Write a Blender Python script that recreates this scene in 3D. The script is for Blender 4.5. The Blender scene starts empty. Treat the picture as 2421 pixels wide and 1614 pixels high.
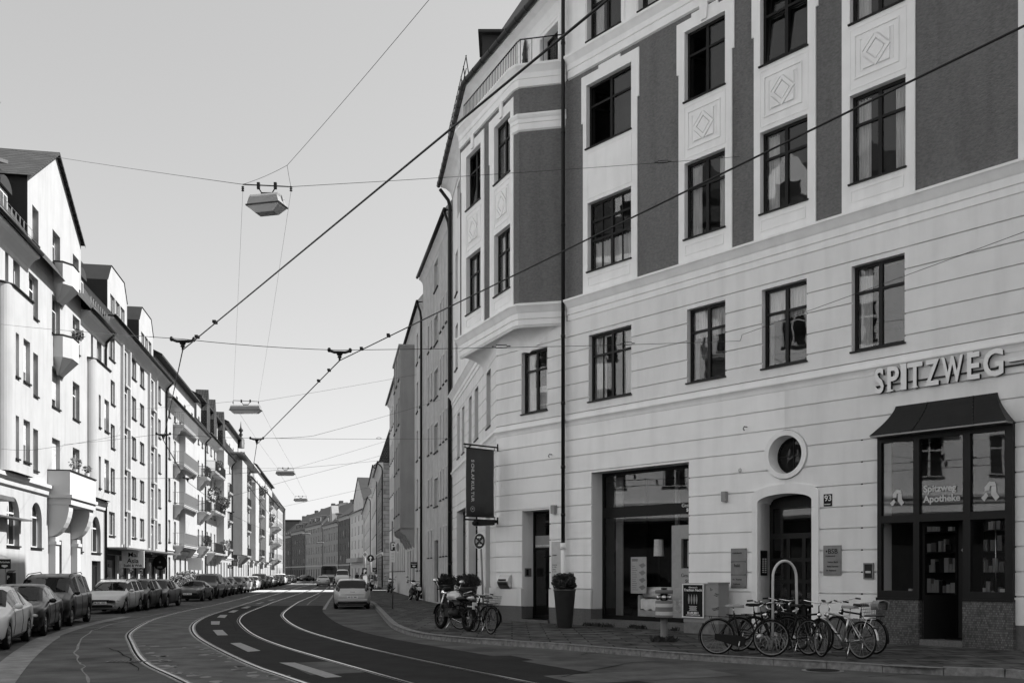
import bpy, math, random
import numpy as np
from mathutils import Vector, Matrix
R = math.radians
S = bpy.context.scene
COL = S.collection
random.seed(7)
# ------------------------------------------------------------------ camera
F_, CX, HY, EYE = 2270.0, 1210.5, 1355.0, 1.72      # measured on the 2421 px wide photograph
cam = bpy.data.cameras.new('camera')
cam.sensor_width = 36.0
cam.lens = 36.0 * F_ / 2421.0
cam.shift_y = (HY - 807.0) / 2421.0
cam.clip_start = 0.1
cam.clip_end = 3000
camo = bpy.data.objects.new('camera', cam)
camo.location = (0, 0, EYE)
camo.rotation_euler = (R(90), 0, 0)
COL.objects.link(camo)
S.camera = camo
# ------------------------------------------------------------------ sky, sun, exposure
SUN_EL, SUN_AZ = 50.0, 15.0        # azimuth: degrees from +X towards +Y
w = bpy.data.worlds.new('World')
S.world = w
w.use_nodes = True
nt = w.node_tree
for n in list(nt.nodes): nt.nodes.remove(n)
sky = nt.nodes.new('ShaderNodeTexSky')
sky.sky_type = 'NISHITA'
sky.sun_disc = False
sky.sun_elevation = R(SUN_EL)
sky.sun_rotation = R(90 - SUN_AZ)
sky.air_density = 1.0
sky.dust_density = 1.0
sky.ozone_density = 1.0
bw = nt.nodes.new('ShaderNodeRGBToBW')
bg = nt.nodes.new('ShaderNodeBackground')
bg.inputs['Strength'].default_value = 0.095
wo = nt.nodes.new('ShaderNodeOutputWorld')
pw = nt.nodes.new('ShaderNodeMath'); pw.operation = 'POWER'; pw.inputs[1].default_value = 0.52
ml = nt.nodes.new('ShaderNodeMath'); ml.operation = 'MULTIPLY'; ml.inputs[1].default_value = 1.52
nt.links.new(sky.outputs[0], bw.inputs[0])
nt.links.new(bw.outputs[0], pw.inputs[0]); nt.links.new(pw.outputs[0], ml.inputs[0])
nt.links.new(ml.outputs[0], bg.inputs['Color'])
nt.links.new(bg.outputs[0], wo.inputs['Surface'])
sl = bpy.data.lights.new('sun', 'SUN')
sl.energy = 3.3
sl.angle = R(0.5)
sl.color = (1.0, 0.998, 0.995)
so = bpy.data.objects.new('sun', sl)
sd = Vector((math.cos(R(SUN_AZ)) * math.cos(R(SUN_EL)), math.sin(R(SUN_AZ)) * math.cos(R(SUN_EL)), math.sin(R(SUN_EL))))
so.rotation_euler = sd.to_track_quat('Z', 'Y').to_euler()
so.location = (40, 10, 60)
COL.objects.link(so)
vs = S.view_settings
vs.view_transform = 'Standard'
vs.look = 'None'
vs.exposure = 1.47
vs.gamma = 1.0
S.cycles.max_bounces = 8
S.cycles.transparent_max_bounces = 12
S.cycles.caustics_reflective = False
S.cycles.caustics_refractive = False
# ------------------------------------------------------------------ materials
MATS = {}
def mat(name, col, rough=0.8, var=0.0, vscale=2.0, bump=0.0, bscale=60.0, metal=0.0, stretch=(1, 1, 1), coat=0.0, spec=0.5, stain=0.0):
    if name in MATS: return MATS[name]
    m = bpy.data.materials.new(name)
    m.use_nodes = True
    t = m.node_tree; b = t.nodes['Principled BSDF']
    b.inputs['Roughness'].default_value = rough
    b.inputs['Metallic'].default_value = metal
    b.inputs['Specular IOR Level'].default_value = spec
    b.inputs['Coat Weight'].default_value = coat
    b.inputs['Coat Roughness'].default_value = 0.03
    c = (col, col, col, 1)
    b.inputs['Base Color'].default_value = c
    if var or bump or stain:
        g = t.nodes.new('ShaderNodeNewGeometry')
        mp = t.nodes.new('ShaderNodeMapping'); mp.inputs['Scale'].default_value = stretch
        t.links.new(g.outputs['Position'], mp.inputs['Vector'])
    if var or stain:
        n = t.nodes.new('ShaderNodeTexNoise'); n.inputs['Scale'].default_value = vscale
        n.inputs['Detail'].default_value = 6; n.inputs['Roughness'].default_value = 0.6
        t.links.new(mp.outputs[0], n.inputs['Vector'])
        mr = t.nodes.new('ShaderNodeMapRange')
        mr.inputs['From Min'].default_value = 0.3; mr.inputs['From Max'].default_value = 0.7
        mr.inputs['To Min'].default_value = col * (1 - var); mr.inputs['To Max'].default_value = col * (1 + var)
        t.links.new(n.outputs['Fac'], mr.inputs['Value'])
        out = mr.outputs[0]
        if stain:
            mp2 = t.nodes.new('ShaderNodeMapping'); mp2.inputs['Scale'].default_value = (1.6, 1.6, 0.22)
            t.links.new(g.outputs['Position'], mp2.inputs['Vector'])
            n2 = t.nodes.new('ShaderNodeTexNoise'); n2.inputs['Scale'].default_value = 1.5; n2.inputs['Detail'].default_value = 5
            t.links.new(mp2.outputs[0], n2.inputs['Vector'])
            r2 = t.nodes.new('ShaderNodeMapRange')
            r2.inputs['From Min'].default_value = 0.45; r2.inputs['From Max'].default_value = 0.75
            r2.inputs['To Min'].default_value = 1.0; r2.inputs['To Max'].default_value = 1.0 - stain
            t.links.new(n2.outputs['Fac'], r2.inputs['Value'])
            mu = t.nodes.new('ShaderNodeMath'); mu.operation = 'MULTIPLY'
            t.links.new(out, mu.inputs[0]); t.links.new(r2.outputs[0], mu.inputs[1])
            out = mu.outputs[0]
        t.links.new(out, b.inputs['Base Color'])
    if bump:
        n = t.nodes.new('ShaderNodeTexNoise'); n.inputs['Scale'].default_value = bscale; n.inputs['Detail'].default_value = 4
        t.links.new(mp.outputs[0], n.inputs['Vector'])
        bp = t.nodes.new('ShaderNodeBump'); bp.inputs['Distance'].default_value = bump; bp.inputs['Strength'].default_value = 1.0
        t.links.new(n.outputs['Fac'], bp.inputs['Height'])
        t.links.new(bp.outputs[0], b.inputs['Normal'])
    MATS[name] = m
    return m
def brickmat(name, col, mortar, bw_, bh, rough=0.8, msize=0.02, axis='xz', var=0.12, bump=0.0, n0=.72, n1=1.3, ns=1.3, spec=.5):
    """block / tile pattern in the vertical (xz by world) or ground (xy) plane"""
    m = bpy.data.materials.new(name); m.use_nodes = True
    t = m.node_tree; b = t.nodes['Principled BSDF']; b.inputs['Roughness'].default_value = rough; b.inputs['Specular IOR Level'].default_value = spec
    g = t.nodes.new('ShaderNodeNewGeometry')
    sx = t.nodes.new('ShaderNodeSeparateXYZ'); t.links.new(g.outputs['Position'], sx.inputs[0])
    cb = t.nodes.new('ShaderNodeCombineXYZ')
    if axis == 'xz':
        ad = t.nodes.new('ShaderNodeMath'); ad.operation = 'SUBTRACT'
        t.links.new(sx.outputs['X'], ad.inputs[0]); t.links.new(sx.outputs['Y'], ad.inputs[1])
        t.links.new(ad.outputs[0], cb.inputs['X']); t.links.new(sx.outputs['Z'], cb.inputs['Y'])
    elif axis == 'yz':
        t.links.new(sx.outputs['Y'], cb.inputs['X']); t.links.new(sx.outputs['Z'], cb.inputs['Y'])
    else:
        t.links.new(sx.outputs['X'], cb.inputs['X']); t.links.new(sx.outputs['Y'], cb.inputs['Y'])
    br = t.nodes.new('ShaderNodeTexBrick')
    br.inputs['Scale'].default_value = 1.0
    br.inputs['Color1'].default_value = (col * (1 - var),) * 3 + (1,)
    br.inputs['Color2'].default_value = (col * (1 + var),) * 3 + (1,)
    br.inputs['Mortar'].default_value = (mortar,) * 3 + (1,)
    br.inputs['Mortar Size'].default_value = msize
    br.inputs['Brick Width'].default_value = bw_
    br.inputs['Row Height'].default_value = bh
    t.links.new(cb.outputs[0], br.inputs['Vector'])
    n = t.nodes.new('ShaderNodeTexNoise'); n.inputs['Scale'].default_value = ns; n.inputs['Detail'].default_value = 7
    t.links.new(g.outputs['Position'], n.inputs['Vector'])
    mr = t.nodes.new('ShaderNodeMapRange'); mr.inputs['From Min'].default_value = .3; mr.inputs['From Max'].default_value = .7
    mr.inputs['To Min'].default_value = n0; mr.inputs['To Max'].default_value = n1
    t.links.new(n.outputs['Fac'], mr.inputs['Value'])
    mx = t.nodes.new('ShaderNodeMix'); mx.data_type = 'RGBA'; mx.blend_type = 'MULTIPLY'; mx.inputs['Factor'].default_value = 1
    t.links.new(br.outputs['Color'], mx.inputs['A']); t.links.new(mr.outputs[0], mx.inputs['B'])
    t.links.new(mx.outputs['Result'], b.inputs['Base Color'])
    if bump:
        bp = t.nodes.new('ShaderNodeBump'); bp.inputs['Distance'].default_value = bump; bp.invert = True
        t.links.new(br.outputs['Fac'], bp.inputs['Height']); t.links.new(bp.outputs[0], b.inputs['Normal'])
    MATS[name] = m
    return m
def glassmat(name, ior=1.9, tint=0.75, wave=0.004, wscale=1.6, opaque=None):
    m = bpy.data.materials.new(name); m.use_nodes = True
    t = m.node_tree
    for n in list(t.nodes): t.nodes.remove(n)
    o = t.nodes.new('ShaderNodeOutputMaterial'); mx = t.nodes.new('ShaderNodeMixShader')
    fr = t.nodes.new('ShaderNodeFresnel')
    gb = t.nodes.new('ShaderNodeNewGeometry'); mi = t.nodes.new('ShaderNodeMapRange')       # same reflectance on both faces of a thin pane
    mi.inputs['To Min'].default_value = ior; mi.inputs['To Max'].default_value = 1 / ior
    t.links.new(gb.outputs['Backfacing'], mi.inputs['Value']); t.links.new(mi.outputs[0], fr.inputs['IOR'])
    gl = t.nodes.new('ShaderNodeBsdfGlossy'); gl.inputs['Roughness'].default_value = 0.015; gl.inputs['Color'].default_value = (1, 1, 1, 1)
    if opaque is None:
        tr = t.nodes.new('ShaderNodeBsdfTransparent'); tr.inputs['Color'].default_value = (tint,) * 3 + (1,)
    else:
        tr = t.nodes.new('ShaderNodeBsdfDiffuse'); tr.inputs['Color'].default_value = (opaque,) * 3 + (1,)
    if wave:
        g = t.nodes.new('ShaderNodeNewGeometry')
        n = t.nodes.new('ShaderNodeTexNoise'); n.inputs['Scale'].default_value = wscale; n.inputs['Detail'].default_value = 1
        t.links.new(g.outputs['Position'], n.inputs['Vector'])
        bp = t.nodes.new('ShaderNodeBump'); bp.inputs['Distance'].default_value = wave; bp.inputs['Strength'].default_value = 1
        t.links.new(n.outputs['Fac'], bp.inputs['Height']); t.links.new(bp.outputs[0], gl.inputs['Normal'])
    t.links.new(fr.outputs[0], mx.inputs[0]); t.links.new(tr.outputs[0], mx.inputs[1]); t.links.new(gl.outputs[0], mx.inputs[2])
    t.links.new(mx.outputs[0], o.inputs['Surface'])
    MATS[name] = m
    return m
M = dict(
    light2=mat('light_stucco_left', .88, .9, .04, .9, .002, 90, stain=.09),
    light=mat('light_stucco', .78, .9, .045, .9, .003, 90, stain=.12),
    dark=mat('dark_stucco', .16, .95, .22, 11.0, .05, 19, stretch=(1, 1, 1.9), stain=.18),
    trim=mat('trim_stucco', .84, .85, .04, 1.5, .002, 90, stain=.1),
    glaze=mat('glazed_pot', .045, .3, .15, 6, spec=.5),
    mgrey=mat('mid_grey_enamel', .12, .5, .1, 5),
    granite=mat('granite_plinth', .12, .7, .25, 30, .002, 200, stain=.2),
    frame=mat('dark_window_frame', .006, .5, .1, 4, spec=.25),
    wframe=mat('white_window_frame', .7, .5, .03, 4),
    metal=mat('dark_gutter_metal', .008, .45, .25, 5, spec=.3),
    zinc=mat('grey_zinc', .2, .45, .15, 4, metal=.5),
    steel=mat('brushed_steel', .55, .28, .05, 40, metal=1),
    chrome=mat('chrome', .75, .12, metal=1),
    glass=glassmat('window_glass', 1.5, .9, .0014, 2.2),
    shop=glassmat('shop_glass', 1.42, .95, .0012, .9),
    gdark=glassmat('dark_glass', 1.75, opaque=.015, wave=.004, wscale=1.2),
    carglass=glassmat('car_glass', 1.33, opaque=.008, wave=0),
    gdim=glassmat('dim_glass', 1.35, opaque=.012, wave=.003),
    sign=mat('sign_face', .78, .5, .03, 6),
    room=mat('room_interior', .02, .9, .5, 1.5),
    curtain=mat('curtain_cloth', .75, .9, .25, 9, .03, 14, stretch=(4, 4, .15)),
    blind=brickmat('roller_blind', .55, .3, 50, .055, axis='yz', msize=.006),
    l0white=mat('bright_lime_render', .85, .9, .05, .8),
    sun_white=mat('lime_render', .41, .9, .06, .8, .001, 50, stain=.14),
    sun_trim=mat('white_trim', .52, .85, .03, 1.0, .002, 60, stain=.06),
    sun_grey=mat('weathered_render', .38, .9, .05, .9, .004, 50, stain=.12),
    shade_a=mat('rough_grey_render', .52, .95, .14, 2.5, .02, 22, stain=.25),
    shade_b=mat('smooth_grey_render', .62, .9, .05, .8, .003, 40, stain=.1),
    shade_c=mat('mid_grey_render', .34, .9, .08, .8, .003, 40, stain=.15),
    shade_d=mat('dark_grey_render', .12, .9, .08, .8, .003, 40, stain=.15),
    tile=brickmat('roof_tiles', .045, .01, .22, .2, axis='yz', msize=.035, var=.3, bump=.03),
    tilex=brickmat('roof_tiles_cross', .05, .008, .22, .2, axis='xz', msize=.03, var=.3, bump=.03),
    slate=mat('dark_roof_sheet', .018, .55, .25, 1.5, .004, 10),
    asph=mat('asphalt', .09, .95, .42, .9, .006, 130, spec=.08),
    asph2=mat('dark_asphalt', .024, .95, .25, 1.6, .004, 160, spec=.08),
    asph3=mat('worn_asphalt', .105, .95, .4, 1.4, .006, 130, spec=.08),
    paint=mat('road_paint', .22, .7, .22, 12, .002, 120),
    concl=mat('sun_strip_slabs', .42, .85, .2, 3.0),
    conc=mat('concrete_strip', .17, .85, .35, 3.0, .004, 90),
    kerb=mat('kerb_granite', .19, .85, .4, 9, .006, 80, spec=.15),
    rail=mat('polished_rail', .6, .22, .1, 6, metal=1),
    groove=mat('rail_groove', .004, .9, spec=.1),
    black=mat('black_plastic', .005, .5, spec=.2),
    rubber=mat('tyre_rubber', .007, .85, .2, 30, spec=.15),
    white=mat('white_paint', .75, .5, .03, 5),
    offw=mat('off_white_panel', .5, .6, .08, 6),
    grey=mat('grey_paint', .25, .5, .08, 5),
    dgrey=mat('dark_grey_paint', .018, .6, .1, 5, spec=.25),
    banner=mat('banner_cloth', .05, .85, .1, 3),
    leaf=mat('leaf_green', .022, .7, .4, 9),
    leaf2=mat('pale_leaf', .12, .7, .4, 9),
    wood=mat('bed_wood', .45, .6, .15, 3, stretch=(1, 1, 8)),
    linen=mat('linen', .8, .9, .1, 6, .01, 14),
    skin=mat('skin', .35, .6),
    cloth1=mat('dark_cloth', .03, .9, .2, 9), cloth2=mat('grey_cloth', .15, .9, .2, 9),
    silver=mat('silver_car_paint', .5, .35, .03, 3, metal=.3, coat=.4),
    darkp=mat('dark_car_paint', .005, .3, .03, 3, coat=.3, spec=.2),
    midp=mat('mid_grey_car_paint', .03, .35, .03, 3, coat=.4, spec=.3),
    whitep=mat('white_car_paint', .6, .35, .03, 3, coat=.6),
    lamp=mat('lamp_glass', .4, .15, coat=.5, spec=.8),
    lampred=mat('tail_lamp_glass', .04, .15, coat=.6),
)
M['pave'] = brickmat('pavement_slabs', .065, .012, .9, .5, axis='xy', msize=.02, var=.3, rough=.9, bump=.004, n0=.35, n1=1.9, ns=2.2, spec=.12)
M['stone'] = brickmat('stone_blocks', .27, .12, .95, .45, axis='xz', msize=.03, var=.12, bump=.02)
M['mosaic'] = brickmat('mosaic_tiles', .085, .03, .05, .05, axis='xz', msize=.004, var=.45)
# ------------------------------------------------------------------ object helpers
ORG = {}
def tag(o, label=None, cat=None, group=None, kind=None):
    if label: o['label'] = label
    if cat: o['category'] = cat
    if group: o['group'] = group
    if kind: o['kind'] = kind
    return o
def empty(name, loc, label, cat, group=None, rz=0):
    o = bpy.data.objects.new(name, None); COL.objects.link(o)
    o.empty_display_size = .3
    o.location = loc; o.rotation_euler = (0, 0, rz)
    ORG[o.name] = Vector(loc)
    tag(o, label, cat, group)
    return o
class MB:
    def __init__(s, mats=None): s.v = []; s.f = []; s.m = []; s.cm = 0; s.mats = mats or []; s.sm = []
    def use(s, i): s.cm = i; return s
    def face(s, pts, smooth=False):
        k = len(s.v); s.v += [tuple(p) for p in pts]; s.f.append(tuple(range(k, k + len(pts)))); s.m.append(s.cm); s.sm.append(smooth)
    def mesh(s, vs, fs, smooth=False):
        k = len(s.v); s.v += [tuple(p) for p in vs]
        for f in fs: s.f.append(tuple(i + k for i in f)); s.m.append(s.cm); s.sm.append(smooth)
    def box(s, x0, x1, y0, y1, z0, z1, T=None):
        c = [(x0, y0, z0), (x1, y0, z0), (x1, y1, z0), (x0, y1, z0), (x0, y0, z1), (x1, y0, z1), (x1, y1, z1), (x0, y1, z1)]
        if T: c = [T(*p) for p in c]
        s.mesh(c, [(0, 3, 2, 1), (4, 5, 6, 7), (0, 1, 5, 4), (1, 2, 6, 5), (2, 3, 7, 6), (3, 0, 4, 7)])
        return s
    def tube(s, pts, r, seg=8, smooth=True, cap=True):
        pts = [Vector(p) for p in pts]; n = len(pts)
        rs = r if isinstance(r, (list, tuple)) else [r] * n
        rings = []; up = None
        for i, p in enumerate(pts):
            a = pts[max(i - 1, 0)]; b = pts[min(i + 1, n - 1)]
            d = (b - a)
            if d.length < 1e-9: d = Vector((0, 0, 1))
            d.normalize()
            if up is None:
                up = Vector((0, 0, 1)) if abs(d.z) < .9 else Vector((1, 0, 0))
            x = up - d * up.dot(d)
            if x.length < 1e-6: x = d.orthogonal()
            x.normalize(); y = d.cross(x); up = x
            rings.append([p + x * rs[i] * math.cos(2 * math.pi * j / seg) + y * rs[i] * math.sin(2 * math.pi * j / seg) for j in range(seg)])
        vs = [q for r_ in rings for q in r_]; fs = []
        for i in range(n - 1):
            for j in range(seg):
                k = (j + 1) % seg
                fs.append((i * seg + j, i * seg + k, (i + 1) * seg + k, (i + 1) * seg + j))
        if cap: fs += [tuple(range(seg))[::-1], tuple((n - 1) * seg + j for j in range(seg))]
        s.mesh(vs, fs, smooth)
        return s
    def lathe(s, prof, c, axis='z', seg=20, smooth=True, cap=True):
        """prof: (r, h) list; c: centre"""
        vs = []; n = len(prof)
        for r, h in prof:
            for j in range(seg):
                a = 2 * math.pi * j / seg; x, y = r * math.cos(a), r * math.sin(a)
                p = (x, y, h) if axis == 'z' else ((x, h, y) if axis == 'y' else (h, x, y))
                vs.append((p[0] + c[0], p[1] + c[1], p[2] + c[2]))
        fs = [(i * seg + j, i * seg + (j + 1) % seg, (i + 1) * seg + (j + 1) % seg, (i + 1) * seg + j) for i in range(n - 1) for j in range(seg)]
        if cap: fs += [tuple(range(seg)), tuple((n - 1) * seg + j for j in range(seg))]
        s.mesh(vs, fs, smooth)
        return s
    def ell(s, c, r, seg=12, rings=8):
        prof = [(max(math.sin(math.pi * i / rings), 1e-3), -math.cos(math.pi * i / rings)) for i in range(rings + 1)]
        vs = [(c[0] + p * math.cos(2 * math.pi * j / seg) * r[0], c[1] + p * math.sin(2 * math.pi * j / seg) * r[1], c[2] + h * r[2]) for p, h in prof for j in range(seg)]
        fs = [(i * seg + j, i * seg + (j + 1) % seg, (i + 1) * seg + (j + 1) % seg, (i + 1) * seg + j) for i in range(rings) for j in range(seg)]
        s.mesh(vs, fs, True)
        return s
    def prism(s, poly, F, w0, w1):
        """poly in (u,v) of frame F extruded w0..w1"""
        n = len(poly)
        vs = [F(u, v, w0) for u, v in poly] + [F(u, v, w1) for u, v in poly]
        s.mesh(vs, [tuple(range(n))[::-1], tuple(range(n, 2 * n))] + [(i, (i + 1) % n, n + (i + 1) % n, n + i) for i in range(n)])
        return s
    def fb(s, F, u0, u1, v0, v1, w0, w1):
        return s.box(u0, u1, v0, v1, w0, w1, T=lambda a, b, c: F(a, b, c))
    def text(s, body, F, u, v, w, size, depth=.004, rot=0, align='LEFT', offset=0, sx=1.0, serif=False, mirror=1):
        c = bpy.data.curves.new('t', 'FONT'); c.body = body; c.size = size; c.extrude = depth; c.align_x = align; c.offset = offset
        c.resolution_u = 3
        o = bpy.data.objects.new('t', c); me = bpy.data.meshes.new_from_object(o)
        cr, sr = math.cos(rot), math.sin(rot)
        vs = []
        for q in me.vertices:
            x, y, z = q.co.x * sx, q.co.y, q.co.z
            vs.append(F(u + mirror * (x * cr - y * sr), v + x * sr + y * cr, w + z))
        s.mesh(vs, [tuple(p.vertices) for p in me.polygons])
        bpy.data.objects.remove(o); bpy.data.curves.remove(c); bpy.data.meshes.remove(me)
        return s
    def build(s, name, mats, parent=None, org=None, label=None):
        if not isinstance(mats, (list, tuple)): mats = [mats]
        me = bpy.data.meshes.new(name)
        o_ = Vector((0, 0, 0))
        if parent is not None: o_ = ORG.get(parent.name, Vector((0, 0, 0)))
        elif org is not None: o_ = Vector(org)
        vs = [(a - o_.x, b - o_.y, c - o_.z) for a, b, c in s.v]
        me.from_pydata(vs, [], s.f)
        for m in mats: me.materials.append(M[m] if isinstance(m, str) else m)
        me.polygons.foreach_set('material_index', s.m)
        me.polygons.foreach_set('use_smooth', s.sm)
        me.update()
        o = bpy.data.objects.new(name, me); COL.objects.link(o)
        if parent is not None: o.parent = parent; ORG[o.name] = o_
        else: o.location = o_; ORG[o.name] = o_
        if label: o['label'] = label
        return o
class Fr:
    """vertical plane: u along, v up, w outwards (n = u x z)"""
    def __init__(s, p, d, z=0.12, w=0.0):
        d = Vector((d[0], d[1])).normalized()
        s.d = d; s.n = Vector((d.y, -d.x)); s.p = Vector((p[0], p[1])) + s.n * w; s.z = z
    def __call__(s, u, v, w=0.0):
        q = s.p + s.d * u + s.n * w
        return (q.x, q.y, s.z + v)
    def off(s, w): return Fr(s.p + s.n * w, s.d, s.z)
    def px(s, x, y):
        r = Vector(((x - CX) / F_, 1.0)); t = s.p.dot(s.n) / r.dot(s.n)
        q = r * t
        return ((q - s.p).dot(s.d), EYE + (HY - y) / F_ * t - s.z)
    def u(s, x): return s.px(x, HY)[0]
    def rect(s, x0, x1, t0, t1, b0, b1):
        """opening from pixel corners: x left/right, top y left/right, bottom y left/right"""
        a, va = s.px(x0, t0); b, vb = s.px(x1, t1); _, vc = s.px(x0, b0); _, vd = s.px(x1, b1)
        u0, u1 = min(a, b), max(a, b)
        return (u0, u1, (vc + vd) / 2, (va + vb) / 2)
def ground(x, y, z=0.0):
    Y = F_ * (EYE - z) / (y - HY)
    return ((x - CX) / F_ * Y, Y)
def at(x, y, Y): return ((x - CX) / F_ * Y, Y, EYE + (HY - y) / F_ * Y)
def wall(mb, F, u0, u1, v0, v1, ops=(), w=0.0, dep=.2, edge=0.0, jm=None):
    """wall sheet with openings (u0,u1,v0,v1[,kind]) and their reveals"""
    O = []
    for o in ops:
        a, b, c, d = max(o[0], u0), min(o[1], u1), max(o[2], v0), min(o[3], v1)
        if b - a > 1e-4 and d - c > 1e-4: O.append((a, b, c, d, o))
    us = sorted({u0, u1} | {o[0] for o in O} | {o[1] for o in O})
    vs_ = sorted({v0, v1} | {o[2] for o in O} | {o[3] for o in O})
    inside = lambda a, b: any(o[0] < a < o[1] and o[2] < b < o[3] for o in O)
    for i in range(len(us) - 1):
        um = (us[i] + us[i + 1]) / 2
        j = 0
        while j < len(vs_) - 1:
            if inside(um, (vs_[j] + vs_[j + 1]) / 2): j += 1; continue
            k = j
            while k + 1 < len(vs_) - 1 and not inside(um, (vs_[k + 1] + vs_[k + 2]) / 2): k += 1
            mb.face([F(us[i], vs_[j], w), F(us[i + 1], vs_[j], w), F(us[i + 1], vs_[k + 1], w), F(us[i], vs_[k + 1], w)])
            j = k + 1
        if edge:
            for vv, sg in ((v0, 1), (v1, -1)):
                if not inside(um, vv + sg * 1e-3):
                    mb.face([F(us[i], vv, w), F(us[i + 1], vv, w), F(us[i + 1], vv, w - edge), F(us[i], vv, w - edge)])
    if edge:
        for uu, sg in ((u0, 1), (u1, -1)):
            if not inside(uu + sg * 1e-3, (v0 + v1) / 2): mb.face([F(uu, v0, w), F(uu, v1, w), F(uu, v1, w - edge), F(uu, v0, w - edge)])
    for a, b, c, d, o in O:
        kind = o[4] if len(o) > 4 else 'r'
        dd = edge if edge else dep
        if kind == 'r':
            mb.face([F(a, c, w), F(a, d, w), F(a, d, w - dd), F(a, c, w - dd)])
            mb.face([F(b, c, w), F(b, d, w), F(b, d, w - dd), F(b, c, w - dd)])
            if o[3] <= v1 + 1e-6: mb.face([F(a, d, w), F(b, d, w), F(b, d, w - dd), F(a, d, w - dd)])
            if o[2] >= v0 - 1e-6: mb.face([F(a, c, w), F(b, c, w), F(b, c, w - dd), F(a, c, w - dd)])
        else:
            oa, ob, oc, od = o[0], o[1], o[2], o[3]; cu = (oa + ob) / 2; hw = (ob - oa) / 2
            if kind == 'c':
                cv = (oc + od) / 2
                top = lambda q: cv + (od - oc) / 2 * math.sqrt(max(0, 1 - q * q)); bot = lambda q: 2 * cv - top(q)
            else:
                rise = o[5]
                top = lambda q: od - rise + rise * math.sqrt(max(0, 1 - q * q)); bot = lambda q: oc
            N = 24
            q = [-math.cos(math.pi * i / N) for i in range(N + 1)]
            for i in range(N):
                ua, ub = cu + hw * q[i], cu + hw * q[i + 1]
                if ub <= a + 1e-6 or ua >= b - 1e-6: continue
                for fn, lim, sg in ((top, d, 1), (bot, c, -1)):
                    ya, yb = fn(q[i]), fn(q[i + 1])
                    ya2, yb2 = (max(c, min(d, ya)), max(c, min(d, yb)))
                    if sg > 0 and (lim - min(ya2, yb2)) > 1e-5:
                        mb.face([F(ua, ya2, w), F(ub, yb2, w), F(ub, lim, w), F(ua, lim, w)])
                    if sg < 0 and (max(ya2, yb2) - lim) > 1e-5:
                        mb.face([F(ua, ya2, w), F(ub, yb2, w), F(ub, lim, w), F(ua, lim, w)])
                    if c - 1e-6 <= min(ya, yb) and max(ya, yb) <= d + 1e-6:
                        mb.face([F(ua, ya, w), F(ub, yb, w), F(ub, yb, w - dd), F(ua, ya, w - dd)])
            if kind == 'a':
                t2 = min(d, od - rise)
                for uu, ou in ((a, oa), (b, ob)):
                    if t2 > c and abs(uu - ou) < 1e-6: mb.face([F(uu, c, w), F(uu, t2, w), F(uu, t2, w - dd), F(uu, c, w - dd)])
def mould(mb, F, u0, u1, prof, cap=True):
    """horizontal moulding: prof is a list of (w, v)"""
    n = len(prof)
    vs = [F(u0, v, w) for w, v in prof] + [F(u1, v, w) for w, v in prof]
    mb.mesh(vs, [(i, i + 1, n + i + 1, n + i) for i in range(n - 1)] + ([tuple(range(n)), tuple(range(n, 2 * n))] if cap else []))
def mould_path(mb, pts, prof, z=.12):
    """moulding along a plan polyline with mitred corners; outwards = right of travel reversed (n = d x z)"""
    pts = [Vector(p) for p in pts]; ns = []
    for i in range(len(pts)):
        a = pts[max(i - 1, 0)]; b = pts[min(i + 1, len(pts) - 1)]
        if 0 < i < len(pts) - 1:
            d1 = (pts[i] - a).normalized(); d2 = (b - pts[i]).normalized()
            n1 = Vector((d1.y, -d1.x)); n2 = Vector((d2.y, -d2.x)); n = (n1 + n2); n = n / (n.dot(n1))
        else:
            d = (b - a).normalized(); n = Vector((d.y, -d.x))
        ns.append(n)
    m = len(prof); vs = []
    for p, n in zip(pts, ns):
        for w, v in prof: q = p + n * w; vs.append((q.x, q.y, z + v))
    fs = [(i * m + j, i * m + j + 1, (i + 1) * m + j + 1, (i + 1) * m + j) for i in range(len(pts) - 1) for j in range(m - 1)]
    fs += [tuple(range(m)), tuple((len(pts) - 1) * m + j for j in range(m))]
    mb.mesh(vs, fs)
def copy_tree(o, parent=None):
    c = o.copy(); COL.objects.link(c); c.parent = parent
    for ch in list(o.children): copy_tree(ch, c)
    return c
def smooth_path(pts, n=6):
    """Catmull-Rom through the points"""
    P = [Vector(p) for p in pts]; P = [P[0] * 2 - P[1]] + P + [P[-1] * 2 - P[-2]]; out = []
    for i in range(1, len(P) - 2):
        for k in range(n):
            t = k / n; a, b, c, d = P[i - 1:i + 3]
            out.append(.5 * ((2 * b) + (c - a) * t + (2 * a - 5 * b + 4 * c - d) * t * t + (3 * b - a - 3 * c + d) * t ** 3))
    out.append(P[-2]); return out
# ================================================================== ground
KR = [(15.0, -8.0), (12.6, 4.0), (10.6, 10.5), (8.37, 15.7), (7.0, 16.3), (5.89, 17.2), (4.85, 18.0), (3.31, 19.3), (.82, 22.0), (-.17, 22.9), (-1.43, 24.1), (-2.36, 25.5), (-3.04, 27.3), (-3.93, 31.0), (-5.57, 40.4), (-7.56, 51.9)]
KR2 = [(-7.56, 51.9), (-11.3, 70.0), (-15.3, 92.0)]
KL = [(-10.6, -6.0), (-12.0, 10.0), (-13.6, 22.0), (-15.9, 30.0), (-18.7, 41.5), (-21.9, 60.0)] + [(-11.1 - .181 * y, y) for y in (80, 110, 150, 190, 228)]
def facl(Y): return -13.4 - .181 * Y
g = MB()
g.mesh([(-900, -500, 0), (900, -500, 0), (900, 1500, 0), (-900, 1500, 0)], [(0, 1, 2, 3)])
tag(g.build('road', 'asph'), kind='structure')
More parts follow.
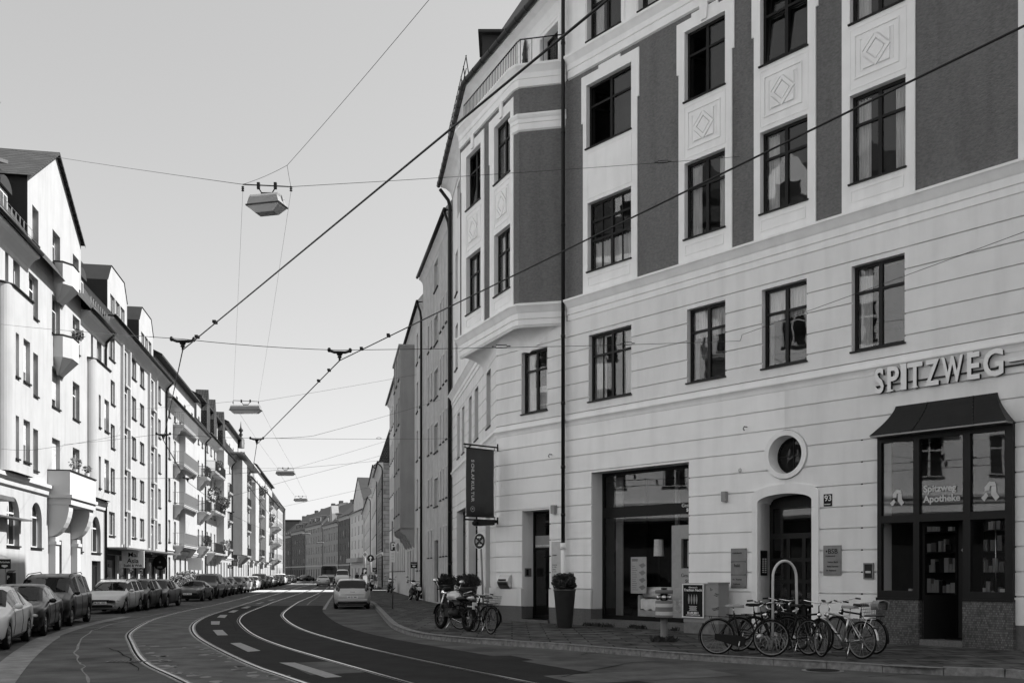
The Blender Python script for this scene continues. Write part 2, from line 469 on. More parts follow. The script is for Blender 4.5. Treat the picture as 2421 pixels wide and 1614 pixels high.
def strip(mb, path, w, z, side=0.0):
    P = [Vector(p) for p in path]; L = []; Rr = []
    for i, p in enumerate(P):
        d = (P[min(i + 1, len(P) - 1)] - P[max(i - 1, 0)]).normalized(); n = Vector((d.y, -d.x))
        ww = w[i] if isinstance(w, list) else w
        L.append(p + n * (side - ww / 2)); Rr.append(p + n * (side + ww / 2))
    m = len(P)
    mb.mesh([(q.x, q.y, z) for q in L] + [(q.x, q.y, z) for q in Rr], [(i, i + 1, m + i + 1, m + i) for i in range(m - 1)])
def poly_sheet(name, pts, z, m, kind='structure'):
    """flat polygon with (possibly concave) outline"""
    from mathutils.geometry import tessellate_polygon
    b = MB(); vs = [(p[0], p[1], z) for p in pts]
    b.mesh(vs, [tuple(f) for f in tessellate_polygon([[Vector(v) for v in vs]])])
    o = b.build(name, m); tag(o, kind=kind); return o
# rails --------------------------------------------------------------
RAILS = [
 [(-5.12, 15.07), (-7.16, 18.68), (-9.44, 23.81), (-10.95, 27.5), (-12.5, 32.54), (-13.7, 37.18), (-15.05, 44.5), (-16.0, 51), (-17.6, 60.5), (-20.6, 77), (-25.9, 108), (-33.8, 155), (-42.5, 205), (-60, 280)],
 [(-3.3, 15.07), (-4.93, 18.08), (-7.1, 22.7), (-8.82, 26.74), (-10.4, 31.24), (-11.6, 35.62), (-12.6, 40.2), (-14.0, 48.2), (-15.95, 59.16), (-19.1, 77), (-24.4, 108), (-32.3, 155), (-41, 205), (-58.5, 280)],
 [(-1.63, 15.07), (-3.75, 19.23), (-5.6, 23.0), (-7.25, 26.9), (-8.98, 31.85), (-10.2, 35.9), (-11.5, 41.54), (-13.15, 51), (-14.6, 59.5), (-17.35, 77), (-22.3, 108), (-30.4, 155), (-39.3, 205), (-57, 280)],
 [(.3, 15.07), (-.8, 17.05), (-2.51, 20.34), (-4.43, 24.49), (-6.5, 29.6), (-8.4, 35.62), (-9.9, 41.54), (-11.85, 52.06), (-13.2, 60), (-15.8, 77), (-20.9, 108), (-29, 155), (-37.8, 205), (-55.5, 280)]]
RC = []
for p in RAILS:
    a, b_ = Vector(p[0]), Vector(p[1]); d = (a - b_).normalized()
    q = [tuple(a + d * 11)] + p
    RC.append(smooth_path(q, 10))
def near(path, ymax): return [p for p in path if p.y < ymax]
# asphalt patches (sheets a few mm above each other)
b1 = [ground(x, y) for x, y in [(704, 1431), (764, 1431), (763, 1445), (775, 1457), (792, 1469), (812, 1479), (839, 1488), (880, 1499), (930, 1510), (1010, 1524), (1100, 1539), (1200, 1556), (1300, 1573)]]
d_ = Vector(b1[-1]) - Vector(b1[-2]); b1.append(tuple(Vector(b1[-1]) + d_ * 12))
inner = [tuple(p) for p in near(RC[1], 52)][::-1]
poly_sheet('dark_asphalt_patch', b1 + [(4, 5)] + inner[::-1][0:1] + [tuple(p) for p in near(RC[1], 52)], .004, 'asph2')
poly_sheet('worn_asphalt_lane', [tuple(p) for p in near(RC[0], 60)] + [tuple(p) for p in near(RC[1], 58)][::-1], .004, 'asph3')
for k in range(4):
    nm = 'tram_rail'
    lst = [('rail_bed', (.2 if k < 2 else .17), .008, 'conc' if k < 2 else 'asph2', 0), ('tram_rail', .05, .015, 'rail', -.026), ('rail_groove', .045, .0125, 'groove', .024), ('rail_lip', .014, .014, 'rail', .058)]
    sg = 1
    for nme, wd, z, m, sd_ in lst:
        b = MB(); strip(b, RC[k], wd, z, -sd_); tag(b.build(nme, m), kind='structure')
# lane dashes between the two tracks
b = MB()
D = [[(660, 1566), (697, 1566), (809, 1600), (770, 1602)], [(544, 1520), (568, 1519), (616, 1538), (586, 1540.5)], [(503, 1489), (526, 1488.5), (539, 1501), (514, 1501.5)], [(499, 1468), (520, 1468), (518.5, 1476), (499, 1476)],
     [(513, 1459), (521, 1453), (538, 1453), (531.5, 1460)], [(539, 1447), (551, 1442), (564, 1442), (553, 1447.5)], [(569, 1437), (584, 1432.5), (594, 1433), (584, 1437.5)], [(603, 1427), (618, 1423), (626, 1423), (612, 1427)], [(632, 1419.5), (645, 1416), (652, 1416), (640, 1419.5)]]
for q in D: b.face([ground(x, y) + (.009,) for x, y in q])
tag(b.build('lane_marking', 'paint'), kind='structure')
# parking lane strip and parking bay line on the left, box line on the right
GL = [ground(x, y) for x, y in [(-30, 1640), (8, 1594), (45, 1557), (80, 1529), (115, 1507), (170, 1487), (230, 1471), (300, 1457)]]
b = MB(); strip(b, smooth_path(GL, 6), [.55] * 25 + [.4] * 18, .009); tag(b.build('gutter_strip', 'conc'), kind='structure')
b = MB()
ck = smooth_path([ground(x, y) for x, y in [(214, 1614), (195, 1575), (182, 1559), (185, 1517), (232, 1485), (300, 1467), (396, 1446), (450, 1437), (520, 1428)]], 5)
random.seed(3)
strip(b, [p + Vector((random.uniform(-.06, .06), random.uniform(-.05, .05))) for p in ck], [random.uniform(.015, .06) for _ in ck], .0095)
ck = smooth_path([ground(x, y) for x, y in [(758, 1405), (745, 1415), (735, 1421), (726, 1430)]], 5)
strip(b, ck, .09, .0095)
tag(b.build('tar_seam', 'conc'), kind='structure')
random.seed(9)
for k, (cx_, cy_, a_, b2_, mt) in enumerate(((-13.2, 33.5, .7, 2.6, 'asph3'), (2.2, 16.2, 1.6, .7, 'asph3'), (-.5, 19.2, .8, .6, 'asph2'), (-3.4, 17.6, .5, 1.2, 'asph'), (-5.9, 47.5, .9, 3.0, 'asph3'), (-17.2, 66, 1.4, 4.5, 'asph3'))):
    dv = Vector((-.2, 1)).normalized() if cy_ > 30 else Vector((-.42, .9)).normalized(); nv = Vector((dv.y, -dv.x)); b = MB()
    b.face([tuple(Vector((cx_, cy_)) + nv * (sx * a_ + random.uniform(-.1, .1)) + dv * (sy * b2_ + random.uniform(-.1, .1))) + (.0065,) for sx, sy in ((-1, -1), (1, -1), (1, 1), (-1, 1))])
    tag(b.build('road_patch', mt), kind='structure')
b = MB()
for pts in ([(1330, 1600), (1500, 1566), (1660, 1562)], [(250, 1530), (290, 1545), (330, 1585)], [(1180, 1545), (1330, 1550), (1420, 1540)], [(520, 1448), (540, 1460), (560, 1490)], [(2050, 1600), (2200, 1592), (2350, 1600)]):
    cp = smooth_path([ground(x, y) for x, y in pts], 8); strip(b, [p + Vector((random.uniform(-.04, .04), random.uniform(-.04, .04))) for p in cp], [random.uniform(.015, .045) for _ in cp], .0085)
tag(b.build('tar_crack', 'groove'), kind='structure')
b = MB()
for k in range(70):       # crumbled concrete beside the rails
    i = random.choice([0, 1]); p = random.choice([q for q in RC[i] if 14 < q.y < 23]); r = random.uniform(.03, .14)
    c = p + Vector((random.uniform(.05, .4) * (1 if i == 0 else -1) + (.1 if i == 0 else -.1), random.uniform(-.5, .5)))
    n = 7; b.face([(c.x + r * random.uniform(.5, 1.2) * math.cos(6.28 * j / n), c.y + 1.6 * r * random.uniform(.5, 1.2) * math.sin(6.28 * j / n), .0105) for j in range(n)])
tag(b.build('crumbled_concrete', 'conc'), kind='structure')
b = MB()
strip(b, [ground(766, 1440), ground(778, 1420), ground(789, 1405)], .14, .009)
tag(b.build('parking_line', 'paint'), kind='structure')
for nm, ya, yb in (('sun_strip_paving', 87.5, 99.5), ('sun_strip_paving', 158, 168)):  # pale colour laid where the sun strips fall, to brighten the sunlit road
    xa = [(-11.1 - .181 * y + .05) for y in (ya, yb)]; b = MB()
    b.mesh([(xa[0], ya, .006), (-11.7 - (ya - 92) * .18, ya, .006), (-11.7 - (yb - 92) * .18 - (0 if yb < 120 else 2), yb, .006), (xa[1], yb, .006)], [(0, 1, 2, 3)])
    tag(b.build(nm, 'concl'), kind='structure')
# drain grate at the left rail
gx, gy = ground(305, 1564)
t = MB(); t.box(gx - .42, gx + .42, gy - .13, gy + .13, .0105, .014); o = t.build('drain_grate', 'conc'); 
t2 = MB()
for k in range(9): t2.box(gx - .38 + k * .085, gx - .33 + k * .085, gy - .1, gy + .1, .0145, .016)
rt = empty('drain_grate', (gx, gy, 0), 'small slotted drain grate in the road beside the leftmost rail', 'drain')
o.name = 'frame'; o.parent = rt; o.matrix_parent_inverse = Matrix.Translation((-gx, -gy, 0))
t2.build('slots', 'groove', rt)
# manhole cover near the right kerb
mx_, my_ = ground(1945, 1585)
rt = empty('manhole_cover', (mx_, my_, 0), 'round iron manhole cover in the road in front of the bicycles', 'manhole')
t = MB(); t.lathe([(.0, .006), (.36, .006), (.36, .012), (.0, .012)], (mx_, my_, 0), seg=32, smooth=False); t.build('frame', 'conc', rt)
t = MB(); t.lathe([(.0, .0125), (.29, .0125), (.29, .0165), (.0, .0165)], (mx_, my_, 0), seg=32, smooth=False); t.build('lid', 'asph2', rt)
# pavements with kerb stones
def pavement(name, kerb, back, m='pave'):
    pts = [(p[0], p[1]) for p in kerb] + back
    poly_sheet(name, pts, .12, m)
def kerbline(path, name, far=False):
    P = [Vector(p) for p in path]; b = MB(); acc = 0; st = []
    # resample into stones of ~1 m
    L = [0]
    for i in range(1, len(P)): L.append(L[-1] + (P[i] - P[i - 1]).length)
    def pt(s):
        for i in range(1, len(P)):
            if L[i] >= s: t_ = (s - L[i - 1]) / (L[i] - L[i - 1]); return P[i - 1].lerp(P[i], t_)
        return P[-1]
    s = 0; step = 1.0 if not far else 3.0
    while s < L[-1] - .05:
        a, c = pt(s + .012), pt(min(s + step, L[-1])); d = (c - a).normalized(); n = Vector((d.y, -d.x)) * KS
        j = random.uniform(-.006, .006)
        q = [a, c, c + n * .22, a + n * .22]
        top = .128 + j
        lo = [(p.x, p.y, 0) for p in q]; e = n * .02
        hi = [(a.x + e.x, a.y + e.y, top), (c.x + e.x, c.y + e.y, top), (q[2].x, q[2].y, top), (q[3].x, q[3].y, top)]
        b.mesh(lo + hi, [(4, 5, 6, 7), (0, 1, 5, 4), (1, 2, 6, 5), (2, 3, 7, 6), (3, 0, 4, 7)])
        s += step
    tag(b.build(name, 'kerb'), kind='structure')
KRs = smooth_path(KR, 4)
KS = 1; kerbline(KRs, 'kerb_right'); kerbline(KR2, 'kerb_right_far', True)
KS = -1
KS = 1
pavement('pavement_right', KRs + [Vector(p) for p in KR2[1:]], [(-11.0, 92.0), (-11, 92.2), (-2.5, 50), (2, 34), (14, 24), (30, 10), (34, -8)])
KLs = smooth_path(KL, 4)
KS = -1; kerbline(KLs[:24], 'kerb_left'); kerbline(KLs[23:], 'kerb_left_far', True)
pavement('pavement_left', KLs, [(facl(228) - 1, 228), (facl(100) - 1, 100), (facl(40) - 1, 40), (-16, -6)])
pavement('pavement_far_right', [(-18.2, 104), (-21.5, 122), (-26.6, 150)], [(-22, 150.1), (-17, 122), (-13, 104)])
pavement('pavement_end', [(-36.5, 205), (-44, 228), (-58, 262), (-80, 312), (-100, 345)], [(-96, 360), (-75, 325), (-50, 270), (-32, 210)])
# zebra strips are sunlight on the pale sheets; far ground is covered by the road sheet
# ================================================================== corner building (right)
PC = Vector((-.54, 32.9))
dA = Vector((.644, -.765)).normalized()
# direction from the vanishing point at x = -750
dA = Vector((1960.5, -2270.0)).normalized()
FA = Fr(PC, dA)
dB = Vector((.171, -.985)).normalized()
FB = Fr(PC, dB)                                    # u is negative away from the corner
P3 = Vector((1.73, 30.4)); P2b = Vector((.22, 30.72)); P2a = Vector((.04, 30.93)); P1 = Vector((-1.91, 35.2))
FY1 = Fr(P2b, P3 - P2b); FY2 = Fr(P1, P2a - P1); FYc = Fr(P2a, P2b - P2a)
UBE = FB.u(1069); UAE = 24.0
bld = empty('corner_apartment_house', (PC.x, PC.y, .12), 'large corner apartment house with light grooved base, dark rough stucco above and a corner bay', 'building')
EAVE = 20.2
AW = {}          # window openings facade A
def R1(x0, x1, t0, t1, b0, b1): return FA.rect(x0 * 1.0293, x1 * 1.0293, t0 * 1.0293, t1 * 1.0293, b0 * 1.0293, b1 * 1.0293)
first = [FA.rect(1233, 1294, 836, 823.5, 980, 970), R1(1352, 1450, 768, 750, 925, 906), R1(1578, 1666, 712, 692, 879, 862), R1(1750, 1853, 662, 641, 850, 828), R1(1956, 2078, 608, 582, 808, 785)]
sec = [FA.rect(1389, 1492, 484, 444, 646, 610), FA.rect(1618, 1714, 387, 350, 568, 535), FA.rect(1797, 1909, 315, 268, 507, 467), FA.rect(2009, 2141, 225, 172, 438, 392)]
thr = [FA.rect(1386, 1492, 202, 147, 354, 303), FA.rect(1618, 1714, 77, 25, 244, 197)]
tv = thr[0][2], thr[0][3]
t2v = thr[1][2], thr[1][3]
thr += [(sec[2][0], sec[2][1], t2v[0], t2v[1]), (sec[3][0], sec[3][1], t2v[0], t2v[1])]
fou = [(FA.u(1386), FA.u(1467), 17.98, 19.7), (FA.u(1508), FA.u(1590), 17.98, 19.7), (FA.u(1700), FA.u(1800), 17.98, 19.7), (FA.u(1950), FA.u(2080), 17.98, 19.7)]
# unseen right-hand continuation
u5 = FA.u(2407)
sec.append((u5 + .5, u5 + 1.7, sec[3][2], sec[3][3])); thr.append((u5 + .5, u5 + 1.7, t2v[0], t2v[1]))
first.append((u5 + .5, u5 + 1.7, first[4][2], first[4][3]))
def lev(L):     # one sill and one head height for a storey
    a = sum(o[2] for o in L) / len(L); b_ = sum(o[3] for o in L) / len(L)
    return [(o[0], o[1], a, b_) for o in L]
first = first[:1] + lev(first[1:]) ; first[0] = (first[0][0], first[0][1], first[1][2], first[1][3])
sec = lev(sec)
print('rows', [tuple(round(q, 2) for q in o) for o in first[:2] + sec[:1] + thr[:2]])
door1 = (FA.u(1234), FA.u(1299), .1, 3.67)
shopw = (FA.u(1398), FA.u(1628.4), .2, 4.69)
mdoor = (FA.u(1793), FA.u(1921), -.02, 3.62, 'a', .2)
ocu = (FA.u(1857.6) - .49, FA.u(1857.6) + .49, 4.6 - .49, 4.6 + .49, 'c')
pha = (FA.u(2080), FA.u(2400), -.02, 4.78)
gops = [door1, shopw, mdoor, ocu, pha]
mds = (mdoor[0] - .17, mdoor[1] + .19, -.02, 3.86, 'a', .24)       # moulded surround
ocs = (ocu[0] - .14, ocu[1] + .14, ocu[2] - .14, ocu[3] + .14, 'c')
sops = [door1, shopw, mds, ocs, pha]
# ground floor + first floor walls
wl = MB()
wl.use(0)
wall(wl, FA, 0, UAE, .5, 9.55, gops + first, w=-.055, dep=.5)
gr = [1.12, 1.635, 2.16, 2.68, 3.2, 3.715, 4.24, 4.755, 5.265, 5.775, 6.24]
g1 = [6.6, 7.02, 7.52, 8.04, 8.53, 9.03, 9.55]
frame_door1 = (door1[0] - .12, door1[1] + .12)
us_ = FA.u(1855)
for a, b_ in list(zip(gr[:-1], gr[1:])) + list(zip(g1[:-1], g1[1:])):
    if b_ < 6.3:
        wl.use(1); wall(wl, FA, 0, us_, a + .017, b_ - .017, sops, w=0, edge=.055); wl.use(0); wall(wl, FA, us_, UAE, a + .017, b_ - .017, sops, w=0, edge=.055)
    else: wall(wl, FA, 0, UAE, a + .017, b_ - .017, sops + first, w=0, edge=.055)
wall(wl, FA, 0, UAE, .52, 1.1, sops, w=.035, edge=.07)
# facade B
bops = []
for x0, x1 in ((1080, 1101), (1108, 1129), (1148, 1159)): bops.append((FB.u(x0), FB.u(x1), .6, 4.45))
bfirst = [(FB.u(a), FB.u(c), first[0][2], first[0][3]) for a, c in ((1150, 1160), (1122, 1131), (1108, 1115), (1092, 1098), (1081, 1087))]
wall(wl, FB, UBE, 0, .5, 9.55, bops + bfirst, w=-.03, dep=.35)
for a, b_ in list(zip(gr[:-1], gr[1:])) + list(zip(g1[:-1], g1[1:])):
    wall(wl, FB, UBE, 0, a + .014, b_ - .014, bops + bfirst, w=0, edge=.03)
wall(wl, FB, UBE, 0, .52, 1.1, bops, w=.035, edge=.07)
wl.build('ground_floor_wall', ['light', 'light2'], bld)
# granite plinth
pl = MB()
wall(pl, FA, 0, UAE, -.02, .52, [door1, shopw, mds, pha], w=.02, dep=.5)
wall(pl, FB, UBE, 0, -.02, .52, [], w=.02)
pl.build('plinth', 'granite', bld)
# mouldings
mo = MB()
plan = [FB(UBE, 0)[:2], tuple(PC), FA(UAE, 0)[:2]]
plan2 = [FB(UBE, 0)[:2], FA(0, 0)[:2], FA(UAE, 0)[:2]]
belt = [(-.02, 6.2), (.0, 6.22), (.015, 6.24), (.02, 6.27), (.03, 6.31), (.06, 6.36), (.1, 6.395), (.1, 6.44), (.02, 6.46), (.02, 6.585), (-.02, 6.6)]
corn = [(-.02, 9.5), (.02, 9.53), (.03, 9.53), (.03, 9.7), (.06, 9.715), (.06, 9.9), (.09, 9.93), (.12, 9.98), (.16, 10.04), (.2, 10.09), (.22, 10.1), (.22, 10.16), (.0, 10.24), (-.06, 10.24)]
corn2 = [(-.06, 17.1), (.03, 17.13), (.03, 17.36), (.06, 17.38), (.06, 17.55), (.1, 17.6), (.16, 17.68), (.2, 17.72), (.2, 17.79), (-.06, 17.84)]
mould_path(mo, plan, belt)
mould(mo, FA, FA.u(1343), UAE, corn); mould(mo, FA, FA.u(1343), UAE, corn2)
mould(mo, FB, UBE, -2.75, corn)
mould_path(mo, [tuple(P1), tuple(P2a), tuple(P2b), tuple(P3)], corn)
mould_path(mo, [tuple(P1), tuple(P2a), tuple(P2b), tuple(P3)], corn2)
mid = [(-.03, 15.72), (.03, 15.76), (.03, 15.95), (.06, 15.97), (.06, 16.08), (.1, 16.12), (.13, 16.18), (.13, 16.23), (-.03, 16.28)]
mould_path(mo, [tuple(P2a - (P2a - P1).normalized() * .12), tuple(P2a), tuple(P2b), tuple(P3)], mid)
mo.build('cornice', 'trim', bld)
def lozenge(mb, F, cu, cv, hx, hy, w1=.035, gp=.022):
    def inset(poly, g):
        c = Vector((sum(p[0] for p in poly) / len(poly), sum(p[1] for p in poly) / len(poly))); n = len(poly); out = []
        for i in range(n):
            p0, p1, p2 = Vector(poly[i - 1]), Vector(poly[i]), Vector(poly[(i + 1) % n]); d1 = (p1 - p0).normalized(); d2 = (p2 - p1).normalized()
            n1 = Vector((-d1.y, d1.x)); n2 = Vector((-d2.y, d2.x)); 
            if n1.dot(c - p1) < 0: n1 = -n1
            if n2.dot(c - p1) < 0: n2 = -n2
            k = n1 + n2; out.append(tuple(p1 + k * (g / max(k.dot(n1), .3))))
        return out
    L = [(cu - hx, cv), (cu, cv - hy), (cu + hx, cv), (cu, cv + hy)]
    for sx_, sy_ in ((-1, -1), (1, -1), (1, 1), (-1, 1)):
        mb.prism(inset([(cu + sx_ * hx, cv + sy_ * hy), (cu, cv + sy_ * hy), (cu + sx_ * hx, cv)], gp), F, .0007, w1)
    for i in range(4):
        p, q = Vector(L[i]), Vector(L[(i + 1) % 4]); c_ = Vector((cu, cv)); mb.prism([tuple(c_ + (p - c_) * .985), tuple(c_ + (q - c_) * .985), tuple(c_ + (q - c_) * .66), tuple(c_ + (p - c_) * .66)], F, .0007 + i * .0002, w1 + .004 + i * .0008)
    mb.prism([tuple(Vector((cu, cv)) + (Vector(p) - Vector((cu, cv))) * .58) for p in L], F, .0007, w1)
# upper floors, facade A
dk = MB(); st = MB()
strips = [(1378, 1506), (1604, 1730), (1782, 1928), (1990, 2163), (2407, 2600)]
SU = [(FA.u(a), FA.u(b_)) for a, b_ in strips]; SU[-1] = (SU[-1][0], SU[-1][0] + 2.3)
edges = [FA.u(1334)] + [q for s_ in SU for q in s_] + [UAE]
for i in range(0, len(edges), 2): wall(dk, FA, edges[i], edges[i + 1], 10.2, 17.15, w=-.04)
wall(dk, FA, edges[0], UAE, 10.2, 17.15, [(a, b_, 10.1, 17.3) for a, b_ in SU], w=-.045, dep=.02)
for k, (a, b_) in enumerate(SU):
    ops = [sec[k], thr[k] if k else (thr[0][0], thr[0][1], tv[0], tv[1])]
    top = 16.95
    wall(st, FA, a, b_, 10.22, top, ops, w=.0, edge=.06)
    for o in ops:       # deep reveals
        for q in ((o[0], o[0]), (o[1], o[1])): st.face([FA(q[0], o[2], -.06), FA(q[0], o[3], -.06), FA(q[0], o[3], -.2), FA(q[0], o[2], -.2)])
        for v in (o[2], o[3]): st.face([FA(o[0], v, -.06), FA(o[1], v, -.06), FA(o[1], v, -.2), FA(o[0], v, -.2)])
    # ears
    o = ops[1]
    for s0, s1 in ((a - .07, a), (b_, b_ + .07)): st.fb(FA, s0, s1, o[2] + .85, top, -.06, .0)
    dk.fb(FA, a, b_, top + .001, 17.15, -.12, -.04)
    st.fb(FA, (a + b_) / 2 - .45, (a + b_) / 2 + .45, top + .002, top + .1, -.06, 0)
    if k:
        c = (a + b_) / 2; st.prism([(c - .1, o[3] + .05), (c + .1, o[3] + .05), (c + .14, 17.14), (c - .14, 17.14)], FA, .003, .06)
    # apron panel under second floor window, lozenge panel between the storeys
    def rim(u0, u1, v0, v1, t=.03, w1=.014):
        for q in ((u0, u1, v0, v0 + t), (u0, u1, v1 - t, v1), (u0, u0 + t, v0 + t, v1 - t), (u1 - t, u1, v0 + t, v1 - t)): st.fb(FA, q[0], q[1], q[2], q[3], .0005, w1)
    s = sec[k]; ua, ub = s[0] + .02, s[1] - .05
    rim(ua, ub, 10.42, s[2] - .16)
    va, vb = s[3] + .22, o[2] - .2
    rim(s[0], s[1] + .02, va - .1, vb + .06, .02, .01)
    if k:
        rim(ua + .1, ub - .1, va + .12, vb - .12, .03, .025)
        cu, cv = (ua + ub) / 2, (va + vb) / 2; hx, hy = (ub - ua) / 2 - .3, (vb - va) / 2 - .26
        lozenge(st, FA, cu, cv, hx, hy)
        rim(cu - hx - .06, cu + hx + .06, cv - hy, cv + hy, .014, .012)
# bay: dark stucco faces and light strips
lenb1 = (P3 - P2b).length; lenb2 = (P2a - P1).length; lenc = (P2b - P2a).length
wall(dk, FY1, 0, lenb1 + .05, 10.2, 17.15, w=-.03); wall(dk, FYc, 0, lenc, 10.2, 17.15, w=-.03)
B3 = [FY2.rect(1102, 1136, 369, 339, 498, 469), FY2.rect(1168, 1206, 302, 265, 440, 404)]
B2 = [FY2.rect(1102, 1136, 608, 584, 746.7, 720.4), FY2.rect(1168, 1206, 557, 531, 705, 680)]
B3 = lev(B3); B2 = lev(B2)
bs = [(FY2.u(1091), FY2.u(1144)), (FY2.u(1157.5), lenb2 - .02)]
wall(dk, FY2, 0, lenb2, 10.2, 17.15, [(a, b_, 10, 17.3) for a, b_ in bs], w=-.03, dep=.01)
for k, (a, b_) in enumerate(bs):
    wall(st, FY2, a, b_, 10.22, 16.95, [B2[k], B3[k]], w=.0, edge=.05)
    for o in (B2[k], B3[k]):
        for q in (o[0], o[1]): st.face([FY2(q, o[2], -.05), FY2(q, o[3], -.05), FY2(q, o[3], -.2), FY2(q, o[2], -.2)])
        for v in (o[2], o[3]): st.face([FY2(o[0], v, -.05), FY2(o[1], v, -.05), FY2(o[1], v, -.2), FY2(o[0], v, -.2)])
    dk.fb(FY2, a, b_, 16.951, 17.15, -.12, -.03)
    o = B3[k]; st.fb(FY2, a - .07, a, o[2] + .85, 16.95, -.05, 0)
    c = (o[0] + o[1]) / 2; st.prism([(c - .09, o[3] + .05), (c + .09, o[3] + .05), (c + .13, 17.14), (c - .13, 17.14)], FY2, .003, .06)
    def rimb(u0, u1, v0, v1, t=.03, w1=.014):
        for q in ((u0, u1, v0, v0 + t), (u0, u1, v1 - t, v1), (u0, u0 + t, v0 + t, v1 - t), (u1 - t, u1, v0 + t, v1 - t)): st.fb(FY2, q[0], q[1], q[2], q[3], .0005, w1)
    rimb(o[0], o[1], 10.42, B2[k][2] - .16); rimb(o[0], o[1], B2[k][3] + .2, o[2] - .18); rimb(o[0] + .12, o[1] - .12, B2[k][3] + .38, o[2] - .36, .025)
    cu, cv = (o[0] + o[1]) / 2, (B2[k][3] + o[2]) / 2; hx = (o[1] - o[0]) / 2 - .25; hy = .42
    lozenge(st, FY2, cu, cv, hx, hy)
# bay return to facade B, and facade B upper part
PQ = Vector(FB(-2.8, 0)[:2])
FR = Fr(PQ, P1 - PQ)
wall(dk, FR, 0, (P1 - PQ).length, 9.6, 17.8, w=-.03)
for vs0 in (17.82,):
    pts = [P1, P2a, P2b, P3, Vector(FA(0, 0)[:2]) + Vector((1.5, .5)), Vector(FB(FB.u(1135), 0)[:2]), PQ]
    st.face([(p.x, p.y, .12 + vs0) for p in pts])
wb = -2.7
wall(st, FB, UBE, wb, 10.2, 17.8, [(UBE + 1.2, UBE + 2.2, 11.1, 13.2), (UBE + 1.2, UBE + 2.2, 14.6, 16.6), (UBE + 4.2, UBE + 5.2, 11.1, 13.2), (UBE + 4.2, UBE + 5.2, 14.6, 16.6)], w=-.02, dep=.2)
# top floor: facade A, chamfer over the bay, facade B
dC = (Vector((-.458, 1))).normalized()
PJ = Vector((-1.23, 36.9))
FCH = Fr(PJ, P3 + Vector((.1, .1)) - PJ); lch = (P3 - PJ).length
cho = [(FCH.u(1277), FCH.u(1319), 17.95, 19.55), (FCH.u(1225), FCH.u(1248), 17.95, 19.4), (FCH.u(1180), FCH.u(1195), 17.95, 19.4)]
wall(st, FCH, 0, lch + .1, 17.8, 20.25, cho, w=0, dep=.3)
wall(st, FA, FA.u(1334), UAE, 17.8, 20.25, fou, w=-.02, dep=.2)
wall(st, FB, UBE, FB.u(1135), 17.8, 20.25, [(UBE + 2, UBE + 3, 18, 19.5)], w=-.02, dep=.2)
for o in cho + fou:      # raised frames
    F = FCH if o in cho else FA; off = 0 if o in cho else -.02
    for q in ((o[0] - .16, o[0] - .04, o[2] - .1, o[3] + .25), (o[1] + .04, o[1] + .16, o[2] - .1, o[3] + .25), (o[0] - .04, o[1] + .04, o[3] + .13, o[3] + .25)): st.fb(F, q[0], q[1], q[2], q[3], off + .0005, off + .02)
st.build('window_bay_plaster', 'trim', bld)
dk.build('dark_stucco_wall', 'dark', bld)
# eaves with cove, roof and gutter
ev = MB()
pe = [FB(UBE, 0)[:2], tuple(PJ), tuple(P3 + Vector((.1, .1))), FA(UAE, 0)[:2]]
mould_path(ev, pe, [(0, 19.75), (.03, 19.78), (.05, 19.9), (.14, 20.05), (.3, 20.17), (.48, 20.22), (.55, 20.22), (.55, 20.3), (-.1, 20.35)])
ev.build('eaves', 'trim', bld)
gt = MB()
def offs(pts, w):
    pts = [Vector(p) for p in pts]; out = []
    for i in range(len(pts)):
        a = pts[max(i - 1, 0)]; c = pts[min(i + 1, len(pts) - 1)]
        if 0 < i < len(pts) - 1:
            d1 = (pts[i] - a).normalized(); d2 = (c - pts[i]).normalized(); n1 = Vector((d1.y, -d1.x)); n2 = Vector((d2.y, -d2.x)); n = n1 + n2; n = n / n.dot(n1)
        else: d = (c - a).normalized(); n = Vector((d.y, -d.x))
        out.append(pts[i] + n * w)
    return out
pg = offs(pe, .66)
gt.tube([(p.x, p.y, 20.42) for p in pg], .1, 12)
for i in range(2):
    a, c = pg[i], pg[i + 1]; n = int((c - a).length / .7)
    for k in range(n): q = a.lerp(c, (k + .5) / n); d = (c - a).normalized() * .03; gt.tube([(q.x - d.x, q.y - d.y, 20.42), (q.x + d.x, q.y + d.y, 20.42)], .112, 10)
gt.build('gutter', 'metal', bld)
rf = MB()
hp = []
for wd, z in ((.6, 20.45), (-2.4, 25.2), (-6, 31.8), (-11, 24)):  # ridge raised out of frame so its shadow covers the near road
    hp.append([(p.x, p.y, z) for p in offs(pe, wd)])
for i in range(3):
    for j in range(3): rf.face([hp[i][j], hp[i][j + 1], hp[i + 1][j + 1], hp[i + 1][j]])
for k in (0, -1): rf.face([h[k] for h in hp])
rf.build('roof', 'slate', bld)
bk = MB(); pb_ = offs(pe, -11); pb0 = [Vector(p) for p in pe]
for i in range(3): bk.face([(pb_[i].x, pb_[i].y, -.1), (pb_[i + 1].x, pb_[i + 1].y, -.1), (pb_[i + 1].x, pb_[i + 1].y, 24), (pb_[i].x, pb_[i].y, 24)])
for k in (0, -1): bk.face([(pb0[k].x, pb0[k].y, -.1), (pb_[k].x, pb_[k].y, -.1), (pb_[k].x, pb_[k].y, 24), (pb0[k].x, pb0[k].y, 20.4)])
bk.build('rear_wall', 'shade_c', bld)
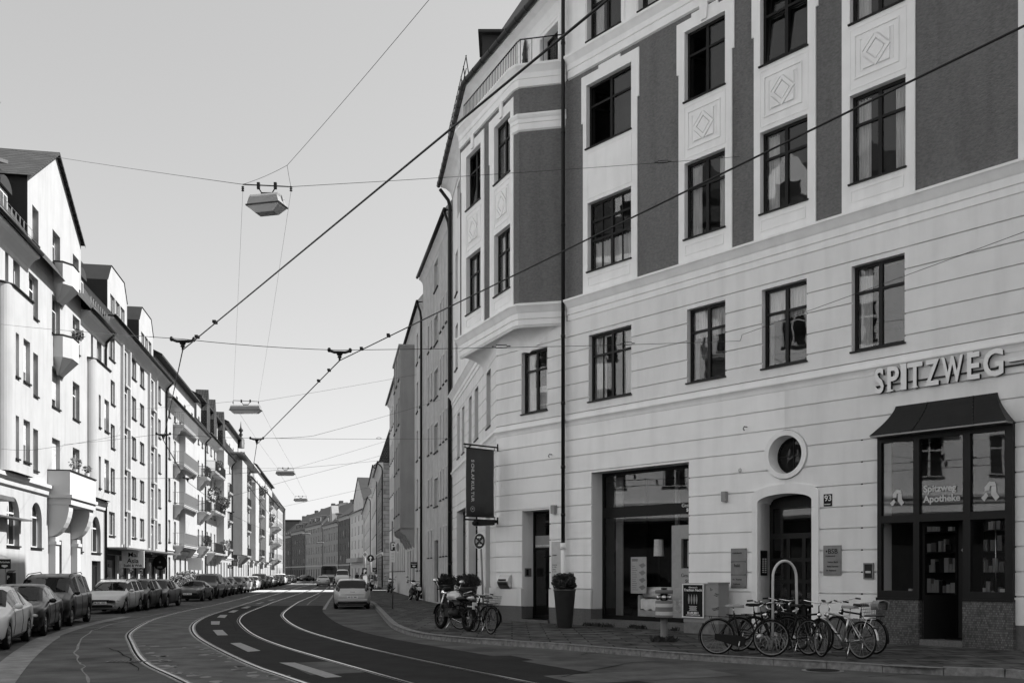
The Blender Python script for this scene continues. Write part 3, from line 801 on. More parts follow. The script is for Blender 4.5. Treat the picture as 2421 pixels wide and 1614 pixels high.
# snow guard railing along the roof edge of B and dormer
sg = MB()
F = Fr(pg[1] + (Vector(pe[0]) - Vector(pe[1])).normalized() * 0.2, (Vector(pe[0]) - Vector(pe[1])))
a, c = pg[0].lerp(pg[1], .35), pg[1]
for k in range(9):
    q = a.lerp(c, k / 8); sg.tube([(q.x + .25, q.y, 20.5), (q.x + .1, q.y, 21.5)], .02, 5)
for h in (21.0, 21.5): sg.tube([(a.x + .12, a.y, h), (c.x + .12, c.y, h)], .018, 5)
a, c = pg[1], pg[2]
n = 60
for k in range(n): q = a.lerp(c, k / n); sg.tube([(q.x + .1, q.y + .04, 20.5), (q.x + .1, q.y + .04, 20.72)], .015, 4)
for h in (20.62, 20.72): sg.tube([(a.x + .1, a.y + .04, h), (c.x + .1, c.y + .04, h)], .012, 4)
sg.build('snow_guard', 'metal', bld)
dm = MB(); q = pg[1] + Vector((.55, -1.1))
dm.box(q.x + .2, q.x + 1.6, q.y + .4, q.y + 1.8, 20.4, 21.9); dm.box(q.x + .05, q.x + 1.8, q.y + .2, q.y + 2.0, 21.9, 22.0)
dm.build('dormer', 'slate', bld)
# terrace railing on the bay
rl = MB()
pr = [P1 + Vector((.15, 0)), P2a + Vector((.12, .08)), P2b + Vector((.05, .12)), P3 + Vector((0, .12))]
for i in range(3):
    a, c = pr[i], pr[i + 1]; L = (c - a).length; n = max(int(L / .13), 1)
    if i == 2: n = int(L / .3)
    rl.tube([(a.x, a.y, 18.85), (c.x, c.y, 18.85)], .022, 6); rl.tube([(a.x, a.y, 18.05), (c.x, c.y, 18.05)], .015, 6)
    for k in range(n + 1): q = a.lerp(c, k / n); rl.tube([(q.x, q.y, 17.95), (q.x, q.y, 18.85)], .011, 5)
rl.build('terrace_railing', 'metal', bld)
# soffit under the bay: pendentives from the bay edge back to the wall
sf = MB()
ring = [P1, P1.lerp(P2a, .2), P1.lerp(P2a, .4), P1.lerp(P2a, .6), P1.lerp(P2a, .8), P2a, P2b, P2b.lerp(P3, .25), P2b.lerp(P3, .5), P2b.lerp(P3, .75), P3]
wallpts = [Vector(FB(-2.75, 0)[:2]), Vector(FB(-2.5, 0)[:2]), Vector(FB(-2.1, 0)[:2]), Vector(FB(-1.4, 0)[:2]), Vector(FB(-.6, 0)[:2]), PC, PC, Vector(FA(.9, 0)[:2]), Vector(FA(1.7, 0)[:2]), Vector(FA(2.4, 0)[:2]), P3]
lows = [8.95, 8.75, 8.95, 9.2, 9.3, 9.3, 9.3, 9.1, 8.85, 9.2, 9.35]
# finer resampling with scallops
rows = []
for k in range(9):
    t_ = k / 8
    row = []
    for i in range(len(ring)):
        p = ring[i].lerp(wallpts[i], t_); v = 9.52 + (lows[i] - 9.52) * (1 - math.sqrt(max(0, 1 - t_ * t_)))
        row.append((p.x, p.y, .12 + v))
    rows.append(row)
m = len(ring); vs_ = [q for r_ in rows for q in r_]
sf.mesh(vs_, [(i * m + j, i * m + j + 1, (i + 1) * m + j + 1, (i + 1) * m + j) for i in range(8) for j in range(m - 1)], True)
mould_path(sf, [tuple(P1), tuple(P2a), tuple(P2b), tuple(P3)], [(-.1, 9.46), (-.02, 9.46), (.0, 9.49), (.02, 9.52), (-.1, 9.53)])
sf.build('bay_soffit', 'trim', bld)
# downpipe on the facade
dp = MB(); up = FA.u(1340.5)
q = [FA(up, 20.2, .6), FA(up, 19.9, .35), FA(up, 19.6, .17), FA(up, 2.45, .17)]
dp.tube(q, .062, 12)
for v in (18.2, 15.4, 12.5, 9.0, 6.9, 4.9, 3.4): dp.tube([FA(up, v, .17), FA(up, v + .09, .17)], .072, 12)
pipe = dp.build('downpipe', 'metal', bld)
dp = MB(); dp.tube([FA(up, 0.02, .17), FA(up, 2.5, .17)], .072, 12); dp.tube([FA(up, 2.36, .17), FA(up, 2.56, .17)], .092, 12); dp.build('pipe_foot', 'trim', pipe)
dp = MB(); ub = UBE + .1
dp.tube([FB(ub, 20.1, .6), FB(ub, 19.6, .2), FB(ub, 19.3, .12), FB(ub, .02, .12)], .085, 10)
for v in (16, 12, 8, 4.5, 2): dp.tube([FB(ub, v, .12), FB(ub, v + .1, .12)], .1, 10)
dp.build('downpipe', 'metal', bld)
# interiors so that openings look into rooms
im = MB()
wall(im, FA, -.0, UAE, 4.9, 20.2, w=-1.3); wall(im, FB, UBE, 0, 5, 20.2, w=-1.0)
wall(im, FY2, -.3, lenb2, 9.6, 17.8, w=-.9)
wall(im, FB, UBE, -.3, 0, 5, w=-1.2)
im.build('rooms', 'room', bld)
# ------------------------------------------------------------------ windows
def window(F, o, dep, parent, fm='frame', gm='glass', fw=.075, mull=(0.5,), trans=(.68,), bars=0, curt=None, sill=True, face=0.0, open_=None, sillm='metal', simple=False, name='window', glasslabel=None):
    u0, u1, v0, v1 = o[:4]; w0 = face - dep
    f = MB()
    a, b_, c, d = u0, u1, v0, v1
    f.fb(F, a, a + fw, c, d, w0 - .07, w0); f.fb(F, b_ - fw, b_, c, d, w0 - .07, w0)
    f.fb(F, a + fw, b_ - fw, c, c + fw * 1.2, w0 - .07, w0); f.fb(F, a + fw, b_ - fw, d - fw, d, w0 - .07, w0)
    ia, ib, ic, id_ = a + fw, b_ - fw, c + fw * 1.2, d - fw
    vt = [ic + (id_ - ic) * t_ for t_ in trans]
    for m_ in mull:
        x = ia + (ib - ia) * m_; hw = fw * .62 if m_ == .5 or len(mull) == 1 else fw * .3
        f.fb(F, x - hw, x + hw, ic, id_, w0 - .06, w0 + .008)
    xs = [ia] + [ia + (ib - ia) * m_ for m_ in mull] + [ib]
    for v in vt:
        for i in range(len(xs) - 1): f.fb(F, xs[i] + (fw * .63 if i else 0), xs[i + 1] - (fw * .63 if i < len(xs) - 2 else 0), v - fw * .42, v + fw * .42, w0 - .055, w0 + .004)
    if bars:
        for i in range(len(xs) - 1):
            for k in range(1, bars):
                x = xs[i] + (xs[i + 1] - xs[i]) * k / bars; f.fb(F, x - .014, x + .014, ic, id_, w0 - .045, w0 - .002)
    if sill: f.fb(F, u0 - .03, u1 + .03, v0 - .035, v0 + .004, w0 - .01, face + .05)
    wo_ = f.build(name, fm, parent)
    g_ = MB()
    if open_ is None:
        g_.fb(F, ia, ib, ic, id_, w0 - .045, w0 - .03)
    elif open_ == 'left':
        g_.fb(F, xs[1], ib, ic, id_, w0 - .045, w0 - .03)
    elif open_ == 'tilt': pass
    if g_.f: g_.build('pane', gm, wo_)
    if open_ == 'left':
        s_ = MB(); hx = xs[1] - ia      # sash swung inwards on its left edge
        Fo = Fr(Vector(F(ia + .02, 0, w0 - .06)[:2]), F.d * .25 - F.n * .97, F.z)
        for q in ((0, .06, ic, id_), (hx - .06, hx, ic, id_), (.06, hx - .06, ic, ic + .08), (.06, hx - .06, id_ - .06, id_), (.06, hx - .06, vt[0] - .03, vt[0] + .03)): s_.fb(Fo, q[0], q[1], q[2], q[3], -.02, .02)
        ss = s_.build('open_sash', fm, wo_)
        s_ = MB(); s_.fb(Fo, .06, hx - .06, ic, id_, -.004, .004); s_.build('pane', gm, ss)
    if open_ == 'tilt':
        s_ = MB()
        def T(u, v, w_): return F(u, v, w0 - .03 - (v - ic) * .1 + w_)
        for q in ((ia, ia + .06, ic, id_), (ib - .06, ib, ic, id_), ((ia + ib) / 2 - .03, (ia + ib) / 2 + .03, ic, id_), (ia + .06, ib - .06, ic, ic + .08), (ia + .06, ib - .06, id_ - .06, id_), (ia + .06, ib - .06, vt[0] - .03, vt[0] + .03)): s_.box(q[0], q[1], q[2], q[3], -.02, .02, T=T)
        ss = s_.build('tilted_sash', fm, wo_)
        s_ = MB(); s_.box(ia + .06, ib - .06, ic, id_, -.004, .004, T=T); s_.build('pane', gm, ss)
    if curt:
        cu = MB()
        def drape(x0, x1, y0, y1, folds, wv=.03, base=-.16):
            n = max(int(folds * 8), 2); vs1 = []
            for i in range(n + 1):
                x = x0 + (x1 - x0) * i / n; ww = w0 + base + wv * math.sin(2 * math.pi * folds * i / n) + random.uniform(-.004, .004)
                vs1 += [F(x, y0, ww), F(x, y1, ww)]
            cu.mesh(vs1, [(2 * i, 2 * i + 2, 2 * i + 3, 2 * i + 1) for i in range(n)], True)
        wd = ib - ia
        if 'l' in curt: drape(ia, ia + wd * .25, ic, id_, 4)
        if 'r' in curt: drape(ib - wd * .25, ib, ic, id_, 4)
        if 'h' in curt: drape(ia, ib, ic + .05, ic + (id_ - ic) * .42, 12)
        if 'f' in curt: drape(ia, ib, ic, id_, 14, .02)
        if 'v' in curt: drape(ia, ib, id_ - (id_ - ic) * .38, id_, 12)
        cu.build('curtain', 'curtain', wo_)
    return wo_
cset = ['lr', 'lr', 'r', 'v', 'lh', 'l']
for k, o in enumerate(first):
    window(FA, o, .15, bld, curt=['lrh', 'lr', 'v', 'v', 'l', 'lr'][k] or None, bars=(2 if k == 1 else 0), trans=(.7,))
for k, o in enumerate(sec):
    window(FA, o, .15, bld, curt=['h', 'lr', 'l', 'lr', 'lr'][k], bars=(2 if k == 0 else 0), trans=((.45, .75) if k == 0 else (.68,)))
for k, o in enumerate(thr):
    oo = (o[0], o[1], tv[0], tv[1]) if k == 0 else o
    window(FA, oo, .15, bld, curt=[None, None, None, 'l', 'lr'][k], open_={0: 'left', 1: 'left', 2: 'tilt'}.get(k), bars=0)
for k, o in enumerate(fou): window(FA, o, .2, bld, curt='l', face=-.02)
for k, o in enumerate(cho): window(FCH, o, .28, bld, curt=None, trans=())
for o in B3 + B2: window(FY2, o, .15, bld, curt='lr' if o in B2 else None, open_='tilt' if o == B3[0] else None)
for o in bfirst: window(FB, o, .22, bld, gm='gdark')
for k in (0, 1):
    for v in ((11.1, 13.2), (14.6, 16.6)): window(FB, (UBE + 1.2 + 3 * k, UBE + 2.2 + 3 * k) + v, .15, bld, gm='gdark')
for o in bops: window(FB, o, .3, bld, gm='gdark', trans=(.75,), mull=())
# door surround and oculus ring
sr = MB()
wall(sr, FA, mds[0], mds[1], .0, 3.86, [mdoor], w=.045, dep=.58)
def ringface(mb, F, outer, inner, w0, w1):
    n = len(outer)
    for i in range(n - 1):
        mb.face([F(*outer[i], w1), F(*outer[i + 1], w1), F(*inner[i + 1], w1), F(*inner[i], w1)])
        mb.face([F(*outer[i], w0), F(*outer[i + 1], w0), F(*outer[i + 1], w1), F(*outer[i], w1)])
sr = MB()
def archpts(o, n=28):
    cu = (o[0] + o[1]) / 2; hw = (o[1] - o[0]) / 2
    p = [(o[0], o[2]), (o[0], o[3] - o[5])]
    p += [(cu - hw * math.cos(math.pi * i / n), o[3] - o[5] + o[5] * math.sin(math.pi * i / n)) for i in range(1, n)]
    return p + [(o[1], o[3] - o[5]), (o[1], o[2])]
ringface(sr, FA, archpts(mds), archpts(mdoor), -.03, .05)
ip = archpts(mdoor)
for i in range(len(ip) - 1): sr.face([FA(*ip[i], .05), FA(*ip[i + 1], .05), FA(*ip[i + 1], -.55), FA(*ip[i], -.55)])
cc = ((ocu[0] + ocu[1]) / 2, 4.6)
def circ(r, n=48): return [(cc[0] + r * math.cos(2 * math.pi * i / n), cc[1] + r * math.sin(2 * math.pi * i / n)) for i in range(n + 1)]
ringface(sr, FA, circ(.61), circ(.485), -.03, .05)
c2 = circ(.485); c3 = circ(.47)
for i in range(48): sr.face([FA(*c2[i], .05), FA(*c2[i + 1], .05), FA(*c3[i + 1], -.4), FA(*c3[i], -.4)], True)
sr.build('door_surround', 'trim', bld)
# oculus window
ow = MB(); ringface(ow, FA, circ(.475), circ(.43), -.4, -.34); ow.fb(FA, cc[0] - .012, cc[0] + .012, 4.17, 5.03, -.38, -.355); ow.fb(FA, cc[0] - .43, cc[0] - .012, 4.588, 4.612, -.38, -.356); ow.fb(FA, cc[0] + .012, cc[0] + .43, 4.588, 4.612, -.38, -.356)
ow = ow.build('round_window', 'frame', bld)
og = MB(); og.face([FA(*p, -.375) for p in circ(.45)[:-1]]); og.build('pane', 'gdim', ow)
# main door (number 93)
dr = MB(); a, b_ = mdoor[0], mdoor[1]; W0 = -.5
for q in ((a, a + .1, 0, 3.4), (b_ - .1, b_, 0, 3.4), (a + .1, b_ - .1, 2.5, 2.64), (a + .1, b_ - .1, 3.3, 3.62), (a + .1, b_ - .1, 0, .22)): dr.fb(FA, *q, W0 - .06, W0)
ww = b_ - a - .2
for k in (1, 2): dr.fb(FA, a + .1 + ww * k / 3 - .05, a + .1 + ww * k / 3 + .05, .22, 2.5, W0 - .05, W0 - .004)
for v in (.85, 1.35, 1.9): 
    for k in range(3): dr.fb(FA, a + .1 + ww * k / 3 + (.05 if k else 0), a + .1 + ww * (k + 1) / 3 - (.05 if k < 2 else 0), v, v + .1, W0 - .05, W0 - .006)
dr = dr.build('entrance_door', 'frame', bld)
t = MB(); t.fb(FA, a + .05, b_ - .05, .1, 3.4, W0 - .045, W0 - .03); t.build('pane', 'shop', dr)
t = MB(); t.tube([FA(b_ - .22, .95, W0 + .06), FA(b_ - .22, 1.25, W0 + .06)], .015, 8); t.build('handle', 'steel', dr)
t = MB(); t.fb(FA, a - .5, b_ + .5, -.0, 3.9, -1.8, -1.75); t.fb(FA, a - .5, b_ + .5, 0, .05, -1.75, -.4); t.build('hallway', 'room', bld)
t = MB(); t.fb(FA, a, b_, -.1, .06, -.5, .0); t.build('doorstep', 'granite', bld)
# shop door 1
a, b_, c, d = door1; W0 = -.5
dr = MB()
for q in ((a, a + .07, c, d), (b_ - .07, b_, c, d), (a + .07, b_ - .07, d - .1, d), (a + .07, b_ - .07, c, c + .12), (a + .07, b_ - .07, 2.38, 2.46)): dr.fb(FA, *q, W0 - .06, W0)
dr = dr.build('shop_door', 'black', bld)
t = MB(); t.fb(FA, a + .05, b_ - .05, c + .05, d - .05, W0 - .045, W0 - .03); t.build('pane', 'shop', dr)
t = MB(); t.fb(FA, a + .09, b_ - .09, 2.46, 2.86, W0 - .028, W0 - .022); t.build('frosted_band', 'grey', dr)
t = MB(); t.text('SCHLAF & WOHNEN', FA, a + .11, 2.5, W0 - .015, .075, .002, offset=.002); t.build('lettering', 'white', dr)
t = MB(); t.fb(FA, a - .02, b_ + .02, -.05, .1, -.5, .1); t.build('doorstep', 'granite', bld)
# show window
a, b_, c, d = shopw; W0 = -.48
sw = MB()
for q in ((a, a + .09, c, d), (b_ - .09, b_, c, d), (a + .09, b_ - .09, d - .1, d), (a + .09, b_ - .09, c, c + .13), (a + .09, b_ - .09, 3.3, 3.62)): sw.fb(FA, *q, W0 - .07, W0)
sw = sw.build('show_window', 'black', bld)
t = MB(); t.fb(FA, a + .06, b_ - .06, c + .06, d - .06, W0 - .05, W0 - .035); t.build('pane', 'shop', sw)
t = MB(); tu = FA.u(1573) ; t.text('Gesund', FA, FA.u(1586), 3.49, W0 + .003, .15, .003); t.build('lettering', 'white', sw); t = MB(); t.text('schlafen', FA, FA.u(1597), 3.36, W0 + .003, .2, .003, offset=.004); t.build('lettering', 'white', sw)
# shop interior
t = MB()
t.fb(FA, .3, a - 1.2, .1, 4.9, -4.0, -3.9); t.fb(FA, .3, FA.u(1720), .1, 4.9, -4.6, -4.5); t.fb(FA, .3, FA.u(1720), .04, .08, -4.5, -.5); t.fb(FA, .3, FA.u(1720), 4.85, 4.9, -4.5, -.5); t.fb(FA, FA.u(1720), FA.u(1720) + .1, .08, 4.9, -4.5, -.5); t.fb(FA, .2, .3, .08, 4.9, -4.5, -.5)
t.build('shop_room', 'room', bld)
t = MB(); t.fb(FA, a + .14, a + .42, c, d - .1, -1.0, -.95); t.fb(FA, a + 1.3, a + 1.42, .1, 4.8, -2.5, -2.4); t.build('shop_pillar', 'grey', bld)
# ================================================================== pharmacy front (part of the corner house)
a, b_, c, d = FA.u(2080), FA.u(2400), 1.05, 4.74
FP = FA.off(.1)
u1_, u2_ = FA.u(2172), FA.u(2291)
pf = MB()
for q in ((a, a + .1, c, d), (b_ - .16, b_, c, d), (u1_ - .07, u1_ + .07, c, d), (u2_ - .08, u2_ + .08, c, d)): pf.fb(FA, q[0], q[1], q[2], q[3], .0, .12)
for x0, x1 in ((a + .1, u1_ - .07), (u1_ + .07, u2_ - .08), (u2_ + .08, b_ - .16)):
    for v0, v1 in ((d - .13, d), (2.76, 2.93)): pf.fb(FA, x0, x1, v0, v1, .0, .115)
for x0, x1 in ((a + .1, u1_ - .07), (u2_ + .08, b_ - .16)): pf.fb(FA, x0, x1, c, c + .16, .0, .118)
pf.fb(FA, a - .02, u1_ + .075, c - .05, c + .0, -.02, .15); pf.fb(FA, u2_ - .085, b_ + .02, c - .05, c + .0, -.02, .15)
pf = pf.build('shop_front', 'frame', bld)
t = MB()
for x0, x1, v0, v1 in ((a + .1, u1_ - .07, c + .16, 2.76), (a + .1, u1_ - .07, 2.93, d - .13), (u1_ + .07, u2_ - .08, 2.93, d - .13), (u2_ + .08, b_ - .16, c + .16, 2.76), (u2_ + .08, b_ - .16, 2.93, d - .13)): t.fb(FA, x0, x1, v0, v1, .04, .055)
t.build('pane', 'shop', pf)
# mosaic base blocks and door recess
t = MB(); t.fb(FA, a - .02, u1_ + .06, -.02, c - .05, -.3, .14); t.fb(FA, u2_ - .08, b_ + .02, -.02, c - .05, -.3, .14); t.fb(FA, u1_ + .061, u1_ + .1, .12, 1.0, -.9, .0)
t.build('mosaic_base', 'mosaic', bld)
t = MB(); t.fb(FA, u1_ + .06, u2_ - .08, -.02, .13, -1.2, .12); t.build('doorstep', 'granite', bld)
Fs = Fr(Vector(FA(u1_ + .07, 0, .0)[:2]), (Vector(FA(u1_ + .55, 0, -.75)[:2]) - Vector(FA(u1_ + .07, 0, 0)[:2])))
t = MB()
for q in ((0, .06, 1.0, 2.76), (.83, .89, .13, 2.76), (.06, .83, 1.0, 1.12), (.06, .83, 2.66, 2.76)): t.fb(Fs, *q, -.03, .03)
t.fb(Fs, 0, .83, .13, 1.0, -.04, .02)
sd_ = t.build('side_light', 'frame', bld)
t = MB(); t.fb(Fs, .05, .84, 1.1, 2.68, -.005, .005); t.build('pane', 'shop', sd_)
t = MB(); W0 = -.72
da, db = u1_ + .56, u2_ - .02
for q in ((da, da + .14, .13, 2.76), (db - .1, db, .13, 2.76), (da + .14, db - .1, .13, 1.15), (da + .14, db - .1, 2.55, 2.76)): t.fb(FA, *q, W0 - .05, W0)
pd = t.build('shop_door', 'frame', bld)
t = MB(); t.fb(FA, da + .12, db - .08, 1.1, 2.6, W0 - .03, W0 - .02); t.build('pane', 'shop', pd)
t = MB()
cv = 1.72
pts = [(db - .22 + .12 * math.cos(x) , cv + (.16 if math.sin(x) > 0 else -.16) + .12 * math.sin(x)) for x in [2 * math.pi * i / 32 + .01 for i in range(32)]]
t.prism(pts, FA, W0 + .01, W0 + .03); t.build('push_plate', 'grey', pd)
t = MB(); t.fb(FA, u2_ - .08, u2_ - .04, .13, 2.76, -.8, .0); t.build('door_jamb', 'frame', bld)
t = MB(); t.fb(FA, u1_ + .5, u2_ - .15, .135, .15, -.7, -.2); t.build('door_mat', 'black', bld)
t = MB(); t.fb(FA, a, b_, 2.76, 2.8, -.8, -.01); t.fb(FA, a, b_, 4.7, 4.76, -1.5, -.01); t.build('ceiling_board', 'dgrey', bld)
# room of the pharmacy with shelves
t = MB(); t.fb(FA, a - .5, b_ + 1.0, -.02, 4.9, -2.6, -2.5); t.fb(FA, a - .5, a - .45, 0, 4.9, -2.5, -.05); t.fb(FA, b_ + .95, b_ + 1.0, 0, 4.9, -2.5, -.05); t.fb(FA, a - .45, b_ + .95, 0, .04, -2.5, -.9); t.build('pharmacy_room', 'room', bld)
random.seed(11)
sh = MB(['grey', 'offw', 'dgrey'])
for v in (.6, 1.1, 1.6, 2.1, 2.6):
    sh.use(2); sh.fb(FA, a, b_ + .5, v, v + .03, -2.45, -2.15); x = a + .05
    while x < b_ + .4:
        wd = random.uniform(.04, .16); sh.use(random.choice([0, 1, 1, 2])); sh.fb(FA, x, x + wd * .85, v + .03, v + .03 + random.uniform(.15, .38), -2.42, -2.22); x += wd
sh.build('shelves', ['grey', 'offw', 'dgrey'], bld)
sh = MB(['grey', 'offw', 'dgrey']); 
for base, top_ in (((a + .15), u1_ - .1), (u2_ + .12, b_ - .25)):
    sh.use(2); sh.fb(FA, base, top_, .9, 1.02, -.8, -.05)
    x = base
    while x < top_ - .1:
        wd = random.uniform(.05, .12); sh.use(random.choice([0, 1, 1])); sh.fb(FA, x, x + wd, 1.021, 1.021 + random.uniform(.1, .35), -.5, -.4); x += wd + random.uniform(.02, .12)
sh.build('window_display', ['grey', 'offw', 'dgrey'], bld)
t = MB(); t.tube([FA((u2_ + b_) / 2, 1.1, -.2), FA((u2_ + b_) / 2, 2.7, -.2)], .012, 6); t.build('display_pole', 'steel', bld)
# metal hood
hd = MB(); z0, z1 = 4.76, 5.43
A0, B0 = FA(a - .02, z0, .02), FA(b_ + .01, z0, .02); A1, B1 = FA(a - .02, z0, .42), FA(b_ + .01, z0, .42)
ta, tb = FA.u(2119), FA.u(2359)
def curve(u0, u1, n=8):
    r = []
    for i in range(n + 1):
        s_ = i / n; r.append((u0 + (u1 - u0) * (1 - (1 - s_) ** 1.5), z0 + (z1 - z0) * s_, .42 * (1 - s_) ** 1.3 + .03))
    return r
L_ = curve(a - .02, ta); R_ = curve(b_ + .01, tb)
for i in range(8):
    hd.face([FA(*L_[i]), FA(*R_[i]), FA(*R_[i + 1]), FA(*L_[i + 1])])
    hd.face([FA(*L_[i]), FA(*L_[i + 1]), FA(L_[i + 1][0], L_[i + 1][1], -.0), FA(L_[i][0], L_[i][1], -.0)]); hd.face([FA(*R_[i]), FA(*R_[i + 1]), FA(R_[i + 1][0], R_[i + 1][1], 0), FA(R_[i][0], R_[i][1], 0)])
hd.face([FA(a - .02, z0 - .002, 0), FA(b_ + .01, z0 - .002, 0), FA(b_ + .01, z0 - .002, .45), FA(a - .02, z0 - .002, .45)])
for f in (.33, .78): 
    for i in range(8):
        p = [L_[i][0] + (R_[i][0] - L_[i][0]) * f, L_[i][1], L_[i][2]]; q = [L_[i + 1][0] + (R_[i + 1][0] - L_[i + 1][0]) * f, L_[i + 1][1], L_[i + 1][2]]
        hd.tube([FA(p[0], p[1], p[2] + .004), FA(q[0], q[1], q[2] + .004)], .012, 5)
hd = hd.build('metal_hood', 'metal', bld)
t = MB(); t.fb(FA, a, b_, z0 - .04, z0 - .004, .12, .44); t.build('hood_edge', 'zinc', hd)
# lettering and emblems on the glass
t = MB(); 
t.text('Spitzweg', FA, FA.u(2187), 3.42, .075, .205, .003, offset=.006); t.build('lettering', 'offw', pf); t = MB(); t.text('Apotheke', FA, FA.u(2187), 3.19, .075, .205, .003, offset=.006)
t.build('lettering', 'offw', pf)
def emblem(F, u, v, w, s, mt, parent):
    e = MB()
    e.prism([(u - .5 * s, v - .35 * s), (u - .22 * s, v - .08 * s), (u - .1 * s, v - .25 * s), (u - .32 * s, v - .55 * s)], F, w, w + .004)
    e.prism([(u - .3 * s, v + .25 * s), (u - .05 * s, v + .55 * s), (u + .25 * s, v + .5 * s), (u + .32 * s, v + .3 * s), (u - .02 * s, v + .3 * s), (u - .05 * s, v + .05 * s), (u - .3 * s, v + .02 * s)], F, w, w + .004)
    e.prism([(u + .08 * s, v + .28 * s), (u + .32 * s, v + .28 * s), (u + .34 * s, v - .1 * s), (u + .5 * s, v - .35 * s), (u + .3 * s, v - .55 * s), (u + .05 * s, v - .2 * s)], F, w, w + .004)
    return e.build('emblem', mt, parent)
emblem(FA, FA.u(2124), 3.33, .06, .34, 'offw', pf); emblem(FA, FA.u(2344), 3.35, .06, .38, 'offw', pf); emblem(FA, db - .3, 2.25, W0 + .01, .34, 'zinc', pd)
# raised letters above the hood
ls = empty('pharmacy_letter_sign', FA(FA.u(2075), 5.75, .02), 'raised pale capital letters spelling SPITZWEG- on the wall above the dark hood', 'sign')
def serif_word():
    LET = {  # strokes as polylines with widths in a 1-high cell, custom drawn
    }
u0L, H_ = FA.u(2074), .56
spans = {'S': (198, 252), 'P': (262, 328), 'I': (337, 358), 'T': (361, 446), 'Z': (451, 529), 'W': (533, 650), 'E': (661, 733), 'G': (741, 852)}
F2 = FA.off(.1); SZ = H_ * 1.42
for ch, (pa, pb) in spans.items():
    ua_, ub_ = FA.u(1980 + pa / 2.118), FA.u(1980 + pb / 2.118) - .05
    class ID:
        pass
    probe = MB(); probe.text(ch, lambda u_, v_, w_: (u_, v_, w_), 0, 0, 0, SZ, .001, offset=.012)
    x0_, x1_ = min(v[0] for v in probe.v), max(v[0] for v in probe.v); k = (ub_ - ua_) / (x1_ - x0_)
    if ch == 'I': k = 1.15; ua_ = (ua_ + ub_) / 2 - (x1_ - x0_) * k / 2; 
    t = MB(['offw', 'black'])
    for c_, w_, dp_, of in ((1, -.05, .048, .012), (0, .003, .004, .018)):
        t.use(c_); m_ = len(t.v); tt = MB(); tt.text(ch, lambda u_, v_, ww: (u_, v_, ww), 0, 0, w_, SZ, dp_, offset=of)
        t.mesh([F2(ua_ + (v[0] - x0_) * k, 5.79 + v[1], v[2]) for v in tt.v], tt.f)
    def bar(u_, v_, l, h=.04):
        for c_, wa_, wb_ in ((1, -.09, -.001), (0, .0005, .0075)):
            t.use(c_); t.prism([(u_ - l, v_ - h / 2), (u_ + l, v_ - h / 2), (u_ + l * .55, v_ + h / 2), (u_ - l * .55, v_ + h / 2)] if v_ < 6 else [(u_ - l * .55, v_ - h / 2), (u_ + l * .55, v_ - h / 2), (u_ + l, v_ + h / 2), (u_ - l, v_ + h / 2)], F2, wa_, wb_)
    top_, bot = 5.79 + SZ * .70, 5.80
    if ch == 'P': bar(ua_ + .06, bot, .095)
    if ch == 'I': bar((ua_ + ub_) / 2, bot, .09); bar((ua_ + ub_) / 2, top_, .09)
    if ch == 'T': bar((ua_ + ub_) / 2, bot, .085)
    if ch == 'E': bar(ua_ + .05, bot, .075); bar(ua_ + .05, top_, .075)
    t.build('letter', ['sign', 'black'], ls)
x = FA.u(1980 + 866 / 2.118)
t = MB(['offw']); t.fb(FA, x, x + .42, 6.02, 6.1, .1, .108); hy_ = t.build('hyphen', 'sign', ls)
t = MB(); t.fb(FA, x, x + .42, 6.02, 6.1, .01, .099); t.build('hyphen_side', 'black', hy_)
x = x
# rear supports
t = MB(); t.fb(FA, u0L, x + .4, 5.93, 5.96, .004, .05); t.build('mounting_rail', 'dgrey', ls)
# ------------------------------------------------------------------ small things on the wall
def plate(name, label, cat, F, u0, u1, v0, v1, w=.0, th=.02, m='white', text=None, tm='black', extra=None):
    rt = empty(name, F((u0 + u1) / 2, v0, w), label, cat)
    t = MB(); t.fb(F, u0, u1, v0, v1, w + .002, w + th); t.build('plate', m, rt)
    if text:
        t = MB()
        for tx, uu, vv, sz in text: t.text(tx, F, uu, vv, w + th + .002, sz, .001, offset=.0015)
        t.build('lettering', tm, rt)
    return rt
def PA(x0, x1, y0, y1):
    a_, va = FA.px(x0, y0); b2, vb = FA.px(x1, y1); return a_, b2, vb, va
q = PA(1948, 1967.7, 1168, 1195.5)
plate('house_number_plate', 'dark enamel plate with the white house number 93 right of the arched door', 'sign', FA, *q, th=.015, m='black', tm='white', text=[('93', q[0] + .02, q[2] + .13, .2), ('Nordendstr', q[0] + .02, q[2] + .04, .035)])
q = PA(1729.7, 1766, 1296, 1389.6); h3 = (q[3] - q[2]) / 3
rt = plate('name_board', 'tall board of three steel name plates left of the arched entrance', 'sign', FA, *q, th=.03, m='zinc', tm='black', text=[('LANDPRAXIS', q[0] + .05, q[3] - .14, .05), ('haki', q[0] + .1, q[3] - h3 - .14, .12), ('Dr. Thomas', q[0] + .05, q[2] + h3 - .14, .06), ('Vereinbarung', q[0] + .07, q[2] + .1, .04)])
t = MB(); 
for k in (1, 2): t.fb(FA, q[0] + .005, q[1] - .005, q[2] + h3 * k - .006, q[2] + h3 * k + .006, .031, .034)
for k in range(4):
    for uu in (q[0] + .03, q[1] - .03): t.ell(FA(uu, q[2] + .03 + (h3 - .02) * k, .035), (.012, .012, .012), 6, 4)
t.build('screws', 'dgrey', rt)
q = PA(1948, 1989.6, 1289, 1359)
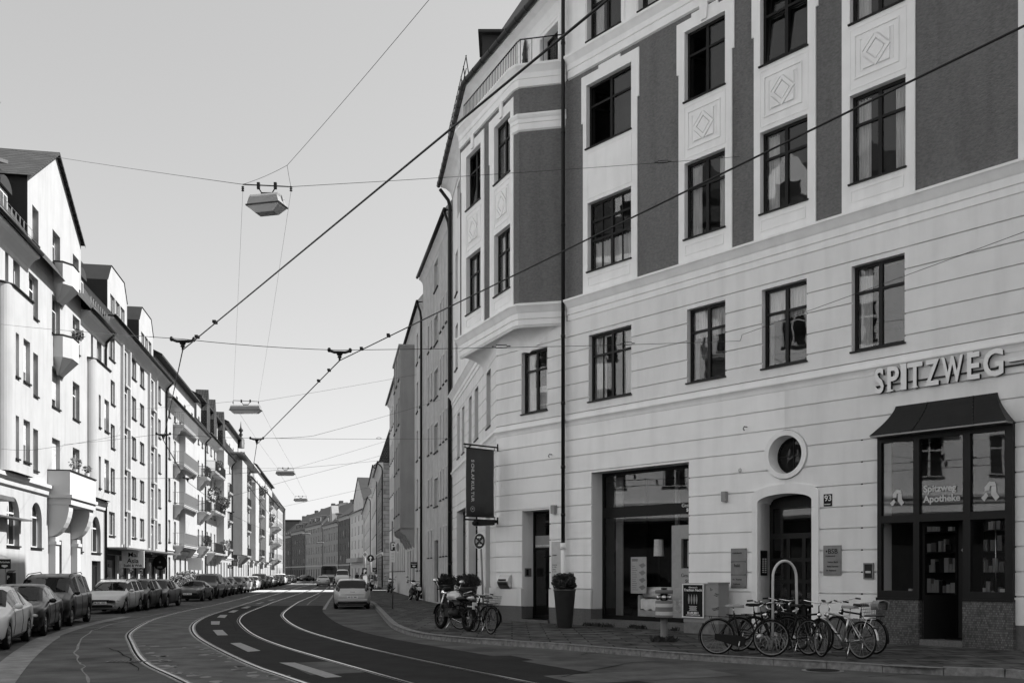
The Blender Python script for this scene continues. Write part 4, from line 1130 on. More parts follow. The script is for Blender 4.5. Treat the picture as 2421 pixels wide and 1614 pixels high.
plate('company_plate', 'pair of steel plates lettered BSB right of the arched entrance', 'sign', FA, *q, th=.03, m='zinc', tm='black', text=[('\u2022BSB', q[0] + .06, q[3] - .2, .17), ('STEUERKANZLEI', q[0] + .06, q[3] - .27, .035), ('Heinz Beck', q[0] + .12, q[2] + .3, .06), ('Beate Kammer', q[0] + .1, q[2] + .2, .05), ('Dr. Reinhard', q[0] + .08, q[2] + .1, .05)])
q = PA(2043, 2066.7, 1330, 1368)
rt = plate('wall_box', 'small dark notice case on the wall left of the pharmacy window', 'box', FA, *q, th=.04, m='zinc')
t = MB(); t.fb(FA, q[0] + .03, q[1] - .03, q[2] + .03, q[3] - .03, .041, .045); t.build('panel', 'dgrey', rt)
t = MB(); t.fb(FA, q[0] + .06, q[1] - .06, q[2] + .14, q[2] + .19, .046, .05); t.build('label_strip', 'offw', rt)
# intercom on the left jamb of the main door
FJ = Fr(Vector(FA(mdoor[0], 0, 0)[:2]), -FA.n)      # jamb plane, u inward
FJ = Fr(Vector(FA(mdoor[0] + .002, 0, .05)[:2]), -FA.n)
rt = empty('door_intercom', FJ(.25, 1.5, 0), 'black door intercom with rows of lit name buttons inside the arched entrance', 'intercom')
sgn = 1 if FJ.n.dot(FA.d) > 0 else -1
t = MB(); t.fb(FJ, .14, .42, 1.55, 2.2, .0, sgn * .02); t.build('panel', 'black', rt)
t = MB()
for i in range(8):
    for j in range(2): t.fb(FJ, .19 + j * .11, .26 + j * .11, 1.62 + i * .05, 1.64 + i * .05, sgn * .0205, sgn * .026)
t.build('buttons', 'white', rt)
for x0, x1, y0, y1, lb in ((1308, 1317, 1194, 1213, 'small grey box light on the wall right of the narrow shop door'), (1711, 1721, 1162, 1185, 'small grey box light on the wall between show window and arched door')):
    q = PA(x0, x1, y0, y1); rt = empty('wall_light', FA(q[0], q[2], 0), lb, 'light', 'small box lights on the wall')
    t = MB(); t.fb(FA, *q, .0, .12); t.build('housing', 'grey', rt)
    t = MB(); t.fb(FA, q[0] + .02, q[1] - .02, q[2] - .012, q[2] - .001, .02, .1); t.build('lens', 'lamp', rt)
q = PA(1745, 1755, 1106, 1117); rt = empty('alarm_dome', FA(q[0], q[2], 0), 'small round pale alarm dome high on the wall left of the round window', 'alarm')
t = MB(); t.ell(FA((q[0] + q[1]) / 2, (q[2] + q[3]) / 2, .0), (.055, .055, .06)); t.build('dome', 'offw', rt)
for x, y, lb in ((1766, 1009, 'small hook on the wall above and left of the round window'), (1305, 1074, 'small hook on the wall left of the downpipe')):
    u_, v_ = FA.px(x, y); rt = empty('wall_hook', FA(u_, v_, 0), lb, 'hook', 'hooks on the wall')
    t = MB(); t.tube([FA(u_, v_, 0), FA(u_, v_, .12), FA(u_, v_ - .06, .16), FA(u_, v_ - .1, .12)], .018, 6); t.build('hook', 'grey', rt)
# steel letter box and info plate, bell plate
q = PA(1185, 1209.7, 1358, 1391.5); rt = empty('letter_box', FA((q[0] + q[1]) / 2, q[2], 0), 'curved stainless steel letter box on the wall left of the narrow shop door', 'letter box')
t = MB(); n = 10; pr_ = [(.03 + .15 * math.sin(math.pi * (i / n) * .9 + .15), q[2] + (q[3] - q[2]) * i / n) for i in range(n + 1)]
vs_ = [FA(u_, v, w_) for u_ in (q[0], q[1]) for w_, v in pr_] ; m = n + 1
t.mesh(vs_, [(i, i + 1, m + i + 1, m + i) for i in range(n)], True)
for u_ in (q[0], q[1]): t.face([FA(u_, v, w_) for w_, v in pr_] + [FA(u_, q[3], 0.0), FA(u_, q[2], .0)])
t.build('body', 'steel', rt)
t = MB(); t.fb(FA, q[0] + .06, q[1] - .1, q[3] - .2, q[3] - .14, .17, .19); t.build('slot', 'black', rt)
q = PA(1305, 1327, 1280, 1366)
plate('shop_info_plate', 'tall pale glass information plate between narrow shop door and downpipe', 'sign', FA, *q, th=.02, m='offw', tm='dgrey', text=[('Schlafen', q[0] + .05, q[3] - .45, .06), ('Montag-Freitag', q[0] + .04, q[3] - .75, .035), ('10 - 19 Uhr', q[0] + .04, q[3] - .82, .04), ('Samstag', q[0] + .06, q[3] - .9, .04), ('10 - 16 Uhr', q[0] + .04, q[3] - .97, .04)])
FD = Fr(Vector(FA(door1[0] + .002, 0, 0)[:2]), -FA.n); sgn = 1 if FD.n.dot(FA.d) > 0 else -1
rt = empty('bell_panel', FD(.25, 1.45, 0), 'small steel bell panel on the left jamb of the narrow shop door', 'bell panel')
t = MB(); t.fb(FD, .12, .4, 1.5, 1.78, 0, sgn * .02); t.build('panel', 'zinc', rt)
t = MB(); t.fb(FD, .17, .27, 1.54, 1.74, sgn * .021, sgn * .03); t.build('speaker', 'dgrey', rt)
# banner at the corner
rt = empty('hanging_banner', (PC.x, PC.y, 3.6), 'tall dark cloth banner lettered SCHLAFKULTUR hanging from the corner of the building', 'banner')
Fb = Fr(PC, -FA.n)                       # u inwards; banner at negative u
Fb = Fr(PC + FA.d * .08 , FA.n)          # u outwards from the wall
ff = 1 if Fb.n.y < 0 else -1
t = MB(); n = 14; vs_ = []
for i in range(n + 1):
    u_ = .17 + 1.2 * i / n
    for v in (3.52, 4.1, 4.7, 5.3, 5.78): vs_.append(Fb(u_, v, .012 * math.sin(i * .9 + v * 1.7)))
t.mesh(vs_, [(5 * i + j, 5 * i + j + 1, 5 * i + j + 6, 5 * i + j + 5) for i in range(n) for j in range(4)], True)
o = t.build('cloth', 'banner', rt)
md = o.modifiers.new('thick', 'SOLIDIFY'); md.thickness = .006
t = MB()
for v in (5.9, 3.4): t.tube([Fb(0, v, 0), Fb(1.47, v, 0)], .028, 8); t.tube([Fb(0, v - .12, 0), Fb(0, v + .12, 0)], .03, 8)
for v in (5.79, 3.51): t.tube([Fb(.12, v, 0), Fb(1.44, v, 0)], .018, 8)
for u_ in (.15, 1.42): t.tube([Fb(u_, 5.79, 0), Fb(u_, 5.9, 0)], .01, 6); t.tube([Fb(u_, 3.4, 0), Fb(u_, 3.51, 0)], .01, 6)
t.build('bracket', 'metal', rt)
# letters stand upright-rotated, reading downwards; image left is larger u
t = MB(); mir = ff
Ft = Fr(Vector(Fb(0, 0, 0)[:2]), FA.n * -1); s_w = .03 if Ft.n.y < 0 else -.03
Ft2 = Ft if Ft.n.y < 0 else Fb
sign_ = -1 if Ft2 is Ft else 1
vv = 5.4
for ch in 'SCHLAFKULTUR':
    t.text(ch, Ft2, sign_ * 1.17 + .0, vv, .03, .165, .002, rot=-math.pi / 2, offset=.006); vv -= .118
t.text('R', Ft2, sign_ * 1.155, 3.79, .03, .1, .002, rot=-math.pi / 2, offset=.002)
cr_ = [(sign_ * 1.12 + .09 * math.cos(x_), 3.755 + .09 * math.sin(x_)) for x_ in [2 * math.pi * i / 24 for i in range(25)]]
ci_ = [(sign_ * 1.12 + .078 * math.cos(x_), 3.755 + .078 * math.sin(x_)) for x_ in [2 * math.pi * i / 24 for i in range(25)]]
ringface(t, Ft2, cr_, ci_, .028, .032)
t.build('lettering', 'offw', rt)
# flood lamp under the banner
rt = empty('flood_lamp', FA(.1, 3.2, 0), 'dark flood lamp on an arm at the house corner below the banner', 'lamp')
t = MB(); t.tube([FA(.05, 3.35, 0), Fb(.3, 3.35, .0)], .03, 8); t.build('arm', 'metal', rt)
def TT(u_, w_, v): return Fb(u_, v + (u_ - .3) * -.06, w_)
t = MB(); t.box(.25, .95, -.14, .14, 3.24, 3.42, T=TT); t.tube([TT(.95, 0, 3.33), TT(1.08, 0, 3.33)], [.1, .06], 10); t.build('housing', 'metal', rt)
t = MB(); t.box(.3, .9, -.12, .12, 3.225, 3.239, T=TT); t.build('lens', 'lamp', rt)
# ------------------------------------------------------------------ shop window display
a, b_, c, d = shopw
ub = FA.u(1468)
rt = empty('display_bed', FA(ub + .8, .12, -1.2), 'pale wooden bed with quilt shown low in the show window', 'bed')
t = MB(); t.fb(FA, ub, ub + .08, .12, .95, -1.9, -.75); t.fb(FA, ub + .08, ub + 2.1, .3, .5, -.8, -.75); t.fb(FA, ub + .08, ub + 2.1, .3, .5, -1.9, -1.85); t.fb(FA, ub + 2.1, ub + 2.18, .12, .8, -1.9, -.75); t.build('frame', 'wood', rt)
t = MB(); n, m2 = 24, 10
vs_ = [FA(ub + .1 + 1.98 * i / n, .82 - .3 * (1 if j in (0,) else 0) + .03 * math.sin(i * 1.7 + j) + .02 * math.sin(i * 3.1 - j * 2), -.76 - 1.1 * max(j - 1, 0) / (m2 - 1)) for i in range(n + 1) for j in range(m2 + 1)]
t.mesh(vs_, [(i * (m2 + 1) + j, i * (m2 + 1) + j + 1, (i + 1) * (m2 + 1) + j + 1, (i + 1) * (m2 + 1) + j) for i in range(n) for j in range(m2)], True); t.build('quilt', 'linen', rt)
rt = empty('rolled_mattress', FA(ub + .5, .86, -1.2), 'rolled up mattress lying on the bed in the show window', 'mattress')
t = MB(); L0, L1 = ub + .08, ub + 1.1
t.tube([FA(L0, 1.04, -1.0), FA(L1, 1.04, -1.15)], .16, 16); t.build('roll', 'linen', rt)
t = MB(); sp = [FA(L0 - .012, 1.04 + (.02 + .013 * k * .8) * math.sin(k * .6), -1.0 + (.02 + .013 * k * .8) * math.cos(k * .6)) for k in range(14)]
t.tube(sp, .006, 5); t.build('spiral_seam', 'grey', rt)
rt = empty('display_board', FA(FA.u(1452), .12, -.7), 'pale price board with pictures leaning at the left of the show window', 'board')
ux = FA.u(1452)
t = MB(); t.fb(FA, ux, ux + .62, 1.0, 2.1, -.76, -.74); t.build('board', 'offw', rt)
t = MB(); t.fb(FA, ux + .04, ux + .28, 1.97, 2.05, -.739, -.736)
for k in range(4): 
    v = 1.1 + k * .22; t.prism([(ux + .32, v + .1), (ux + .45, v), (ux + .6, v + .08), (ux + .5, v + .16)], FA, -.739, -.735)
for k in range(12): t.fb(FA, ux + .05, ux + .05 + random.uniform(.12, .24), 1.1 + k * .065, 1.12 + k * .065, -.739, -.737)
t.build('printing', 'grey', rt)
t = MB(); t.tube([FA(ux + .3, .2, -.8), FA(ux + .3, 1.0, -.76)], .012, 6); t.tube([FA(ux + .05, .2, -.6), FA(ux + .3, 1.0, -.76)], .01, 6); t.build('stand', 'metal', rt)
uy = FA.u(1548)
rt = empty('poster_panel', FA(uy + .5, .12, -2.1), 'big grey advertising panel with a square opening standing in the show window', 'panel')
t = MB(); wall(t, FA, uy, uy + 1.35, .9, 3.0, [(uy + .35, uy + 1.35, 1.75, 2.6)], w=-.75, dep=.1); t.fb(FA, uy, uy + 1.35, .12, .9, -.79, -.76); t.build('panel', 'offw', rt)
t = MB(); t.fb(FA, uy + .35, uy + 1.34, 1.75, 2.6, -.88, -.86); t.build('picture', 'dgrey', rt)
t = MB(); t.fb(FA, uy + .5, uy + 1.3, 1.8, 2.55, -.855, -.85); t.build('sheet', 'offw', rt)
t = MB(); t.text('Gesund', FA, uy + .35, 1.5, -.745, .15, .002); t.text('schlafen', FA, uy + .5, 1.34, -.745, .2, .002); t.build('lettering', 'dgrey', rt)
rt = empty('hanging_flag', FA(FA.u(1590), 3.0, -.8), 'light cloth flag hanging in the upper right of the show window', 'flag')
t = MB(); q = FA.u(1592); t.fb(FA, q, q + .45, 2.6, 4.6, -.8, -.78); t.build('cloth', 'linen', rt)
t = MB(); t.prism([(q + .22 + .12 * math.cos(i * .39), 3.0 + .12 * math.sin(i * .39)) for i in range(16)], FA, -.779, -.775); t.build('round_mark', 'grey', rt)
rt = empty('pale_lamp', FA(FA.u(1480), 2.0, -1.4), 'pale shaded floor lamp behind the price board in the show window', 'lamp')
t = MB(); p_ = FA(FA.u(1489), 0, -1.3); t.lathe([(.02, .2), (.02, 2.3)], (p_[0], p_[1], 0), seg=8); t.lathe([(.14, .18), (.14, .2)], (p_[0], p_[1], 0), seg=16); t.build('stand', 'metal', rt)
t = MB(); t.lathe([(.16, 2.25), (.14, 2.75)], (p_[0], p_[1], 0), seg=16, cap=False); t.build('lamp_shade', 'linen', rt)
# ================================================================== generic town houses
NW = [0]
def winset(F, o, parent, dep, fm, gm, style, face=0.0, sillm='dgrey'):
    """window with frame mesh and a pane child; style: 2 sashes, transom etc."""
    u0, u1, v0, v1 = o[:4]; w0 = face - dep; fw = .07
    f = MB(); f.fb(F, u0, u0 + fw, v0, v1, w0 - .05, w0); f.fb(F, u1 - fw, u1, v0, v1, w0 - .05, w0); f.fb(F, u0 + fw, u1 - fw, v0, v0 + fw, w0 - .05, w0); f.fb(F, u0 + fw, u1 - fw, v1 - fw, v1, w0 - .05, w0)
    c = (u0 + u1) / 2
    if style in ('x', 'm', 'b'): f.fb(F, c - .045, c + .045, v0 + fw, v1 - fw, w0 - .045, w0 + .006)
    if style in ('x', 'b'):
        v = v0 + (v1 - v0) * .68; f.fb(F, u0 + fw, c - .046, v - .035, v + .035, w0 - .045, w0 + .002); f.fb(F, c + .046, u1 - fw, v - .035, v + .035, w0 - .045, w0 + .002)
    o_ = f.build('window', fm, parent)
    g_ = MB(); g_.fb(F, u0 + .04, u1 - .04, v0 + .04, v1 - .04, w0 - .04, w0 - .028); g_.build('pane', gm, o_)
    if style == 'b':
        g_ = MB(); g_.fb(F, u0 + fw, u1 - fw, v0 + (v1 - v0) * random.uniform(.15, .45), v1 - fw, w0 + .01, w0 + .03); g_.build('blind', 'blind', o_)
    if sillm:
        g_ = MB(); g_.fb(F, u0 - .05, u1 + .05, v0 - .06, v0 + .003, w0 + .002, face + .07); g_.build('sill', sillm, o_)
    return o_
def house(name, label, F, u0, u1, eave, ops, cut=None, cs=1.0, wallm='sun_white', trim='sun_trim', fm='wframe', gm='gdark', dep=.22, roofm='tile', cornice=True, depth=11, roof=((.5, 0), (-2.2, 3.2), (-5.5, 5.0), (-11, 0)), belts=(), attic=None, gutter=True, zb=-.12, roofh=1.0, face_mat2=None):
    """row house; ops = [(u0,u1,v0,v1,kind,style)]"""
    rt = empty(name, F((u0 + u1) / 2, 0, 0), label, 'building')
    b = MB(); wops = [o[:4] if o[4] == 'r' else (o[0], o[1], o[2], o[3], 'a', (o[1] - o[0]) / 2) for o in ops]
    wall(b, F, u0, u1, zb, eave, wops, 0, dep + .02)
    for uu in (u0, u1): b.face([F(uu, zb, 0), F(uu, eave, 0), F(uu, eave, -depth), F(uu, zb, -depth)])
    b.face([F(u0, zb, -depth), F(u1, zb, -depth), F(u1, eave, -depth), F(u0, eave, -depth)])
    b.build('wall', wallm, rt)
    t = MB()
    segs = [(u0, u1)] if not cut else [(u0, cut[0]), (cut[1], u1)]
    for ca_, cb_ in segs if cornice else []: mould(t, F, ca_, cb_, [(0, eave - .75 * cs), (.05 * cs, eave - .7 * cs), (.06 * cs, eave - .55 * cs), (.15 * cs, eave - .4 * cs), (.32 * cs, eave - .2 * cs), (.45 * cs, eave - .12 * cs), (.5 * cs, eave - .1 * cs), (.5 * cs, eave), (0, eave + .05)])
    for v, h, w_ in belts: mould(t, F, u0, u1, [(0, v - h), (w_ * .4, v - h * .9), (w_ * .5, v - h * .5), (w_, v - h * .3), (w_, v), (0, v + .04)])
    if t.f: t.build('cornice', trim, rt)
    if gutter:
        for ca_, cb_ in segs: t = MB(); t.tube([F(ca_, eave + .08, .1 + .5 * cs), F(cb_, eave + .08, .1 + .5 * cs)], .09, 8); t.build('gutter', 'metal', rt)
        t = MB(); t.tube([F(u1 - .1, eave, .1 + .5 * cs), F(u1 - .1, eave - .5, .15), F(u1 - .1, eave - .9, .1), F(u1 - .1, .1, .1)], .07, 8); t.build('downpipe', 'metal', rt)
    r = MB(); pr = [(w_, eave + .1 + h * roofh) for w_, h in roof]
    for i in range(len(pr) - 1): r.face([F(u0, pr[i][1], pr[i][0]), F(u1, pr[i][1], pr[i][0]), F(u1, pr[i + 1][1], pr[i + 1][0]), F(u0, pr[i + 1][1], pr[i + 1][0])])
    r.build('roof', roofm, rt)
    g_ = MB()
    for uu in (u0 + .02, u1 - .02): g_.face([F(uu, pv, pw) for pw, pv in pr])
    g_.build('gable_wall', wallm, rt)
    for o in ops:
        if o[5] == 'door':
            t = MB(); t.fb(F, o[0], o[1], o[2], o[3], -dep - .05, -dep); dd_ = t.build('door', 'dgrey', rt)
            t = MB(); t.fb(F, o[0] + .12, o[1] - .12, o[2] + 1.1, o[3] - .15, -dep + .001, -dep + .01); t.build('pane', gm, dd_)
        elif o[5] == 'shop':
            t = MB(); t.fb(F, o[0], o[1], o[2], o[2] + .35, -dep - .05, -dep); 
            for q in (o[0], o[1] - .08): t.fb(F, q, q + .08, o[2] + .35, o[3], -dep - .05, -dep)
            t.fb(F, o[0] + .08, o[1] - .08, o[3] - .3, o[3], -dep - .05, -dep)
            dd_ = t.build('shop_window', 'dgrey', rt)
            t = MB(); t.fb(F, o[0] + .08, o[1] - .08, o[2] + .35, o[3] - .3, -dep - .04, -dep - .03); t.build('pane', gm, dd_)
        else: winset(F, o, rt, dep, fm, gm, o[5])
    return rt
def attic(rt, F, u0, u1, v0, v1, back, cols, wallm, roofm='tile', fm='wframe', over=.55):
    """set-back storey above the eave with its own little eave"""
    Fb_ = F.off(-back); ops = [(c - .45, c + .45, v0 + .7, v0 + 2.0) for c in cols]
    b = MB(); wall(b, Fb_, u0, u1, v0, v1, ops, 0, .2)
    for uu in (u0, u1): b.face([Fb_(uu, v0, 0), Fb_(uu, v1, 0), Fb_(uu, v1, -5), Fb_(uu, v0, -5)])
    b.build('attic_wall', wallm, rt)
    for o in ops: winset(Fb_, o + ('r', 'm'), rt, .15, fm, 'gdark', 'm', sillm=None)
    t = MB(); vs_ = [Fb_(u, v, w_) for u in (u0 - .2, u1 + .2) for v, w_ in ((v1, over), (v1 + .16, over), (v1 + 2.6, -4.5), (v1, -4.5))]
    t.mesh(vs_, [(0, 1, 5, 4), (1, 2, 6, 5), (3, 0, 4, 7), (0, 3, 2, 1), (4, 5, 6, 7), (2, 3, 7, 6)]); t.build('attic_roof', roofm, rt)
def balcony(rt, F, u0, u1, v, proj, style='bars', bracket=True, plant=None, wallm='sun_trim'):
    t = MB(); t.fb(F, u0, u1, v - .16, v, 0, proj); t.fb(F, u0 - .04, u1 + .04, v - .06, v + .001, 0.001, proj + .04)
    if bracket:
        for uu in (u0 + .15, u1 - .3):
            n = 6; p = [(.0, v - .16), (proj * .92, v - .16)] + [(proj * .92 * (1 - i / n) ** .8, v - .16 - 1.0 * (i / n) - (.07 if i % 2 else 0)) for i in range(1, n + 1)]
            k = len(p); vs_ = [F(x, q[1], q[0]) for x in (uu, uu + .16) for q in p]
            t.mesh(vs_, [tuple(range(k)), tuple(range(k, 2 * k))] + [(i, (i + 1) % k, k + (i + 1) % k, k + i) for i in range(k)])
    b = t.build('balcony', wallm, rt)
    r = MB(); h = 1.0
    if style == 'solid':
        r.fb(F, u0, u0 + .09, v + .002, v + h, 0.0, proj); r.fb(F, u1 - .09, u1, v + .002, v + h, 0, proj); r.fb(F, u0 + .09, u1 - .09, v + .002, v + h, proj - .09, proj - .001)
        r.build('parapet', wallm, b)
        r = MB(); r.fb(F, u0 - .03, u1 + .03, v + h + .002, v + h + .05, 0, proj + .03); r.build('coping', 'dgrey', b)
    else:
        m = 'dgrey' if style == 'dark' else 'grey'
        for vv in (v + .12, v + h): r.tube([F(u0, vv, 0), F(u0, vv, proj), F(u1, vv, proj), F(u1, vv, 0)], .022, 5, smooth=False)
        st_ = .13 if style == 'bars' else .09; n = int((u1 - u0) / st_)
        for i in range(n + 1): uu = u0 + (u1 - u0) * i / n; r.tube([F(uu, v, proj), F(uu, v + h, proj)], .011, 4, cap=False)
        n = max(int(proj / st_), 1)
        for i in range(n): 
            for uu in (u0, u1): r.tube([F(uu, v, proj * (i + .5) / n), F(uu, v + h, proj * (i + .5) / n)], .011, 4, cap=False)
        r.build('railing', m, b)
    return b
def leaves(mb, c, r, n, size=.09, seed=0, squash=1.0):
    rd = random.Random(seed)
    for k in range(n):
        while True:
            p = Vector((rd.uniform(-1, 1), rd.uniform(-1, 1), rd.uniform(-1, 1)))
            if .35 < p.length < 1: break
        p = p * (p.length ** -.3)
        p = Vector((c[0] + p.x * r[0], c[1] + p.y * r[1], c[2] + p.z * r[2])); a = Vector((rd.gauss(0, 1), rd.gauss(0, 1), rd.gauss(0, 1))).normalized(); b = a.orthogonal().normalized(); s_ = size * rd.uniform(.6, 1.3)
        mb.face([p - a * s_, p + b * s_ * .5, p + a * s_, p - b * s_ * .5])
def planter(F, u, v, w_, label, r=.35, n=160, m='leaf', size=.09, group='plants on the balconies'):
    rt = empty('potted_plant', F(u, v, w_), label, 'plant', group)
    t = MB(); p = F(u, v, w_); t.lathe([(.1, 0), (.14, .22)], p, seg=10); t.build('pot', 'grey', rt)
    t = MB(); leaves(t, (p[0], p[1], p[2] + .25 + r * .8), (r, r, r), n, size, seed=int(u * 100) % 997); t.build('foliage', m, rt)
    return rt
# ---------------- left row: facade line
LP0 = Vector((facl(0), 0)); dL = Vector((-.181, 1)).normalized(); FL = Fr(LP0, dL)
def LU(x): return FL.u(x)
def Lv(x, y): return FL.px(x, y)[1]
# ---- L1 : gabled house
u0, u1 = 36.6, LU(247)
rows = [(13.0 - .12, 14.8 - .12), (9.58 - .12, 11.44 - .12), (6.27 - .12, 8.1 - .12)]
ops = []
colsL1 = [(31, 47, 'b'), (68, 90, 'x'), (123, 142, 'b'), (172, 188, 'x'), (229, 240, 'b')]
for k, (v0, v1) in enumerate(rows):
    for x0, x1, s_ in colsL1:
        if x0 in (31, 229):
            if k == 0: ops.append((LU(x0), LU(x1), 13.35, 14.9, 'r', 'x'))
            continue
        ops.append((LU(x0), LU(x1), v0, v1, 'r', s_ if (k + x0) % 3 else 'x'))
    if k == 0:
        for x0, x1 in ((12, 20), (215, 220)): ops.append((LU(x0), LU(x1), 13.35, 14.9, 'r', ''))
for x0, x1 in ((16, 46), (73, 99), (174, 195), (216, 238)): ops.append((LU(x0), LU(x1), 2.75, 4.75, 'a', 'x'))
ops.append((LU(133), LU(146), .1, 3.2, 'r', 'door')); ops.append((LU(217), LU(238), .1, 2.3, 'r', 'shop'))
L1 = house('gabled_apartment_house', 'sunlit white apartment house with a tall cross gable and arched ground floor windows', FL, u0, u1, 15.3, ops, dep=.2, roof=((.5, 0), (-1.8, 3.6), (-5, 6.2), (-11, 0)), belts=((5.65, .5, .22),), cut=(LU(65), LU(191)))
# arched heads
t = MB(); 
# gable wall above the eave, in the facade plane
gu0, gu1, gpk = LU(65), LU(191), LU(131); gv, gp = 18.8, 21.5
gops = [(LU(76), LU(91), 16.2, 17.75), (LU(124), LU(142), 16.2 - .3, 18.0 - .5)]
gops = [(LU(76), LU(91), 16.2, 17.75), (LU(124), LU(142), 16.2, 17.75), (LU(172), LU(186), 16.2, 17.75)]
b = MB(); wall(b, FL, gu0, gu1, 15.3, gv, gops, .004, .3); b.face([FL(gu0, gv, .004), FL(gu1, gv, .004), FL(gpk, gp, .004)])
b.fb(FL, gu0, gu0 + .02, 15.3, gv, -3, 0); b.build('gable', 'sun_white', L1)
for o in gops: winset(FL, o + ('r', 'x'), L1, .25, 'wframe', 'gdark', 'x')
# dark cheek of the cross gable
for gq in (gu0 - .02, gu1): t = MB(); t.fb(FL, gq, gq + .02, 15.4, gv, -4.5, -.01); t.build('gable_cheek', 'slate', L1)
t = MB()
for a_, b2, sg_ in ((gu0 - .25, gpk, 0), (gu1 + .15, gpk, 1)):
    va = gv - .12
    t.face([FL(a_, va, .2), FL(b2, gp + .05, .2), FL(b2, gp + .05, -6.5), FL(a_, va, -6.5)]); t.face([FL(a_, va - .12, .2), FL(b2, gp - .08, .2), FL(b2, gp + .05, .2), FL(a_, va, .2)])
t.build('gable_roof', 'tilex', L1)
t = MB(); ua_ = gu0 + 1.1; 
t.prism([(gu0 - 1.0, 18.9), (gu0 + .4, 19.35), (gu0 + .4, 19.5), (gu0 - 1.0, 19.05)], FL, -2.6, -.9); t.build('roof_window', 'zinc', L1)
# round headed dormers left and right of the gable
for uu in (gu0 - 2.2, gu1 + 1.1):
    t = MB(); t.fb(FL, uu - .6, uu + .6, 15.4, 17.3, -2.6, -.3); n = 8
    t.prism([(uu + .72 * math.cos(math.pi * i / n), 17.3 + .5 * math.sin(math.pi * i / n)) for i in range(n + 1)], FL, -2.6, -.15); dm_ = t.build('dormer', 'slate', L1)
    t = MB(); t.fb(FL, uu - .5, uu + .5, 15.7, 17.25, -.3, -.27); t.build('window', 'wframe', dm_)
    t = MB(); t.fb(FL, uu - .4, uu - .04, 15.8, 17.1, -.27, -.26); t.fb(FL, uu + .04, uu + .4, 15.8, 17.1, -.27, -.26); t.build('pane', 'gdark', dm_)
for uA, uB in ((u0, gu0 - .1), (gu1 + .2, u1)):
    t = MB()
    for h in (15.75, 16.1): t.tube([FL(uA, h, .45), FL(uB, h, .45)], .014, 4)
    n = int((uB - uA) / .5)
    for i in range(n): t.tube([FL(uA + i * .5, 15.4, .45), FL(uA + i * .5, 16.1, .45)], .012, 4)
    t.build('snow_guard', 'grey', L1)
# bowed oriels on both sides of the gable
def bow(rt, F, uc, hw, v0, v1, proj, m='sun_white', cap=True):
    n = 12; P = [(uc + hw * math.cos(math.pi * i / n), proj * math.sin(math.pi * i / n) ** .8) for i in range(n + 1)]
    t = MB()
    for i in range(n):
        (a_, wa), (b2, wb_) = P[i], P[i + 1]
        t.mesh([F(a_, v0, wa), F(b2, v0, wb_), F(b2, v1, wb_), F(a_, v1, wa)], [(0, 1, 2, 3)], True)
    t.face([F(u_, v1, w_) for u_, w_ in P]); t.face([F(u_, v0, w_) for u_, w_ in P])
    o = t.build('bowed_parapet', m, rt)
    t = MB(); t.tube([F(u_, v1 + .03, w_) for u_, w_ in P], .05, 6); t.build('coping', 'dgrey', o)
for uc, hw in ((LU(28), LU(56) - LU(28)), (LU(222), LU(244) - LU(222))):
    cs_ = (('12', LU(12), LU(20)), ('31', LU(31), LU(47))) if uc < LU(100) else (('a', LU(215), LU(220)), ('b', LU(229), LU(240)))
    Fb_ = FL.off(.4); b0, b1 = min(c_[1] for c_ in cs_) - .35, max(c_[2] for c_ in cs_) + .35
    wo2 = [(c_[1], c_[2], v0 + .1, v1) for c_ in cs_ for v0, v1 in rows[1:]]
    t = MB(); wall(t, Fb_, b0, b1, 5.7, 13.1, wo2, 0, .22)
    for ua_, sg_ in ((b0, -1), (b1, 1)):
        P = [(ua_ + sg_ * .45 * math.sin(i * math.pi / 12), .4 * math.cos(i * math.pi / 12)) for i in range(7)]
        for i in range(6): t.mesh([FL(P[i][0], 5.7, P[i][1]), FL(P[i + 1][0], 5.7, P[i + 1][1]), FL(P[i + 1][0], 13.1, P[i + 1][1]), FL(P[i][0], 13.1, P[i][1])], [(0, 1, 2, 3)], True)
    t.face([FL(b0 - .45, 13.08, 0), FL(b0, 13.08, .4), FL(b1, 13.08, .4), FL(b1 + .45, 13.08, 0)])
    ob_ = t.build('bowed_oriel', 'sun_white', L1)
    t = MB(); t.tube([FL(b0 - .5, 13.12, .02), FL(b0 - .4, 13.12, .2), FL(b0, 13.12, .44), FL(b1, 13.12, .44), FL(b1 + .4, 13.12, .2), FL(b1 + .5, 13.12, .02)], .05, 6); t.build('coping', 'dgrey', ob_)
    for o in wo2: winset(Fb_, o + ('r', 'x'), L1, .18, 'wframe', 'gdark', 'b')
# polygonal balconies on the gable axis
for v in (15.0 + .25, 11.55 + .25):
    uc = (LU(120) + LU(168)) / 2; uc = LU(140); hw = .98
    t = MB(); P = [(uc - hw, 0), (uc - hw, .42), (uc - hw * .55, .75), (uc + hw * .55, .75), (uc + hw, .42), (uc + hw, 0)]
    for i in range(5):
        (a_, wa), (b2, wb_) = P[i], P[i + 1]
        t.face([FL(a_, v, wa), FL(b2, v, wb_), FL(b2, v + 1.0, wb_), FL(a_, v + 1.0, wa)])
        t.face([FL(a_, v, wa), FL(b2, v, wb_), FL(uc + (b2 - uc) * .4, v - .75, wb_ * .12), FL(uc + (a_ - uc) * .4, v - .75, wa * .12)])
    t.face([FL(u_, v + .05, w_) for u_, w_ in P])
    bo = t.build('balcony', 'sun_trim', L1)
    t = MB(); t.tube([FL(u_, v + 1.03, w_) for u_, w_ in P], .04, 6); t.build('coping', 'dgrey', bo)
